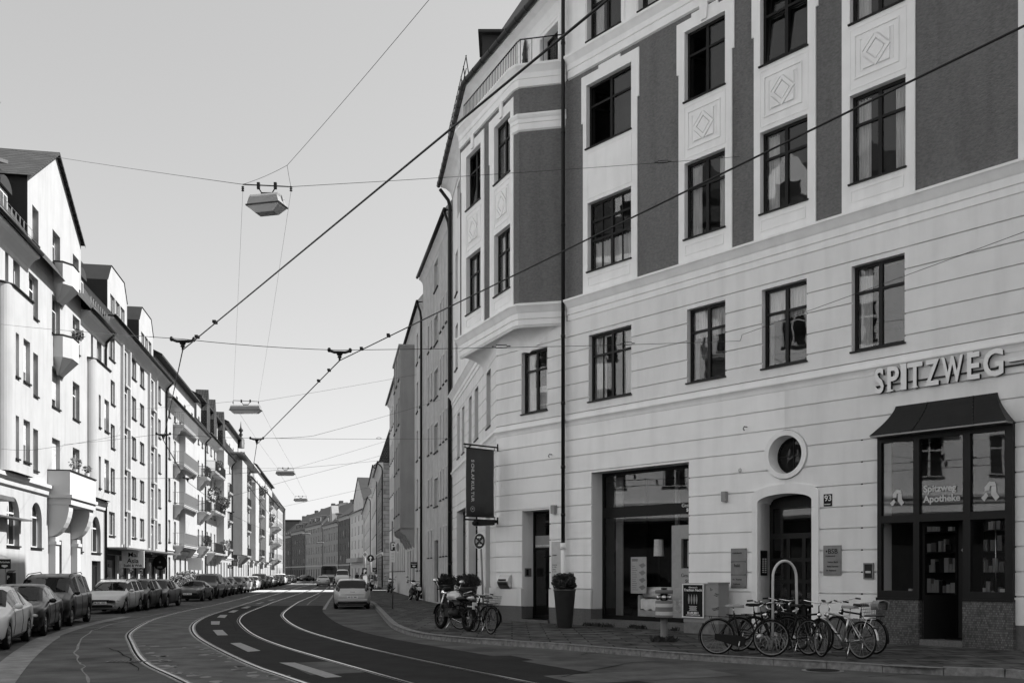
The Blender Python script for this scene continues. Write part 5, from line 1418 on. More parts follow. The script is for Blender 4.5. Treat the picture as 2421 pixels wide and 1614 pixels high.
# big balcony over the door with carved consoles
uc = (LU(108) + LU(190)) / 2; ua_, ub_ = LU(112), LU(178)
t = MB(); t.fb(FL, ua_, ub_, 5.25, 6.35, 0, .98); t.fb(FL, ua_ - .05, ub_ + .05, 5.1, 5.25, 0, 1.08); t.fb(FL, ua_ + .1, ub_ - .1, 4.8, 5.1, 0, 1.0)
for uu in (ua_ + .15, ub_ - .85):
    n = 8; p = [(0, 4.8)] + [(.9 * math.cos(math.pi / 2 * i / n), 4.8 - 1.5 * math.sin(math.pi / 2 * i / n)) for i in range(n + 1)]
    k = len(p); vs_ = [FL(x, q[1], q[0]) for x in (uu, uu + .7) for q in p]; t.mesh(vs_, [tuple(range(k)), tuple(range(k, 2 * k))] + [(i, (i + 1) % k, k + (i + 1) % k, k + i) for i in range(k)])
    t.fb(FL, uu + .05, uu + .65, .1, 3.3, 0, .3); t.fb(FL, uu - .02, uu + .72, 2.95, 3.1, 0, .36)
bo = t.build('balcony', 'sun_trim', L1)
t = MB(); t.fb(FL, ua_ - .03, ub_ + .03, 6.352, 6.4, 0, 1.03); t.build('coping', 'dgrey', bo)
# plain awning edge over the first window
t = MB(); t.fb(FL, LU(-30), LU(50), 3.8, 3.86, 0, .45); t.build('canopy', 'zinc', L1)
# ---- neighbour towards the camera (mostly out of frame, seen in reflections)
ops = []
for i in range(11):
    c_ = 2.0 + i * 3.2
    for v in (2.0, 6.15, 9.5, 12.9, 16.2): ops.append((c_ - .6, c_ + .6, v - (.9 if v == 2.0 else 0), v + 1.9, 'r', 'x'))
L0 = house('white_apartment_house', 'sunlit white apartment house cut off by the left edge of the photo', FL, -2, 36.55, 19.2, ops, wallm='l0white', dep=.2, belts=((5.3, .4, .2),))
for c_ in (5.2, 14.8, 24.4):
    for v in (9.2, 12.6, 15.9): balcony(L0, FL, c_ - 1.2, c_ + 1.2, v, 1.0, 'bars')
for i in range(9):
    uu = 1.5 + i * 4; t = MB(); t.prism([(uu - 1.1, 19.3), (uu + 1.1, 19.3), (uu + 1.1, 21.6), (uu, 23), (uu - 1.1, 21.6)], FL, -3, -.6); dm_ = t.build('dormer', 'l0white' if i % 2 else 'slate', L0)
    t = MB(); t.fb(FL, uu - .6, uu + .6, 19.9, 21.4, -.6, -.56); t.build('pane', 'gdark', dm_)
t = MB(); t.fb(FL, -2, 36.5, .0, 4.25, .005, .06); t.build('dark_shop_front', 'dgrey', L0)
t = MB(); t.fb(FL, -2, 36.5, 4.3, 4.45, .005, 1.2); t.build('shop_canopy', 'zinc', L0)
L0['label'] = 'sunlit white apartment house nearest the camera at the left edge, mirrored in the shop windows'
# ---- L2 : plain tall block with two trapezoid dormers
u0, u1 = LU(247) + .03, LU(391)
ops = []
v5 = [15.74 - 2.6 * i for i in range(5)]
for x0, x1, s_ in ((257.5, 271.5, 'm'), (311, 322, 'm'), (330.6, 341, 'm'), (372.6, 380, 'm')):
    for v in v5:
        if x0 < 260: vv = v - .1
        else: vv = v
        ops.append((LU(x0), LU(x1), vv - 1.4, vv, 'r', s_))
for x0, x1 in ((291, 299), (357, 363)):
    for v in v5: ops.append((LU(x0), LU(x1), v - 2.35, v - .25, 'r', 'x'))
for k in range(6):
    a_ = u0 + .6 + k * (u1 - u0 - 1.0) / 6; ops.append((a_, a_ + (u1 - u0) / 6 - .7, .1, 2.7, 'r', 'shop'))
L2 = house('plain_apartment_block', 'plain white block with even window rows, tall stair windows and shops below', FL, u0, u1, 16.35, ops, dep=.12, cornice=True, gutter=True, roof=((.5, 0), (-2.6, 3.4), (-6, 5.0), (-11, 0)))
t = MB()
for x in (286, 303, 350, 367):
    uu = LU(x); t.fb(FL, uu - .12, uu + .12, 3.4, 15.7, 0, .18)
t.build('pilaster', 'sun_trim', L2)
t = MB()
for v in v5:
    for x0, x1 in ((291, 299), (357, 363)): t.fb(FL, LU(x0) - .2, LU(x1) + .2, v - 2.5, v - 2.36, 0, .22)
t.build('window_ledge', 'sun_grey', L2)
t = MB(); t.fb(FL, u0 + .1, u1 - .1, 3.02, 3.12, 0, 1.2); t.build('shop_canopy', 'zinc', L2)
t = MB(); t.fb(FL, u0 + .1, u1 - .1, 2.72, 3.0, 0.0, .1); t.build('shop_fascia', 'dgrey', L2)
for k, (xa, xb, yt) in enumerate(((267, 315, 0), (340, 375, 0))):
    ua_, ub_ = LU(xa) , LU(xb)
    t = MB(); Fd = FL.off(-.35)
    ops_ = [(ua_ + .8 + (ub_ - ua_ - 1.6) * i / 3 + .1, ua_ + .8 + (ub_ - ua_ - 1.6) * (i + 1) / 3 - .1, 17.1, 18.5) for i in range(3)]
    wall(t, Fd, ua_ + .2, ub_ - .2, 16.4, 19.1, ops_, 0, .15); t.prism([(ua_ + .2, 19.1), (ub_ - .2, 19.1), (ub_ - 1.1, 20.2), (ua_ + 1.1, 20.2)], Fd, -.1, 0)
    dm_ = t.build('dormer', 'sun_white', L2)
    t = MB(); t.fb(Fd, ua_ + .15, ua_ + .2, 16.4, 19.1, -4, .0); t.fb(Fd, ub_ - .2, ub_ - .15, 16.4, 19.1, -4, 0); 
    for aa, bb in ((ua_ + .15, ua_ + 1.1), (ub_ - .15, ub_ - 1.1)): t.face([Fd(aa, 19.1, .05), Fd(bb, 20.25, .05), Fd(bb, 20.25, -5), Fd(aa, 19.1, -5)])
    t.face([Fd(ua_ + 1.1, 20.25, .05), Fd(ub_ - 1.1, 20.25, .05), Fd(ub_ - 1.1, 20.25, -5), Fd(ua_ + 1.1, 20.25, -5)]); t.build('dormer_roof', 'slate', dm_)
    for o in ops_: winset(Fd, o + ('r', 'm'), L2, .1, 'wframe', 'gdark', 'm', sillm=None)
# pent dormers on the ridge
for x in (228, 318):
    uu = LU(x); Fd = FL.off(-3.4); t = MB(); t.fb(Fd, uu - 1.3, uu + 1.3, 19.5, 21.5, -2.5, 0); dm_ = t.build('roof_cabin', 'slate', L2)
    t = MB(); t.fb(Fd, uu - 1.5, uu + 1.5, 21.5, 21.65, -2.7, .35); t.build('cabin_roof', 'tile', dm_)
    t = MB(); t.fb(Fd, uu - 1.0, uu + 1.0, 20.1, 21.3, .0, .03); t.build('window', 'wframe', dm_)
# ---- further houses on the left
def row_ops(u0, u1, n, storeys, st_h, v_first, w_=1.0, h_=1.75, style='x', ground='x', skip=()):
    ops = []
    for i in range(n):
        if i in skip: continue
        c_ = u0 + (u1 - u0) * (i + .5) / n
        for k in range(storeys):
            v = v_first + k * st_h; ops.append((c_ - w_ / 2, c_ + w_ / 2, v, v + h_, 'r', style if (i * 3 + k) % 5 else 'b'))
        ops.append((c_ - w_ / 2, c_ + w_ / 2, 1.0 if ground == 'x' else .15, 2.9, 'r', ground if i != n // 2 else 'door'))
    return ops
specs = [
 # x0, x1, eave, attic top, cols, name, label, wall
 (391, 484, 15.2, 18.6, 8, 'balcony_house', 'white house with four stacked scroll-bracket balconies, third in the left row', 'sun_white', 16.0),
 (484, 547, 15.6, 19.4, 8, 'ivy_balcony_house', 'white house with dark iron balconies full of climbing plants', 'sun_grey', 15.6),
 (547, 585, 16.6, 20.6, 6, 'oriel_house', 'grey-white house with projecting oriel and deep overhanging eaves', 'sun_grey', 16.6),
 (585, 613, 15.8, 19.2, 6, 'pale_row_house', 'bright white narrow-windowed house right of the deep-eaved oriel house', 'sun_white', 15.8),
 (613, 638, 16.0, 20.0, 6, 'far_row_house', 'white house with stacked oriels near the far end of the left row', 'sun_white', 16.0),
 (638, 654, 16.0, 20.0, 5, 'distant_row_house', 'last white balcony house before the end gable of the left row', 'sun_grey', 16.0),
]
LH = []
for x0, x1, ev_, at_, n, nm, lb, wm, _ in specs:
    a_, b2 = LU(x0) + .03, LU(x1)
    r = house(nm, lb, FL, a_, b2, ev_, row_ops(a_ + .4, b2 - .4, n, 4, 3.3 if ev_ < 16.2 else 3.5, 4.1, w_=.95 + .1 * (len(LH) % 2)), wallm=wm, dep=.15, belts=((3.5, .3, .15),))
    attic(r, FL, a_ + .8, b2 - .8, ev_ + .1, at_, .9, [a_ + (b2 - a_) * (i + .5) / 5 for i in range(5)], wm)
    LH.append(r)
# balconies
a_ = LU(409); b2 = LU(437)
def stack(rt, F, a_, b2, vs_, proj, style, oriel=False, bracket=True):
    for v in vs_: balcony(rt, F, a_, b2, v, proj, style, bracket)
stack(LH[0], FL, LU(409), LU(450) - 1.4, [3.9, 7.2, 10.5, 13.7], .85, 'bars')
t = MB(); t.fb(FL, LU(424), LU(450), 3.6, 14.0, 0, .5); t.build('oriel', 'sun_white', LH[0])
for k in range(4):
    for i in range(2):
        aa = LU(424) + .7 + i * 1.9; winset(FL.off(.5), (aa, aa + .8, 4.4 + 3.3 * k if k < 3 else 13.0 - .2, 6.1 + 3.3 * k if k < 3 else 13.9 - .2, 'r', 'm'), LH[0], .0, 'wframe', 'gdark', 'm', sillm=None) if k < 3 else None
stack(LH[0], FL, LU(466), LU(475), [4.2, 7.5, 10.8], .9, 'dark')
stack(LH[1], FL, LU(486), LU(512), [3.7, 8.0, 12.0], .95, 'dark')
stack(LH[1], FL, LU(524), LU(532), [4.4, 7.7, 11.0], .9, 'dark')
t = MB(); t.fb(FL, LU(512), LU(521), 3.6, 15.2, 0, .8); t.build('oriel', 'sun_white', LH[1])
t = MB(); t.fb(FL, LU(550), LU(562), 4.0, 16.0, 0, 1.2); t.build('oriel', 'sun_grey', LH[2])
stack(LH[2], FL, LU(563), LU(573), [4.0, 7.4, 10.8, 13.8], 1.2, 'dark')
t = MB(); t.fb(FL, LU(546), LU(588), 16.6, 16.8, 0, 1.7); t.build('overhang', 'sun_grey', LH[2])
t = MB(); t.fb(FL, LU(590), LU(598), 3.6, 15.4, 0, .9); t.build('oriel', 'sun_white', LH[3])
stack(LH[3], FL, LU(601), LU(608), [4.4, 7.7, 11.0, 14.0], 1.2, 'dark')
t = MB(); t.fb(FL, LU(615), LU(622), 3.6, 15.4, 0, 1.0); t.build('oriel', 'sun_white', LH[4])
stack(LH[4], FL, LU(625), LU(631), [4.4, 7.7, 11.0, 14.0], 1.3, 'dark')
stack(LH[5], FL, LU(641), LU(649), [4.4, 7.7, 11.0], 1.6, 'bars')
# finial turret on the oriel house
t = MB(); p = FL(LU(578), 19.5, -.5); t.lathe([(.5, 0), (.5, 1.2), (.12, 1.6), (.3, 1.9), (.12, 2.2), (.35, 2.5), (.12, 2.9), (.02, 3.8)], p, seg=12); t.build('finial', 'slate', LH[2])
for uu, r_ in ((LU(516), LH[1]), (LU(536), LH[1]), (LU(500), LH[1])):
    t = MB(); t.prism([(uu - 1.3, 15.8), (uu + 1.3, 15.8), (uu + 1.3, 18.6), (uu, 21.0), (uu - 1.3, 18.6)], FL, -1.6, -.3); t.build('gabled_dormer', 'tilex', r_)
# end house with a tall tiled gable
a_, b2 = LU(654) + .03, LU(668.5)
r = house('end_gable_house', 'tall white house with a steep tiled roof ending the left row', FL, a_, b2, 17.0, row_ops(a_ + .5, b2 - .5, 5, 4, 3.3, 4.1), wallm='sun_white', roof=((.4, 0), (-3, 5.2), (-4, 5.4), (-11, 0)))
t = MB(); t.face([FL(b2, -.1, .6), FL(b2, 17, .6), FL(b2, 22.6, -3.2), FL(b2, 17, -11), FL(b2, -.1, -11)]); t.build('end_wall', 'sun_grey', r)
# balcony plants (left row)
pl_ = [(FL, LU(141), 6.4, .7, 'leggy pale plant on the big balcony over the arched door', .3, 70, 'leaf2'), (FL, LU(166), 6.4, .8, 'low plants trailing over the right end of the big balcony', .2, 50, 'leaf'),
 (FL, LU(153), 12.8, .6, 'small bush on the upper polygonal balcony of the gabled house', .3, 120, 'leaf'),
 (FL, LU(490), 12.2, 1.2, 'plant on the top iron balcony of the ivy house', .4, 160, 'leaf'), (FL, LU(500), 8.2, 1.2, 'dense bush on the middle iron balcony of the ivy house', .7, 400, 'leaf'), (FL, LU(492), 8.9, .6, 'tall climbing plant behind the middle iron balcony', .8, 380, 'leaf'),
 (FL, LU(506), 3.9, 1.1, 'pale flowering plant on the lowest iron balcony of the ivy house', .6, 260, 'leaf2'), (FL, LU(470), 4.2, .8, 'plant filling the lowest small balcony of the third house', .45, 200, 'leaf'), (FL, LU(470), 10.9, .8, 'plant on the top small balcony of the third house', .4, 160, 'leaf'),
 (FL, LU(566), 13.9, 1.2, 'plants on the top balcony of the oriel house', .5, 200, 'leaf'), (FL, LU(604), 14.1, 1.2, 'dark bush on the roof-level balcony of the bright white house', .8, 260, 'leaf'), (FL, LU(627), 11.1, 1.2, 'plant on a far balcony of the stacked-oriel house', .7, 160, 'leaf')]
for F, u_, v, w_, lb, r_, n, m in pl_: planter(F, u_, v, w_, lb, r_, n, m, size=.12 if r_ > .5 else .08)
rt = empty('street_bush', FL(LU(380), 0, 1.6), 'pale round bush on the left pavement by the plain block', 'bush')
t = MB(); p = FL(LU(382), 0, 1.8); leaves(t, (p[0], p[1], p[2] + .9), (1.3, 1.3, .9), 1200, .12, 5); t.build('foliage', 'leaf2', rt)
t = MB(); 
for k in range(5): t.tube([(p[0], p[1], p[2]), (p[0] + .5 * math.cos(k * 1.3), p[1] + .5 * math.sin(k * 1.3), p[2] + .9)], [.04, .015], 5)
t.build('stems', 'wood', rt)
# ---------------- right row beyond the corner house
def rowfr(xa, Ya, xb, Yb):
    a_ = Vector(((xa - CX) / F_ * Ya, Ya)); b2 = Vector(((xb - CX) / F_ * Yb, Yb)); return Fr(b2, a_ - b2), (a_ - b2).length
FC, lC = rowfr(1067.5, 46.7, 1000, 57.5)
ops = []
for xa, xb in ((1027, 1036), (1012, 1015), (1019.5, 1022), (1041, 1043.5), (1048, 1050.5), (1055, 1057.5)):
    for k in range(6):
        v0 = 2.3 + 2.93 * k
        if k == 0 and xa == 1027: ops.append((FC.u(xa), FC.u(xb), .05, 3.4, 'r', 'door')); continue
        dv = 0 if xa == 1027 else .2
        ops.append((FC.u(xa), FC.u(xb), v0 + dv, v0 + 1.5 + dv, 'r', 'm'))
HC = house('rough_grey_house', 'rough plastered grey house with small raised window frames, next to the corner house', FC, 0, lC, 19.2, [o for o in ops if o[3] < 18.5], wallm='shade_a', trim='shade_b', cs=.5, dep=.14, roofm='slate', roof=((.35, 0), (-2, 3), (-6, 5), (-11, 0)))
for o in ops:
    if o[3] < 18.5 and o[5] != 'door':
        t = MB()
        for q in ((o[0] - .09, o[0] - .01, o[2] - .02, o[3] + .09), (o[1] + .01, o[1] + .09, o[2] - .02, o[3] + .09), (o[0] - .01, o[1] + .01, o[3] + .01, o[3] + .09)): t.fb(FC, *q, 0, .025)
        t.build('window_surround', 'shade_b', HC)
FDh, lD = rowfr(1000, 57.5, 921, 93)
uo0, uo1 = FDh.u(980) - 7.0, FDh.u(980)
ops = []
for c_ in (lD - 1.6, lD - 4.0):
    for k in range(5): ops.append((c_ - .55, c_ + .55, 2.6 + 3.1 * k - (.8 if k == 0 else 0), 4.5 + 3.1 * k, 'r', 'x'))
n = 10
for i in range(n):
    c_ = .9 + i * (uo0 - 1.2) / n
    for k in range(5): ops.append((c_ - .45, c_ + .45, 2.6 + 3.1 * k - (.8 if k == 0 else 0), 4.5 + 3.1 * k, 'r', 'x'))
for i in range(3): c_ = uo0 + 1.2 + 2.3 * i; ops.append((c_ - .5, c_ + .5, .1 if i == 1 else 1.0, 3.2, 'r', 'door' if i == 1 else 'x'))
HD = house('oriel_grey_house', 'smooth grey house with a tall dark-sided oriel on scrolled corbels over the pavement', FDh, 0, lD - .02, 17.8, ops, wallm='shade_b', trim='shade_b', cs=.5, dep=.18, roofm='slate', roof=((.35, 0), (-2.2, 3.2), (-5.5, 5.0), (-11, 0)))
t = MB(); ops_ = []
for i in range(3):
    for k in range(4): c_ = uo0 + 1.2 + 2.3 * i; ops_.append((c_ - .5, c_ + .5, 5.6 + 3.0 * k, 7.4 + 3.0 * k))
wall(t, FDh, uo0, uo1, 4.6, 16.6, ops_, .95, .15); t.face([FDh(uo1, 4.6, 0), FDh(uo1, 16.6, 0), FDh(uo1, 16.6, .95), FDh(uo1, 4.6, .95)]); t.face([FDh(uo0, 4.6, 0), FDh(uo0, 16.6, 0), FDh(uo0, 16.6, .95), FDh(uo0, 4.6, .95)])
t.face([FDh(uo0, 4.6, 0), FDh(uo1, 4.6, 0), FDh(uo1, 4.6, .95), FDh(uo0, 4.6, .95)]); t.fb(FDh, uo0 - .05, uo1 + .05, 16.6, 16.75, 0, 1.05)
orl = t.build('oriel', 'shade_c', HD)
for o in ops_: winset(FDh, o + ('r', 'x'), HD, .12, 'wframe', 'gdark', 'x', face=.95)
t = MB()
for uu in (uo1 - .35, uo1 - 2.6, uo0 + 2.4, uo0 + .1):
    n = 8; p = [(0, 4.6), (.93, 4.6), (.93, 4.35), (.75, 4.2), (.55, 4.15), (.5, 3.9), (.3, 3.75), (.22, 3.5), (0, 3.3)]
    k = len(p); vs_ = [FDh(x, q[1], q[0]) for x in (uu, uu + .25) for q in p]; t.mesh(vs_, [tuple(range(k)), tuple(range(k, 2 * k))] + [(i, (i + 1) % k, k + (i + 1) % k, k + i) for i in range(k)])
t.build('corbels', 'shade_c', orl)
# E: stone faced corner house beyond the side street
FE, lE = rowfr(906, 104, 893, 121)
HE = house('stone_corner_house', 'stone block corner house beyond the side street with a steep tiled mansard', FE, 0, lE, 13.6, row_ops(.4, lE - .4, 5, 3, 3.4, 4.4), wallm='stone', trim='shade_b', roofm='tile', depth=14, roof=((.5, 0), (-1.2, 5.2), (-6, 6.0), (-14, 0)), belts=((3.9, .4, .25),))
Fs_ = Fr(Vector(FE(lE, 0, 0)[:2]), -FE.n); 
t = MB(); wall(t, Fs_, .0, 14, -.12, 13.6, [(2.5 + 3 * i, 3.6 + 3 * i, 4.4 + 3.4 * k, 6.2 + 3.4 * k) for i in range(3) for k in range(3)], .006 if Fs_.n.y < 0 else -.006, .2); t.build('side_wall', 'stone', HE)
t = MB(); t.face([FE(lE + .05, 13.7, .5), FE(lE + .05, 18.9, -1.2), FE(lE + .05, 19.7, -6), FE(lE + .05, 13.7, -14)]); t.build('roof_gable', 'tilex', HE)
FF, lF = rowfr(892.5, 121.5, 879, 150)
HF = house('long_grey_house', 'long light grey house right of the far bend, with dark gutters', FF, 0, lF, 15.2, row_ops(.4, lF - .4, 9, 4, 3.2, 3.6), wallm='shade_b', trim='shade_b', roofm='slate', roof=((.5, 0), (-3, 3), (-6, 3.6), (-11, 0)))
FG, lG = rowfr(877, 164, 861, 212)
HG = house('far_grey_house', 'far grey house with wide eaves just before the bend', FG, 0, lG, 14.6, row_ops(.4, lG - .4, 11, 4, 3.1, 3.4), wallm='shade_b', trim='shade_b', roofm='slate', roof=((.5, 0), (-3, 3), (-6, 3.6), (-11, 0)))
# row closing the view at the bend
bend = [(862, 214), (828, 236), (801, 252), (764, 275), (722, 302), (689, 325), (664, 345)]
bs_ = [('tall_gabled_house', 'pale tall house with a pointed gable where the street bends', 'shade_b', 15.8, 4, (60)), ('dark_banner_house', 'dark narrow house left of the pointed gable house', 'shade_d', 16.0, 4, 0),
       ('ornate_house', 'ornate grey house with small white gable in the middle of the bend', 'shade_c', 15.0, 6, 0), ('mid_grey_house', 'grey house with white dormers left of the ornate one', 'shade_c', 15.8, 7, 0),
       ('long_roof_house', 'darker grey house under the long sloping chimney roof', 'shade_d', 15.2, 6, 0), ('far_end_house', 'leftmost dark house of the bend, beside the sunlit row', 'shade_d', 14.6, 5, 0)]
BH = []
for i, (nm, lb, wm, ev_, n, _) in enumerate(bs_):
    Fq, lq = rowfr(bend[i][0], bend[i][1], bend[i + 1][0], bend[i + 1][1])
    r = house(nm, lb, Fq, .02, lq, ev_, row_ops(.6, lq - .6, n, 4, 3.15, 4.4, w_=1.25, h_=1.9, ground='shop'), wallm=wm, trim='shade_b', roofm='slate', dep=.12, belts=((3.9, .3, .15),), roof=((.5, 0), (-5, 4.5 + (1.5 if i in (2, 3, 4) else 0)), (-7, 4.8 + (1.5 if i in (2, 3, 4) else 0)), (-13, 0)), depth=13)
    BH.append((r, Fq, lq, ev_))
    t = MB(['shade_c'])
    for k in range(2 if i else 1): c_ = lq * (.3 + .4 * k); t.fb(Fq, c_ - .9, c_ + .9, ev_ + 3.5, ev_ + 7.4, -7.5, -6.5); 
    t.build('chimney', 'shade_d', r)
r, Fq, lq, ev_ = BH[0]
t = MB(); t.prism([(lq * .2, ev_ - .1), (lq * .85, ev_ - .1), (lq * .85, ev_ + 3), (lq * .52, ev_ + 8.2), (lq * .2, ev_ + 3)], Fq, -6, -.2); gb = t.build('gable', 'shade_b', r)
t = MB(); 
for a_, b2 in ((lq * .17, lq * .52), (lq * .88, lq * .52)): t.face([Fq(a_, ev_ + 2.7, 0), Fq(b2, ev_ + 8.3, 0), Fq(b2, ev_ + 8.3, -7), Fq(a_, ev_ + 2.7, -7)])
t.build('gable_roof', 'slate', gb)
for c_ in (.38, .52, .66): winset(Fq, (lq * c_ - .5, lq * c_ + .5, ev_ + .8, ev_ + 2.4, 'r', 'm'), r, -.02, 'wframe', 'gdark', 'm', sillm=None, face=-.2)
t = MB(); t.fb(Fq, lq * .1, lq * .9, 4.2, 5.2, 0, 1.3); t.build('balcony', 'sun_grey', r)
for idx, cs in ((3, (.2, .5, .8)), (2, (.25, .75)), (4, (.3, .7))):
    r, Fq, lq, ev_ = BH[idx]
    for c_ in cs:
        t = MB(); u_ = lq * c_; t.fb(Fq, u_ - 1.2, u_ + 1.2, ev_ + .3, ev_ + 2.6, -3, -.5); t.fb(Fq, u_ - 1.4, u_ + 1.4, ev_ + 2.6, ev_ + 2.8, -3.2, -.3); dm_ = t.build('dormer', 'sun_grey' if idx != 4 else 'shade_c', r)
        t = MB(); t.fb(Fq, u_ - .6, u_ + .6, ev_ + .7, ev_ + 2.2, -.5, -.45); t.build('pane', 'gdark', dm_)
r, Fq, lq, ev_ = BH[2]
t = MB(); u_ = lq * .5; t.prism([(u_ - 2.2, ev_), (u_ + 2.2, ev_), (u_ + 1.6, ev_ + 3), (u_ + .5, ev_ + 5.2), (u_ - .5, ev_ + 5.2), (u_ - 1.6, ev_ + 3)], Fq, -2, -.1); t.build('curved_gable', 'sun_grey', r)
# low dark building in the gap at the far left of the bend
rt = empty('background_block', (-82, 360, 0), 'flat topped grey block peeping out between the left row and the bend', 'building')
t = MB(); t.box(-104, -78, 352, 372, 0, 21); t.build('wall', 'shade_d', rt)
t = MB(); t.box(-104.5, -77.5, 351.5, 372.5, 21, 21.4); t.build('roof', 'slate', rt)
# ================================================================== cars
def interp(tab, x):
    """monotone smooth interpolation of (x, v) list"""
    if x <= tab[0][0]: return tab[0][1]
    for (a, va), (b, vb) in zip(tab[:-1], tab[1:]):
        if x <= b:
            t = (x - a) / (b - a); return va + (vb - va) * t
    return tab[-1][1]
def smoothtab(tab, L, r=.06):
    return lambda x: sum(interp(tab, min(max(x + d * r, 0), L)) * w_ for d, w_ in ((-2, 1), (-1, 2), (0, 3), (1, 2), (2, 1))) / 9
KINDS = {
 'sedan': dict(L=4.5, W=.89, top=[(0, .58), (.06, .70), (.3, .80), (1.15, .93), (1.2, .95), (1.95, 1.37), (2.3, 1.42), (2.9, 1.42), (3.3, 1.36), (3.95, 1.06), (4.3, 1.03), (4.45, .95), (4.5, .6)], belt=[(0, .56), (.3, .74), (1.2, .88), (3.8, .95), (4.4, .93), (4.5, .6)], ws=(1.22, 1.95), rw=(3.32, 3.92), side=[(1.5, 2.42), (2.5, 3.3)], wt=.6, wx=(.82, 3.55)),
 'wagon': dict(L=4.5, W=.87, top=[(0, .55), (.06, .68), (.3, .80), (1.1, .94), (1.15, .96), (1.85, 1.36), (2.3, 1.45), (3.5, 1.46), (4.1, 1.42), (4.42, 1.0), (4.48, .9), (4.5, .6)], belt=[(0, .55), (.3, .76), (1.2, .9), (3.8, .95), (4.4, .95), (4.5, .6)], ws=(1.17, 1.85), rw=(4.12, 4.4), side=[(1.45, 2.35), (2.43, 3.25), (3.33, 3.98)], wt=.62, wx=(.82, 3.4)),
 'minivan': dict(L=4.7, W=.97, top=[(0, .6), (.06, .74), (.3, .9), (1.0, 1.08), (1.05, 1.1), (1.95, 1.62), (2.4, 1.71), (3.8, 1.72), (4.35, 1.66), (4.62, 1.1), (4.68, .95), (4.7, .6)], belt=[(0, .58), (.3, .84), (1.1, 1.0), (4.0, 1.05), (4.6, 1.05), (4.7, .6)], ws=(1.07, 1.92), rw=(4.37, 4.6), side=[(1.5, 2.45), (2.53, 3.45), (3.53, 4.25)], wt=.7, wx=(.9, 3.75)),
 'hatch': dict(L=4.25, W=.88, top=[(0, .56), (.06, .7), (.3, .84), (1.0, .97), (1.05, .99), (1.8, 1.4), (2.2, 1.47), (3.2, 1.46), (3.6, 1.4), (4.08, 1.02), (4.18, .95), (4.22, .85), (4.25, .6)], belt=[(0, .55), (.3, .76), (1.1, .9), (3.6, .98), (4.15, .97), (4.25, .6)], ws=(1.07, 1.8), rw=(3.6, 4.1), side=[(1.4, 2.3), (2.38, 3.2)], wt=.62, wx=(.78, 3.4)),
 'coupe': dict(L=4.25, W=.83, top=[(0, .5), (.05, .6), (.3, .74), (.9, .84), (1.3, .88), (1.35, .9), (1.85, 1.24), (2.1, 1.29), (2.6, 1.26), (3.6, .94), (4.0, .84), (4.2, .7), (4.25, .5)], belt=[(0, .5), (.3, .72), (1.3, .84), (3.2, .86), (4.1, .78), (4.25, .5)], ws=(1.37, 1.84), rw=(2.7, 3.4), side=[(1.55, 2.25), (2.32, 2.75)], wt=.52, wx=(.85, 3.15)),
}
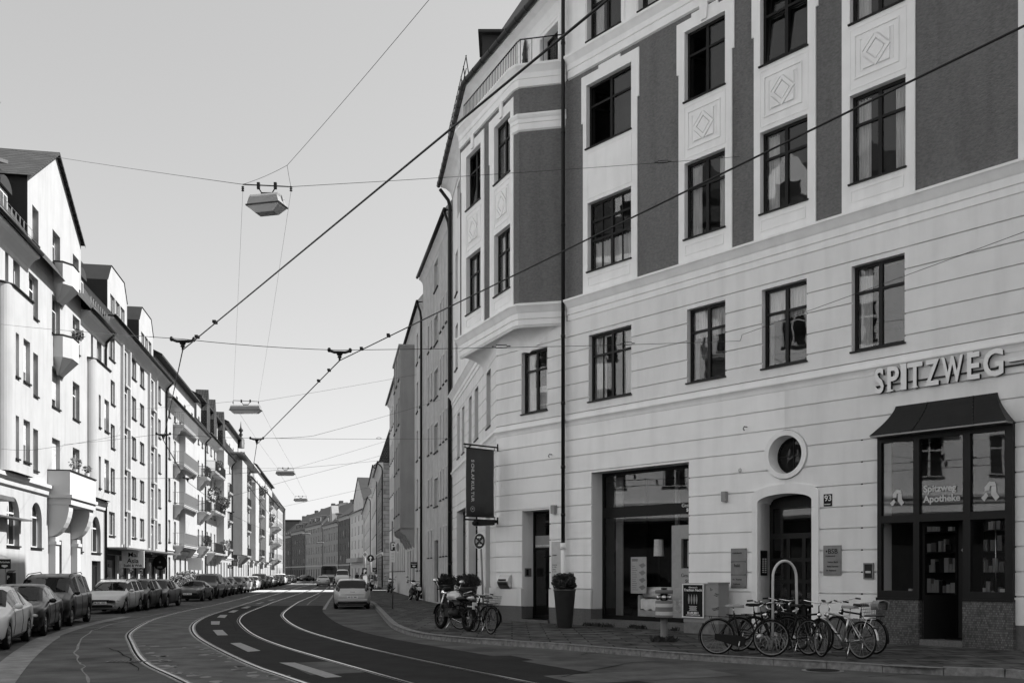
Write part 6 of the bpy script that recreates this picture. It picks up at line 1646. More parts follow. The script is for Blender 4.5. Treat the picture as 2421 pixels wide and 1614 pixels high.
def make_car(kind, name, label, paint, group, detail=True, plate=None, lights='h', roofrack=False):
    K = KINDS[kind]; L, W = K['L'], K['W']; wx = K['wx']; wr = .32; ar = .375
    top, belt = smoothtab(K['top'], L), smoothtab(K['belt'], L)
    step = .05 if detail else .1
    xs = sorted(set([0, .02, .05, L - .05, L - .02, L] + [round(i * step, 3) for i in range(1, int(L / step))]))
    def half(x):
        e = min(x, L - x); f = 1 - .28 * max(0, 1 - e / .55) ** 2.2; return W * f
    def sect(x):
        w_ = half(x); zt, zb_ = top(x), belt(x); zb_ = min(zb_, zt - .02); cab = max(0, min(1, (zt - zb_ - .04) / .38))
        bot = .2 + .1 * max(0, 1 - min(x, L - x) / .15)
        wt = w_ * .82 * (1 - cab) + min(K['wt'], w_ * .9) * cab
        P = [(0, bot), (w_ * .84, bot), (w_ * .96, bot + .1), (w_, (bot + zb_) / 2 + .03), (w_ * .985, zb_ - .07), (w_ * .945, zb_), (w_ * (.925 - .0 * cab), zb_ + .012 + .0 * cab), (wt + .03 * cab, zt - .075 * cab - .006), (wt - .07, zt - .02 * cab), (wt * .5, zt), (0, zt + .008)]
        for c in wx:
            if abs(x - c) < ar:
                za = wr + math.sqrt(ar * ar - (x - c) ** 2)
                P = [(p[0], max(p[1], za)) if i <= 4 else (p[0], max(p[1], za + .02 * i - .1)) if i == 5 else p for i, p in enumerate(P)]
        return P
    rt = empty(name, (0, 0, 0), label, 'car', group)
    body = MB(); gl = {'windshield': MB(), 'rear_window': MB(), 'side_window': []}
    secs = [sect(x) for x in xs]
    k = len(secs[0]); ring = 2 * k - 2
    def rv(i):
        P = secs[i]; x = xs[i]
        return [(x, p[0], p[1]) for p in P] + [(x, -p[0], p[1]) for p in P[-2:0:-1]]
    V = [v for i in range(len(xs)) for v in rv(i)]
    sidew = [(a, b_, s_, MB()) for a, b_ in K['side'] for s_ in (1, -1)]
    bf = []
    for i in range(len(xs) - 1):
        xm = (xs[i] + xs[i + 1]) / 2
        for j in range(ring):
            f = (i * ring + j, i * ring + (j + 1) % ring, (i + 1) * ring + (j + 1) % ring, (i + 1) * ring + j)
            jj = j if j < k - 1 else ring - 1 - j; s_ = 1 if j < k - 1 else -1
            tgt = None
            if jj == 6 and top(xm) - belt(xm) > .16:
                for a, b_, q, m_ in sidew:
                    if q == s_ and a < xm < b_: tgt = m_
            if jj in (8, 9) or (jj == 7):
                if K['ws'][0] < xm < K['ws'][1]: tgt = gl['windshield']
                if K['rw'][0] < xm < K['rw'][1]: tgt = gl['rear_window']
            if tgt is not None: tgt.mesh([V[q] for q in f], [(0, 1, 2, 3)], True)
            else: bf.append(f)
    body.mesh(V, bf + [tuple(range(ring)), tuple((len(xs) - 1) * ring + j for j in range(ring))], True)
    bo = body.build('body', paint, rt)
    gl['windshield'].build('windshield', 'carglass', rt); gl['rear_window'].build('rear_window', 'carglass', rt)
    for a, b_, s_, m_ in sidew:
        if m_.f: m_.build('side_window', 'carglass', rt)
    if detail:      # door seams, sill and pillars follow the body skin
        t = MB()
        for x in [K['side'][0][0] - .1] + [(a[1] + b_[0]) / 2 for a, b_ in zip(K['side'][:-1], K['side'][1:])] [:2]:
            for s_ in (1, -1):
                P = sect(x); t.tube([(x, s_ * (p[0] + .002), p[1]) for p in P[2:6]], .006, 4)
        t.build('door_seams', 'black', bo)
        t = MB()
        for x in (K['side'][0][0] + .75, K['side'][1][0] + .7):
            P = sect(x); t.box(x - .09, x + .09, P[4][0] + .005 - .02, P[4][0] + .03, P[4][1] - .03, P[4][1])
        t.build('handle', paint, bo)
    for c in wx:
        for s_ in (1, -1):
            w_ = MB(); y0 = s_ * (W - .2); y1 = s_ * (W - .02)
            w_.lathe([(.01, y0), (wr - .02, y0), (wr, y0 + s_ * .03), (wr, y1 - s_ * .03), (wr - .03, y1), (.21, y1 - s_ * .015), (.2, y1 - s_ * .05), (.01, y1 - s_ * .05)], (c, 0, wr), 'y', 20)
            wo_ = w_.build('wheel', 'rubber', rt)
            if detail:
                w_ = MB(); w_.lathe([(.205, y1 - s_ * .05), (.205, y1 - s_ * .01), (.18, y1 - s_ * .012), (.175, y1 - s_ * .045)], (c, 0, wr), 'y', 20, cap=False)
                for q in range(7):
                    a = 2 * math.pi * q / 7; w_.tube([(c + .04 * math.cos(a), y1 - s_ * .02, wr + .04 * math.sin(a)), (c + .185 * math.cos(a), y1 - s_ * .025, wr + .185 * math.sin(a))], [.03, .018], 5)
                w_.lathe([(.05, y1 - s_ * .03), (.045, y1 - s_ * .005), (.005, y1 - s_ * .003)], (c, 0, wr), 'y', 10)
                w_.build('rim', 'zinc', wo_)
    t = MB(); t.box(.15, L - .15, -W + .12, W - .12, .17, .32); t.build('underbody', 'black', rt)
    # front: grille, lamps, intake, plate, mirrors
    zf = top(.06) - .06
    if kind == 'coupe':
        for s_ in (1, -1):
            t = MB(); t.ell((.28, s_ * .58, .71), (.16, .115, .115)); lo = t.build('headlight', 'lamp', rt)
        t = MB(); t.box(-.03, .05, -.72, .72, .33, .44); t.build('bumper', 'black', rt)
    else:
        for s_ in (1, -1):
            t = MB(); t.ell((.17, s_ * half(.15) * .79, zf - .03), (.13, .16, .075)); lo = t.build('headlight', 'lamp', rt)
        t = MB(); t.box(-.012, .08, -.34, .34, zf - .09, zf + .0); gr_ = t.build('grille', 'black', rt)
        if detail:
            t = MB(); t.box(-.018, -.0125, -.36, .36, zf + .001, zf + .02); 
            for q in range(3): t.box(-.016, -.0125, -.33, .33, zf - .08 + q * .03, zf - .075 + q * .03)
            t.build('grille_trim', 'chrome', gr_)
        t = MB(); t.box(-.006, .1, -.5, .5, .28, .38); t.build('air_intake', 'black', rt)
        for s_ in (1, -1):
            t = MB(); t.ell((.1, s_ * .62, .34), (.06, .06, .04), 8, 6); t.build('fog_lamp', 'lamp', rt)
    t = MB(); t.box(-.035, -.02, -.26, .26, .42, .53); pl1 = t.build('number_plate', 'white', rt)
    t = MB(); t.box(L + .004, L + .016, -.26, .26, .52, .63); pl2 = t.build('number_plate', 'white', rt)
    if plate:
        class Q:
            def __init__(s, x, sg): s.x = x; s.sg = sg
            def __call__(s, u, v, w_): return (s.x - s.sg * w_, -s.sg * u, v)
        t = MB(); t.text(plate, Q(-.036, 1), -.23, .445, 0, .095, .001, offset=.002); t.build('lettering', 'black', pl1)
        t = MB(); t.text(plate, Q(L + .017, -1), -.23, .545, 0, .095, .001, offset=.002); t.build('lettering', 'black', pl2)
    for s_ in (1, -1):
        t = MB(); xm = K['ws'][0] + .28; P = sect(xm); yy = P[5][0]
        t.ell((xm, s_ * (yy + .1), P[5][1] + .07), (.07, .1, .07), 10, 6); t.tube([(xm, s_ * (yy - .03), P[5][1] + .02), (xm, s_ * (yy + .06), P[5][1] + .05)], .025, 5); t.build('mirror', paint if detail else 'black', rt)
    for s_ in (1, -1):
        t = MB(); xb = L - .13
        if kind in ('wagon', 'minivan', 'hatch'): t.ell((L - .16, s_ * (half(L - .15) * .86), .92), (.1, .07, .14), 8, 6)
        else: t.ell((L - .12, s_ * (half(L - .12) * .72), .83), (.12, .15, .06), 8, 6)
        t.build('tail_light', 'lampred', rt)
    if detail:
        t = MB(); t.tube([(.02, -half(.02) * .9, .5), (-.01, -.4, .5), (-.015, .4, .5), (.02, half(.02) * .9, .5)], .02, 5); t.build('bumper_strip', 'black', rt)
        t = MB(); t.box(L - .03, L + .02, -W * .8, W * .8, .42, .5); t.build('rear_bumper', paint, rt)
        # seats seen through nothing: wipers
        t = MB(); xw = K['ws'][0] + .02
        for yy in (-.35, .2): t.tube([(xw, yy, top(xw) + .012), (xw + .25, yy + .42, top(xw + .25) + .02)], .008, 4)
        t.build('wiper', 'black', rt)
    if roofrack:
        for s_ in (1, -1):
            t = MB(); t.tube([(1.9, s_ * (K['wt'] - .04), top(2.0) + .0), (2.1, s_ * (K['wt'] - .04), top(2.1) + .05), (L - .9, s_ * (K['wt'] - .04), top(L - .9) + .05), (L - .7, s_ * (K['wt'] - .04), top(L - .7))], .015, 5); t.build('roof_rail', 'black', rt)
    return rt
def put_car(rt, front, rear, z=0.0):
    """front / rear = ground points of the street side wheels; the car is placed so that these match"""
    f, r = Vector(front), Vector(rear); d = (r - f).normalized(); n = Vector((-d.y, d.x))     # local y axis
    return f, d, n
def place(rt, kind, P, heading_to, side=-1):
    """P: ground point of the front wheel on the street side; heading_to: direction front->rear"""
    K = KINDS[kind]; d = Vector(heading_to).normalized(); n = Vector((-d.y, d.x))
    o = Vector(P) - d * K['wx'][0] - n * (side * (K['W'] - .1))
    rt.location = (o.x, o.y, 0); rt.rotation_euler = (0, 0, math.atan2(d.y, d.x)); return rt
def gp(x, y): return ground(x, y)
GRP = 'cars parked along the left kerb'
near_cars = [
 ('sedan', 'pale silver saloon car cut off by the left edge of the photo', 'whitep', (14.5, 1534), (57, 1517), None, False, 'saloon'),
 ('sedan', 'dark saloon car parked directly behind the silver one at the left edge', 'darkp', (102, 1502), (133, 1490), None, False, 'saloon'),
 ('minivan', 'big dark minivan with roof rails parked behind the dark saloon', 'darkp', (165, 1479), (197, 1471), None, True, 'minivan'),
 ('wagon', 'silver estate car with a dark bumper strip parked below the gabled house', 'silver', (294, 1449), (319.5, 1445), 'M\u00b7DK 1903', True, 'estate car'),
 ('hatch', 'black hatchback parked right behind the silver estate car', 'darkp', (347, 1441.6), (363, 1439), None, False, 'hatchback'),
 ('sedan', 'dark grey saloon car parked between black hatchback and low sports car', 'midp', (393, 1435), (413, 1432), None, False, 'saloon'),
 ('coupe', 'low old grey sports car with round headlights in the left parked row', 'midp', (479, 1420.5), (498, 1418), 'M\u00b7CK 1064', False, 'sports car')]
protos = {}
for kind, lb, pm, f, r, pt, rr, _ in near_cars:
    c = make_car(kind, 'parked_car', lb, pm, GRP, True, pt, roofrack=rr)
    P = Vector(gp(*f)); Q_ = Vector(gp(*r)); d = (Q_ - P)
    d = Vector((d.x, d.y)).normalized()
    place(c, kind, P, d, -1)
# the rest of the row are copies of small prototypes
pr = {}
def proto(kind, pm):
    if (kind, pm) not in pr:
        c = make_car(kind, 'parked_car', 'x', pm, GRP, False); pr[(kind, pm)] = [c, False]
    e = pr[(kind, pm)]
    if not e[1]: e[1] = True; return e[0]
    return copy_tree(e[0])
order = ['minivan', 'hatch', 'sedan', 'wagon', 'hatch', 'sedan', 'hatch', 'sedan', 'minivan', 'hatch', 'sedan', 'wagon', 'hatch', 'sedan', 'hatch', 'minivan', 'sedan', 'hatch', 'wagon', 'sedan', 'hatch', 'sedan']
paints = ['darkp', 'darkp', 'midp', 'darkp', 'whitep', 'darkp', 'silver', 'darkp', 'darkp', 'midp', 'silver', 'darkp', 'darkp', 'midp', 'darkp', 'whitep', 'darkp', 'darkp', 'silver', 'darkp', 'midp', 'darkp']
words = ['first', 'second', 'third', 'fourth', 'fifth', 'sixth', 'seventh', 'eighth', 'ninth', 'tenth', 'eleventh', 'twelfth', 'thirteenth', 'fourteenth', 'fifteenth', 'sixteenth', 'seventeenth', 'eighteenth', 'nineteenth', 'twentieth', 'twenty-first', 'twenty-second']
cn = {'darkp': 'black', 'midp': 'dark grey', 'whitep': 'white', 'silver': 'silver'}; kn = {'minivan': 'minivan', 'hatch': 'hatchback', 'sedan': 'saloon car', 'wagon': 'estate car'}
Y = 66.0
for i, (k_, p_) in enumerate(zip(order, paints)):
    c = proto(k_, p_); d = Vector((-.165 if Y < 90 else -.181, 1)).normalized()
    X = -19.2 - (Y - 59.6) * .178
    place(c, k_, (X + random.uniform(-.12, .12), Y), d + Vector((random.uniform(-.015, .015), 0)), -1)
    c['label'] = '%s %s, %s car beyond the low sports car in the left row' % (cn[p_], kn[k_], words[i]); c['category'] = 'car'; c['group'] = GRP
    Y += KINDS[k_]['L'] + random.uniform(.7, 1.4)
# silver hatchback seen from behind on the right
c = make_car('hatch', 'parked_hatchback', 'silver hatchback seen from behind, parked at the right kerb', 'silver', None, True, 'AK\u00b7ZL 595')
d = Vector((.195, -1)).normalized()      # front -> rear points to the camera
n = Vector((-d.y, d.x)); rear = Vector(ground(833, 1439)); o = rear - d * 4.1; c.location = (o.x, o.y, 0); c.rotation_euler = (0, 0, math.atan2(d.y, d.x))
t = MB(); t.tube([(3.5, 0, 1.42), (3.62, 0, 1.6)], .008, 5); ae = t.build('aerial', 'black', c)
t = MB(); t.box(4.2, 4.262, -.7, .7, .26, .36); t.build('lower_bumper', 'black', c)
t = MB(); t.tube([(4.24, -.6, .7), (4.262, 0, .7), (4.24, .6, .7)], .012, 5); t.build('bumper_seam', 'black', c)
t = MB(); t.tube([(4.19, -.58, .72), (4.13, -.6, .98)], .008, 4); t.build('boot_seam', 'black', c)
t = MB(); t.tube([(4.19, .58, .72), (4.13, .6, .98)], .008, 4); t.build('boot_seam', 'black', c)
t = MB(); t.box(4.17, 4.235, -.12, .12, .82, .86); t.build('boot_handle', 'chrome', c)
for s_ in (-1, 1): t = MB(); t.ell((4.0, s_ * .70, 1.02), (.14, .1, .2), 10, 8); t.build('tail_lamp', 'lampred', c)
c2 = make_car('sedan', 'driving_car', 'small silver saloon car driving away in the middle of the street', 'silver', None, False)
o = Vector(ground(761, 1385)) + Vector((.15, 0)); d = Vector((.17, -1)).normalized(); o2 = o - d * 4.4; c2.location = (o2.x, o2.y, 0); c2.rotation_euler = (0, 0, math.atan2(d.y, d.x))
c3 = make_car('minivan', 'white_van', 'white van coming up the street behind the silver hatchback', 'whitep', None, False); c3['category'] = 'van'
o = Vector(ground(818, 1384)); d = Vector((.17, -1)).normalized(); o2 = o + d * 0; c3.location = (o2.x - .5, o2.y, .0); c3.scale = (1.15, 1.05, 1.35); c3.rotation_euler = (0, 0, math.atan2(-d.y, -d.x))
c4 = make_car('sedan', 'driving_car', 'dark saloon car partly hidden behind the driving silver saloon', 'darkp', None, False)
o = Vector(ground(779, 1382)); c4.location = (o.x, o.y + 8, 0); c4.rotation_euler = (0, 0, math.atan2(d.y, d.x))
for i, (x, y, lb) in enumerate(((694, 1372.5, 'silver car parked crosswise far down the street before the dark houses'), (722, 1373, 'dark car far down the street left of the bus'), (738, 1372.8, 'grey car far down the street just left of the bus'))):
    c5 = copy_tree(pr[('sedan', ['silver', 'darkp', 'midp'][i])][0]); o = ground(x, y); c5.location = (o[0], o[1], 0); c5.rotation_euler = (0, 0, R([20, 100, 250][i])); c5['label'] = lb; c5['category'] = 'car'; c5['group'] = 'cars far down the street'
# bus
bx, by = ground(777, 1379); rt = empty('bus', (bx, by, 0), 'dark city bus seen from behind far down the street', 'bus')
t = MB(); n = 10
prof = [(-1.25, .35), (-1.27, 1.0), (-1.25, 2.7), (-1.1, 3.0), (1.1, 3.0), (1.25, 2.7), (1.27, 1.0), (1.25, .35)]
vs_ = [(bx + p[0] - .17 * dy, by + dy, p[1]) for dy in (0, 11.5) for p in prof]; k = 8
t.mesh(vs_, [tuple(range(k)), tuple(range(k, 2 * k))] + [(i, (i + 1) % k, k + (i + 1) % k, k + i) for i in range(k)]); t.build('body', 'dgrey', rt)
t = MB(); t.box(bx - 1.05, bx + 1.05, by - .03, by - .005, 1.7, 2.6); t.build('rear_window', 'carglass', rt)
t = MB(); t.box(bx - .6, bx + .6, by - .035, by - .006, 2.65, 2.88); t.build('destination_panel', 'black', rt)
t = MB(); t.box(bx - 1.1, bx + 1.1, by - .03, by - .004, 1.15, 1.55); t.build('engine_cover', 'grey', rt)
for s_ in (-1, 1):
    t = MB(); t.box(bx + s_ * 1.1 - .08, bx + s_ * 1.1 + .08, by - .03, by - .003, .6, 1.05); t.build('tail_light', 'lampred', rt)
    for dy in (2.5, 8.5):
        t = MB(); t.lathe([(.01, -.15), (.48, -.15), (.48, .15), (.01, .15)], (bx + s_ * 1.05 - .17 * dy, by + dy, .48), 'x', 14); t.build('wheel', 'rubber', rt)
# ================================================================== bicycles
def place_h(rt, a, b_, z=.12, lean=0.0):
    """rear contact a, front contact b_ (ground points)"""
    a, b_ = Vector(a), Vector(b_); d = (b_ - a).normalized(); c = (a + b_) / 2
    rt.location = (c.x, c.y, z); rt.rotation_euler = (lean, 0, math.atan2(d.y, d.x))
def bicycle(name, label, framem='black', rimm='zinc', step=False, drop=False, basket=False, rack=True, fenderm='black', guard=False, seatcover=False, group='bicycles around the bicycle rack', wr=.355, disc=False, front_basket=False):
    rt = empty(name, (0, 0, 0), label, 'bicycle', group)
    hb = .53
    for x in (-hb, hb):
        t = MB(); n = 36
        def ring(r, rad, seg): return [(x + r * math.cos(2 * math.pi * i / n), 0, wr + r * math.sin(2 * math.pi * i / n)) for i in range(n + 1)]
        t.tube(ring(wr - .035, 0, 0), .014, 6, cap=False)
        t.tube([(x, -.045, wr), (x, .045, wr)], .02, 8)
        for i in range(18):
            a = 2 * math.pi * i / 18; s_ = .03 if i % 2 else -.03
            t.tube([(x + .02 * math.cos(a + .5), s_, wr + .02 * math.sin(a + .5)), (x + (wr - .04) * math.cos(a), 0, wr + (wr - .04) * math.sin(a))], .0028, 3, cap=False)
        w_ = t.build('wheel', rimm, rt)
        t = MB(); t.tube(ring(wr - .018, 0, 0), .0205, 8, cap=False); t.build('tyre', 'rubber', w_)
        if disc and x > 0:
            t = MB(); t.lathe([(.05, -.05), (.1, -.05), (.1, -.046), (.05, -.046)], (x, 0, wr), 'y', 18); t.build('brake_disc', 'steel', w_)
        if fenderm:
            t = MB(); a0, a1 = (R(20), R(200)) if x < 0 else (R(-5), R(150)); m_ = 18
            P = [(x + (wr + .02) * math.cos(a0 + (a1 - a0) * i / m_), wr + (wr + .02) * math.sin(a0 + (a1 - a0) * i / m_)) for i in range(m_ + 1)]
            vs_ = [(p[0], y_, p[1] - (0 if abs(y_) < .01 else .012)) for p in P for y_ in (-.026, 0, .026)]
            t.mesh(vs_, [(3 * i + j, 3 * i + j + 1, 3 * i + j + 4, 3 * i + j + 3) for i in range(m_) for j in range(2)], True)
            t.tube([(x, .03, wr), (P[3 if x < 0 else 3][0], .02, P[3][1])], .004, 4); o = t.build('mudguard', fenderm, rt)
    bb = (-.06, 0, .28); st = (-.2, 0, .82); hd = (.33, 0, .86); hl = (.365, 0, .70); rx = (-hb, 0, wr)
    t = MB()
    t.tube([bb, st], .02, 8); t.tube([hd, hl], .023, 8)
    if step: t.tube([bb, (.1, 0, .34), (.28, 0, .58), hl], .022, 8); t.tube([(-.13, 0, .52), (.08, 0, .5), (.3, 0, .72)], .014, 8)
    else: t.tube([bb, hl], .022, 8); t.tube([(-.19, 0, .78), (.335, 0, .82)], .019, 8)
    for s_ in (-.05, .05):
        t.tube([(bb[0], s_ * .5, bb[2]), (rx[0], s_, rx[2])], .009, 6); t.tube([(-.19, s_ * .3, .76), (rx[0], s_, rx[2])], .008, 6)
        t.tube([(.37, s_, .68), (.41, s_, .6), (hb, s_, wr)], [.012, .011, .008], 6)
    t.tube([(.37, -.05, .68), (.37, .05, .68)], .014, 6)
    t.build('frame', framem, rt)
    t = MB(); t.tube([st, (-.22, 0, .95)], .012, 8); t.build('seat_post', 'chrome', rt)
    t = MB(); P = [(-.36, .085), (-.3, .1), (-.2, .075), (-.1, .03), (.0, .02)]
    vs_ = [(x, y_ * s_, .97 + zz) for x, y_ in P for s_, zz in ((-1, -.035), (-.6, .012), (0, .022), (.6, .012), (1, -.035))]
    t.mesh(vs_, [(5 * i + j, 5 * i + j + 1, 5 * i + j + 6, 5 * i + j + 5) for i in range(4) for j in range(4)] + [(0, 1, 2, 3, 4), (20, 21, 22, 23, 24)] + [tuple(5 * i for i in range(5)) + tuple(5 * i + 4 for i in range(4, -1, -1))], True)
    sd_ = t.build('saddle', 'grey' if seatcover else 'black', rt)
    t = MB(); t.tube([(.33, 0, .86), (.31, 0, .97), (.37, 0, 1.0)], .012, 8)
    if drop: P = [(.33, -.2, 1.0), (.37, -.18, 1.0), (.37, 0, 1.0), (.37, .18, 1.0), (.33, .2, 1.0)]; t.tube([(.38, -.05, 1.0), (.38, -.21, 1.0), (.46, -.21, .98), (.48, -.21, .92), (.42, -.21, .87), (.34, -.21, .87)], .011, 6); t.tube([(.38, .05, 1.0), (.38, .21, 1.0), (.46, .21, .98), (.48, .21, .92), (.42, .21, .87), (.34, .21, .87)], .011, 6); t.tube([(.38, -.06, 1.0), (.38, .06, 1.0)], .012, 6)
    else: t.tube([(.16, -.3, 1.06), (.26, -.27, 1.07), (.37, -.1, 1.03), (.37, .1, 1.03), (.26, .27, 1.07), (.16, .3, 1.06)], .011, 8)
    h = t.build('handlebar', 'chrome', rt)
    if not drop:
        for s_ in (-1, 1): t = MB(); t.tube([(.13, s_ * .305, 1.058), (.24, s_ * .28, 1.07)], .017, 8); t.build('grip', 'black', h)
    t = MB(); t.tube([(.42, -.03, .8), (.44, -.03, .8)], .045, 12); t.tube([(.36, -.03, .8), (.42, -.03, .8)], [.015, .04], 8); t.build('headlamp', 'chrome', rt)
    t = MB(); t.lathe([(.02, -.05), (.095, -.05), (.095, -.044), (.02, -.044)], bb, 'y', 24)
    t.tube([(bb[0], -.07, bb[2]), (bb[0] - .03, -.08, bb[2] - .165)], .01, 6); t.tube([(bb[0], .06, bb[2]), (bb[0] + .03, .07, bb[2] + .165)], .01, 6)
    ck = t.build('crank', 'steel', rt)
    for s_, q in ((-1, (bb[0] - .03, bb[2] - .165)), (1, (bb[0] + .03, bb[2] + .165))): t = MB(); t.box(q[0] - .045, q[0] + .045, min(s_ * .09, s_ * .17), max(s_ * .09, s_ * .17), q[1] - .012, q[1] + .012); t.build('pedal', 'black', ck)
    t = MB()
    if guard:
        for yy in (-.065, -.04): t.face([(bb[0] + .11 * math.cos(a), yy, bb[2] + .11 * math.sin(a)) for a in [R(-100 + 20 * i) for i in range(11)]] + [(rx[0] - .03, yy, rx[2] + .06), (rx[0] - .03, yy, rx[2] - .06)])
        t.build('chain_guard', 'black', rt)
    else:
        t.tube([(bb[0], -.047, bb[2] + .09), (rx[0], -.047, rx[2] + .035)], .004, 4); t.tube([(bb[0], -.047, bb[2] - .09), (rx[0], -.047, rx[2] - .035)], .004, 4); t.build('chain', 'black', rt)
    if rack:
        t = MB()
        for s_ in (-.06, .06): t.tube([(-.22, s_, .74), (-.78, s_, .76)], .006, 5); t.tube([(-.68, s_, .76), (rx[0], s_, rx[2])], .006, 5)
        for x in (-.35, -.5, -.65, -.78): t.tube([(x, -.06, .755), (x, .06, .755)], .005, 5)
        t.build('luggage_rack', 'black' if framem == 'black' else 'chrome', rt)
    def bask(cx_, z0):
        b = MB(); a_, b2 = .19, .15
        for z in (z0, z0 + .06, z0 + .12, z0 + .18, z0 + .24): f = .8 + .2 * (z - z0) / .24; b.tube([(cx_ - a_ * f, -b2 * f, z), (cx_ + a_ * f, -b2 * f, z), (cx_ + a_ * f, b2 * f, z), (cx_ - a_ * f, b2 * f, z), (cx_ - a_ * f, -b2 * f, z)], .004, 4)
        for i in range(8):
            f = -1 + 2 * i / 7
            for s_ in (-1, 1): b.tube([(cx_ + a_ * f * .8, s_ * b2 * .8, z0), (cx_ + a_ * f, s_ * b2, z0 + .24)], .003, 3); b.tube([(cx_ + s_ * a_ * .8, b2 * f * .8, z0), (cx_ + s_ * a_, b2 * f, z0 + .24)], .003, 3)
            b.tube([(cx_ + a_ * f * .8, -b2 * .8, z0), (cx_ + a_ * f * .8, b2 * .8, z0)], .003, 3)
        return b.build('basket', 'zinc', rt)
    if basket: bask(-.55, .775)
    if front_basket: bask(.62, .84)
    t = MB(); t.tube([(-.3, .06, .3), (-.36, .2, .0)], .009, 5); t.build('kickstand', 'chrome', rt)
    t = MB(); t.tube([(-.8, 0, .6), (-.83, 0, .6)], .03, 10); t.build('rear_light', 'lampred', rt)
    return rt
def gk(x, y): return ground(x, y, .12)
def bpos(xa, ya, xb, yb):      # rear and front tyre contact in the photo, enforced wheelbase 1.06
    a, b_ = Vector(gk(xa, ya)), Vector(gk(xb, yb)); c = (a + b_) / 2; d = (b_ - a).normalized() * .53; return c - d, c + d
b1 = bicycle('bicycle', 'black town bicycle with chain guard and grey saddle cover, leftmost at the rack', 'black', 'zinc', step=True, guard=True, seatcover=True); place_h(b1, *bpos(1690.7, 1546, 1827, 1551.5), lean=R(-3))
b2 = bicycle('bicycle', 'dark bicycle standing right behind the leftmost one with a high black saddle', 'black', 'zinc'); place_h(b2, Vector(gk(1742, 1539)), Vector(gk(1860, 1537)), lean=R(4))
b3 = bicycle('bicycle', 'black racing bicycle with drop handlebar pointing left in the rack', 'black', 'zinc', drop=True, rack=False, fenderm=None); place_h(b3, *bpos(1910, 1548, 1822, 1539), lean=R(3))
b4 = bicycle('bicycle', 'black bicycle with brake disc and straight high handlebar turned to the road', 'black', 'zinc', disc=True, fenderm='black'); place_h(b4, *bpos(1872, 1538, 1962, 1557), lean=R(-3))
b5 = bicycle('bicycle', 'silver framed bicycle with bright rear mudguard and covered saddle', 'steel', 'zinc', fenderm='chrome', seatcover=True); place_h(b5, *bpos(2036, 1557, 1938, 1547), lean=R(3))
b6 = bicycle('bicycle', 'dark bicycle with wire basket on its rear rack, rightmost at the rack', 'black', 'zinc', basket=True); place_h(b6, *bpos(2073, 1545, 1978, 1535), lean=R(-4))
b7 = bicycle('bicycle', 'dark bicycle standing left of centre deep inside the rack', 'black', 'dgrey', fenderm='black'); place_h(b7, *bpos(1790, 1536, 1885, 1534), lean=R(-4))
b8 = bicycle('bicycle', 'dark bicycle with rear basket leaning beside the parked motorcycle', 'black', 'zinc', basket=True, group='bicycle beside the motorcycle'); place_h(b8, *bpos(1163, 1499, 1116, 1493), lean=R(5))
del b8['group']
b9 = bicycle('bicycle', 'black bicycle squeezed between the motorcycle and the bicycle with rear basket', 'black', 'zinc'); place_h(b9, *bpos(1150, 1489, 1098, 1487), lean=R(-5)); del b9['group']
# bag over the basket
rt = empty('cloth_bag', b6.location, 'crumpled cloth bag hanging over the wire basket of the rightmost bicycle', 'bag')
d = Vector((math.cos(b6.rotation_euler.z), math.sin(b6.rotation_euler.z)))
t = MB(); n = 9; bp = b6.location
random.seed(5)
vs_ = []
for i in range(n + 1):
    for j in range(7):
        a = -math.pi * .1 + math.pi * 1.2 * j / 6; x = -.76 + .2 * i / n; r = .1 + random.uniform(-.02, .02)
        lx, ly, lz = x, r * 1.4 * math.cos(a), 1.0 + r * .7 * math.sin(a) - (.1 if j in (0, 6) else 0)
        vs_.append((bp.x + d.x * lx - d.y * ly, bp.y + d.y * lx + d.x * ly, bp.z + lz))
t.mesh(vs_, [(7 * i + j, 7 * i + j + 1, 7 * i + j + 8, 7 * i + j + 7) for i in range(n) for j in range(6)], True); o = t.build('cloth', 'grey', rt); md = o.modifiers.new('s', 'SOLIDIFY'); md.thickness = .012
# rack: low hoops on a grid plus the tall arch
rx, ry = gk(1850, 1545)
rt = empty('bicycle_rack', (rx, ry, .12), 'low grey bicycle rack of bent hoops in front of the arched entrance', 'bicycle rack')
Fq = Fr(gk(1812, 1547), Vector(gk(1935, 1543)) - Vector(gk(1812, 1547)), .12)
Lr = (Vector(gk(1935, 1543)) - Vector(gk(1812, 1547))).length + .3
t = MB()
for w_ in (0, -.45): t.fb(Fq, -.1, Lr, .0, .035, w_ - .02, w_ + .02)
t.build('base_rail', 'zinc', rt)
for i in range(8):
    u_ = .05 + i * Lr / 8; t = MB()
    for du in (0, .07): t.tube([Fq(u_ + du, .03, 0), Fq(u_ + du + .02, .25, -.05), Fq(u_ + du + .02, .36, -.18), Fq(u_ + du, .3, -.34), Fq(u_ + du, .03, -.45)], .011, 6)
    t.build('hoop', 'zinc', rt)
rt = empty('arched_hoop', Fq(.1, 0, -.2), 'tall rounded steel hoop rising above the bicycles before the entrance', 'hoop')
ax0, ax1 = Fr(gk(1827, 1540), Fq.d, .12), None
wA = 66 / F_ * ax0.p.y; t = MB(); H_ = 1.86
Pn = [ax0(0, 0, 0), ax0(0, H_ - wA / 2 - .15, 0)] + [ax0(wA / 2 - wA / 2 * math.cos(math.pi * i / 14), H_ - wA / 2 * 1.25 + wA / 2 * 1.25 * math.sin(math.pi * i / 14), 0) for i in range(1, 14)] + [ax0(wA, H_ - wA / 2 - .15, 0), ax0(wA + .03, 0, 0)]
t.tube(Pn, .028, 10); t.build('tube', 'offw', rt)
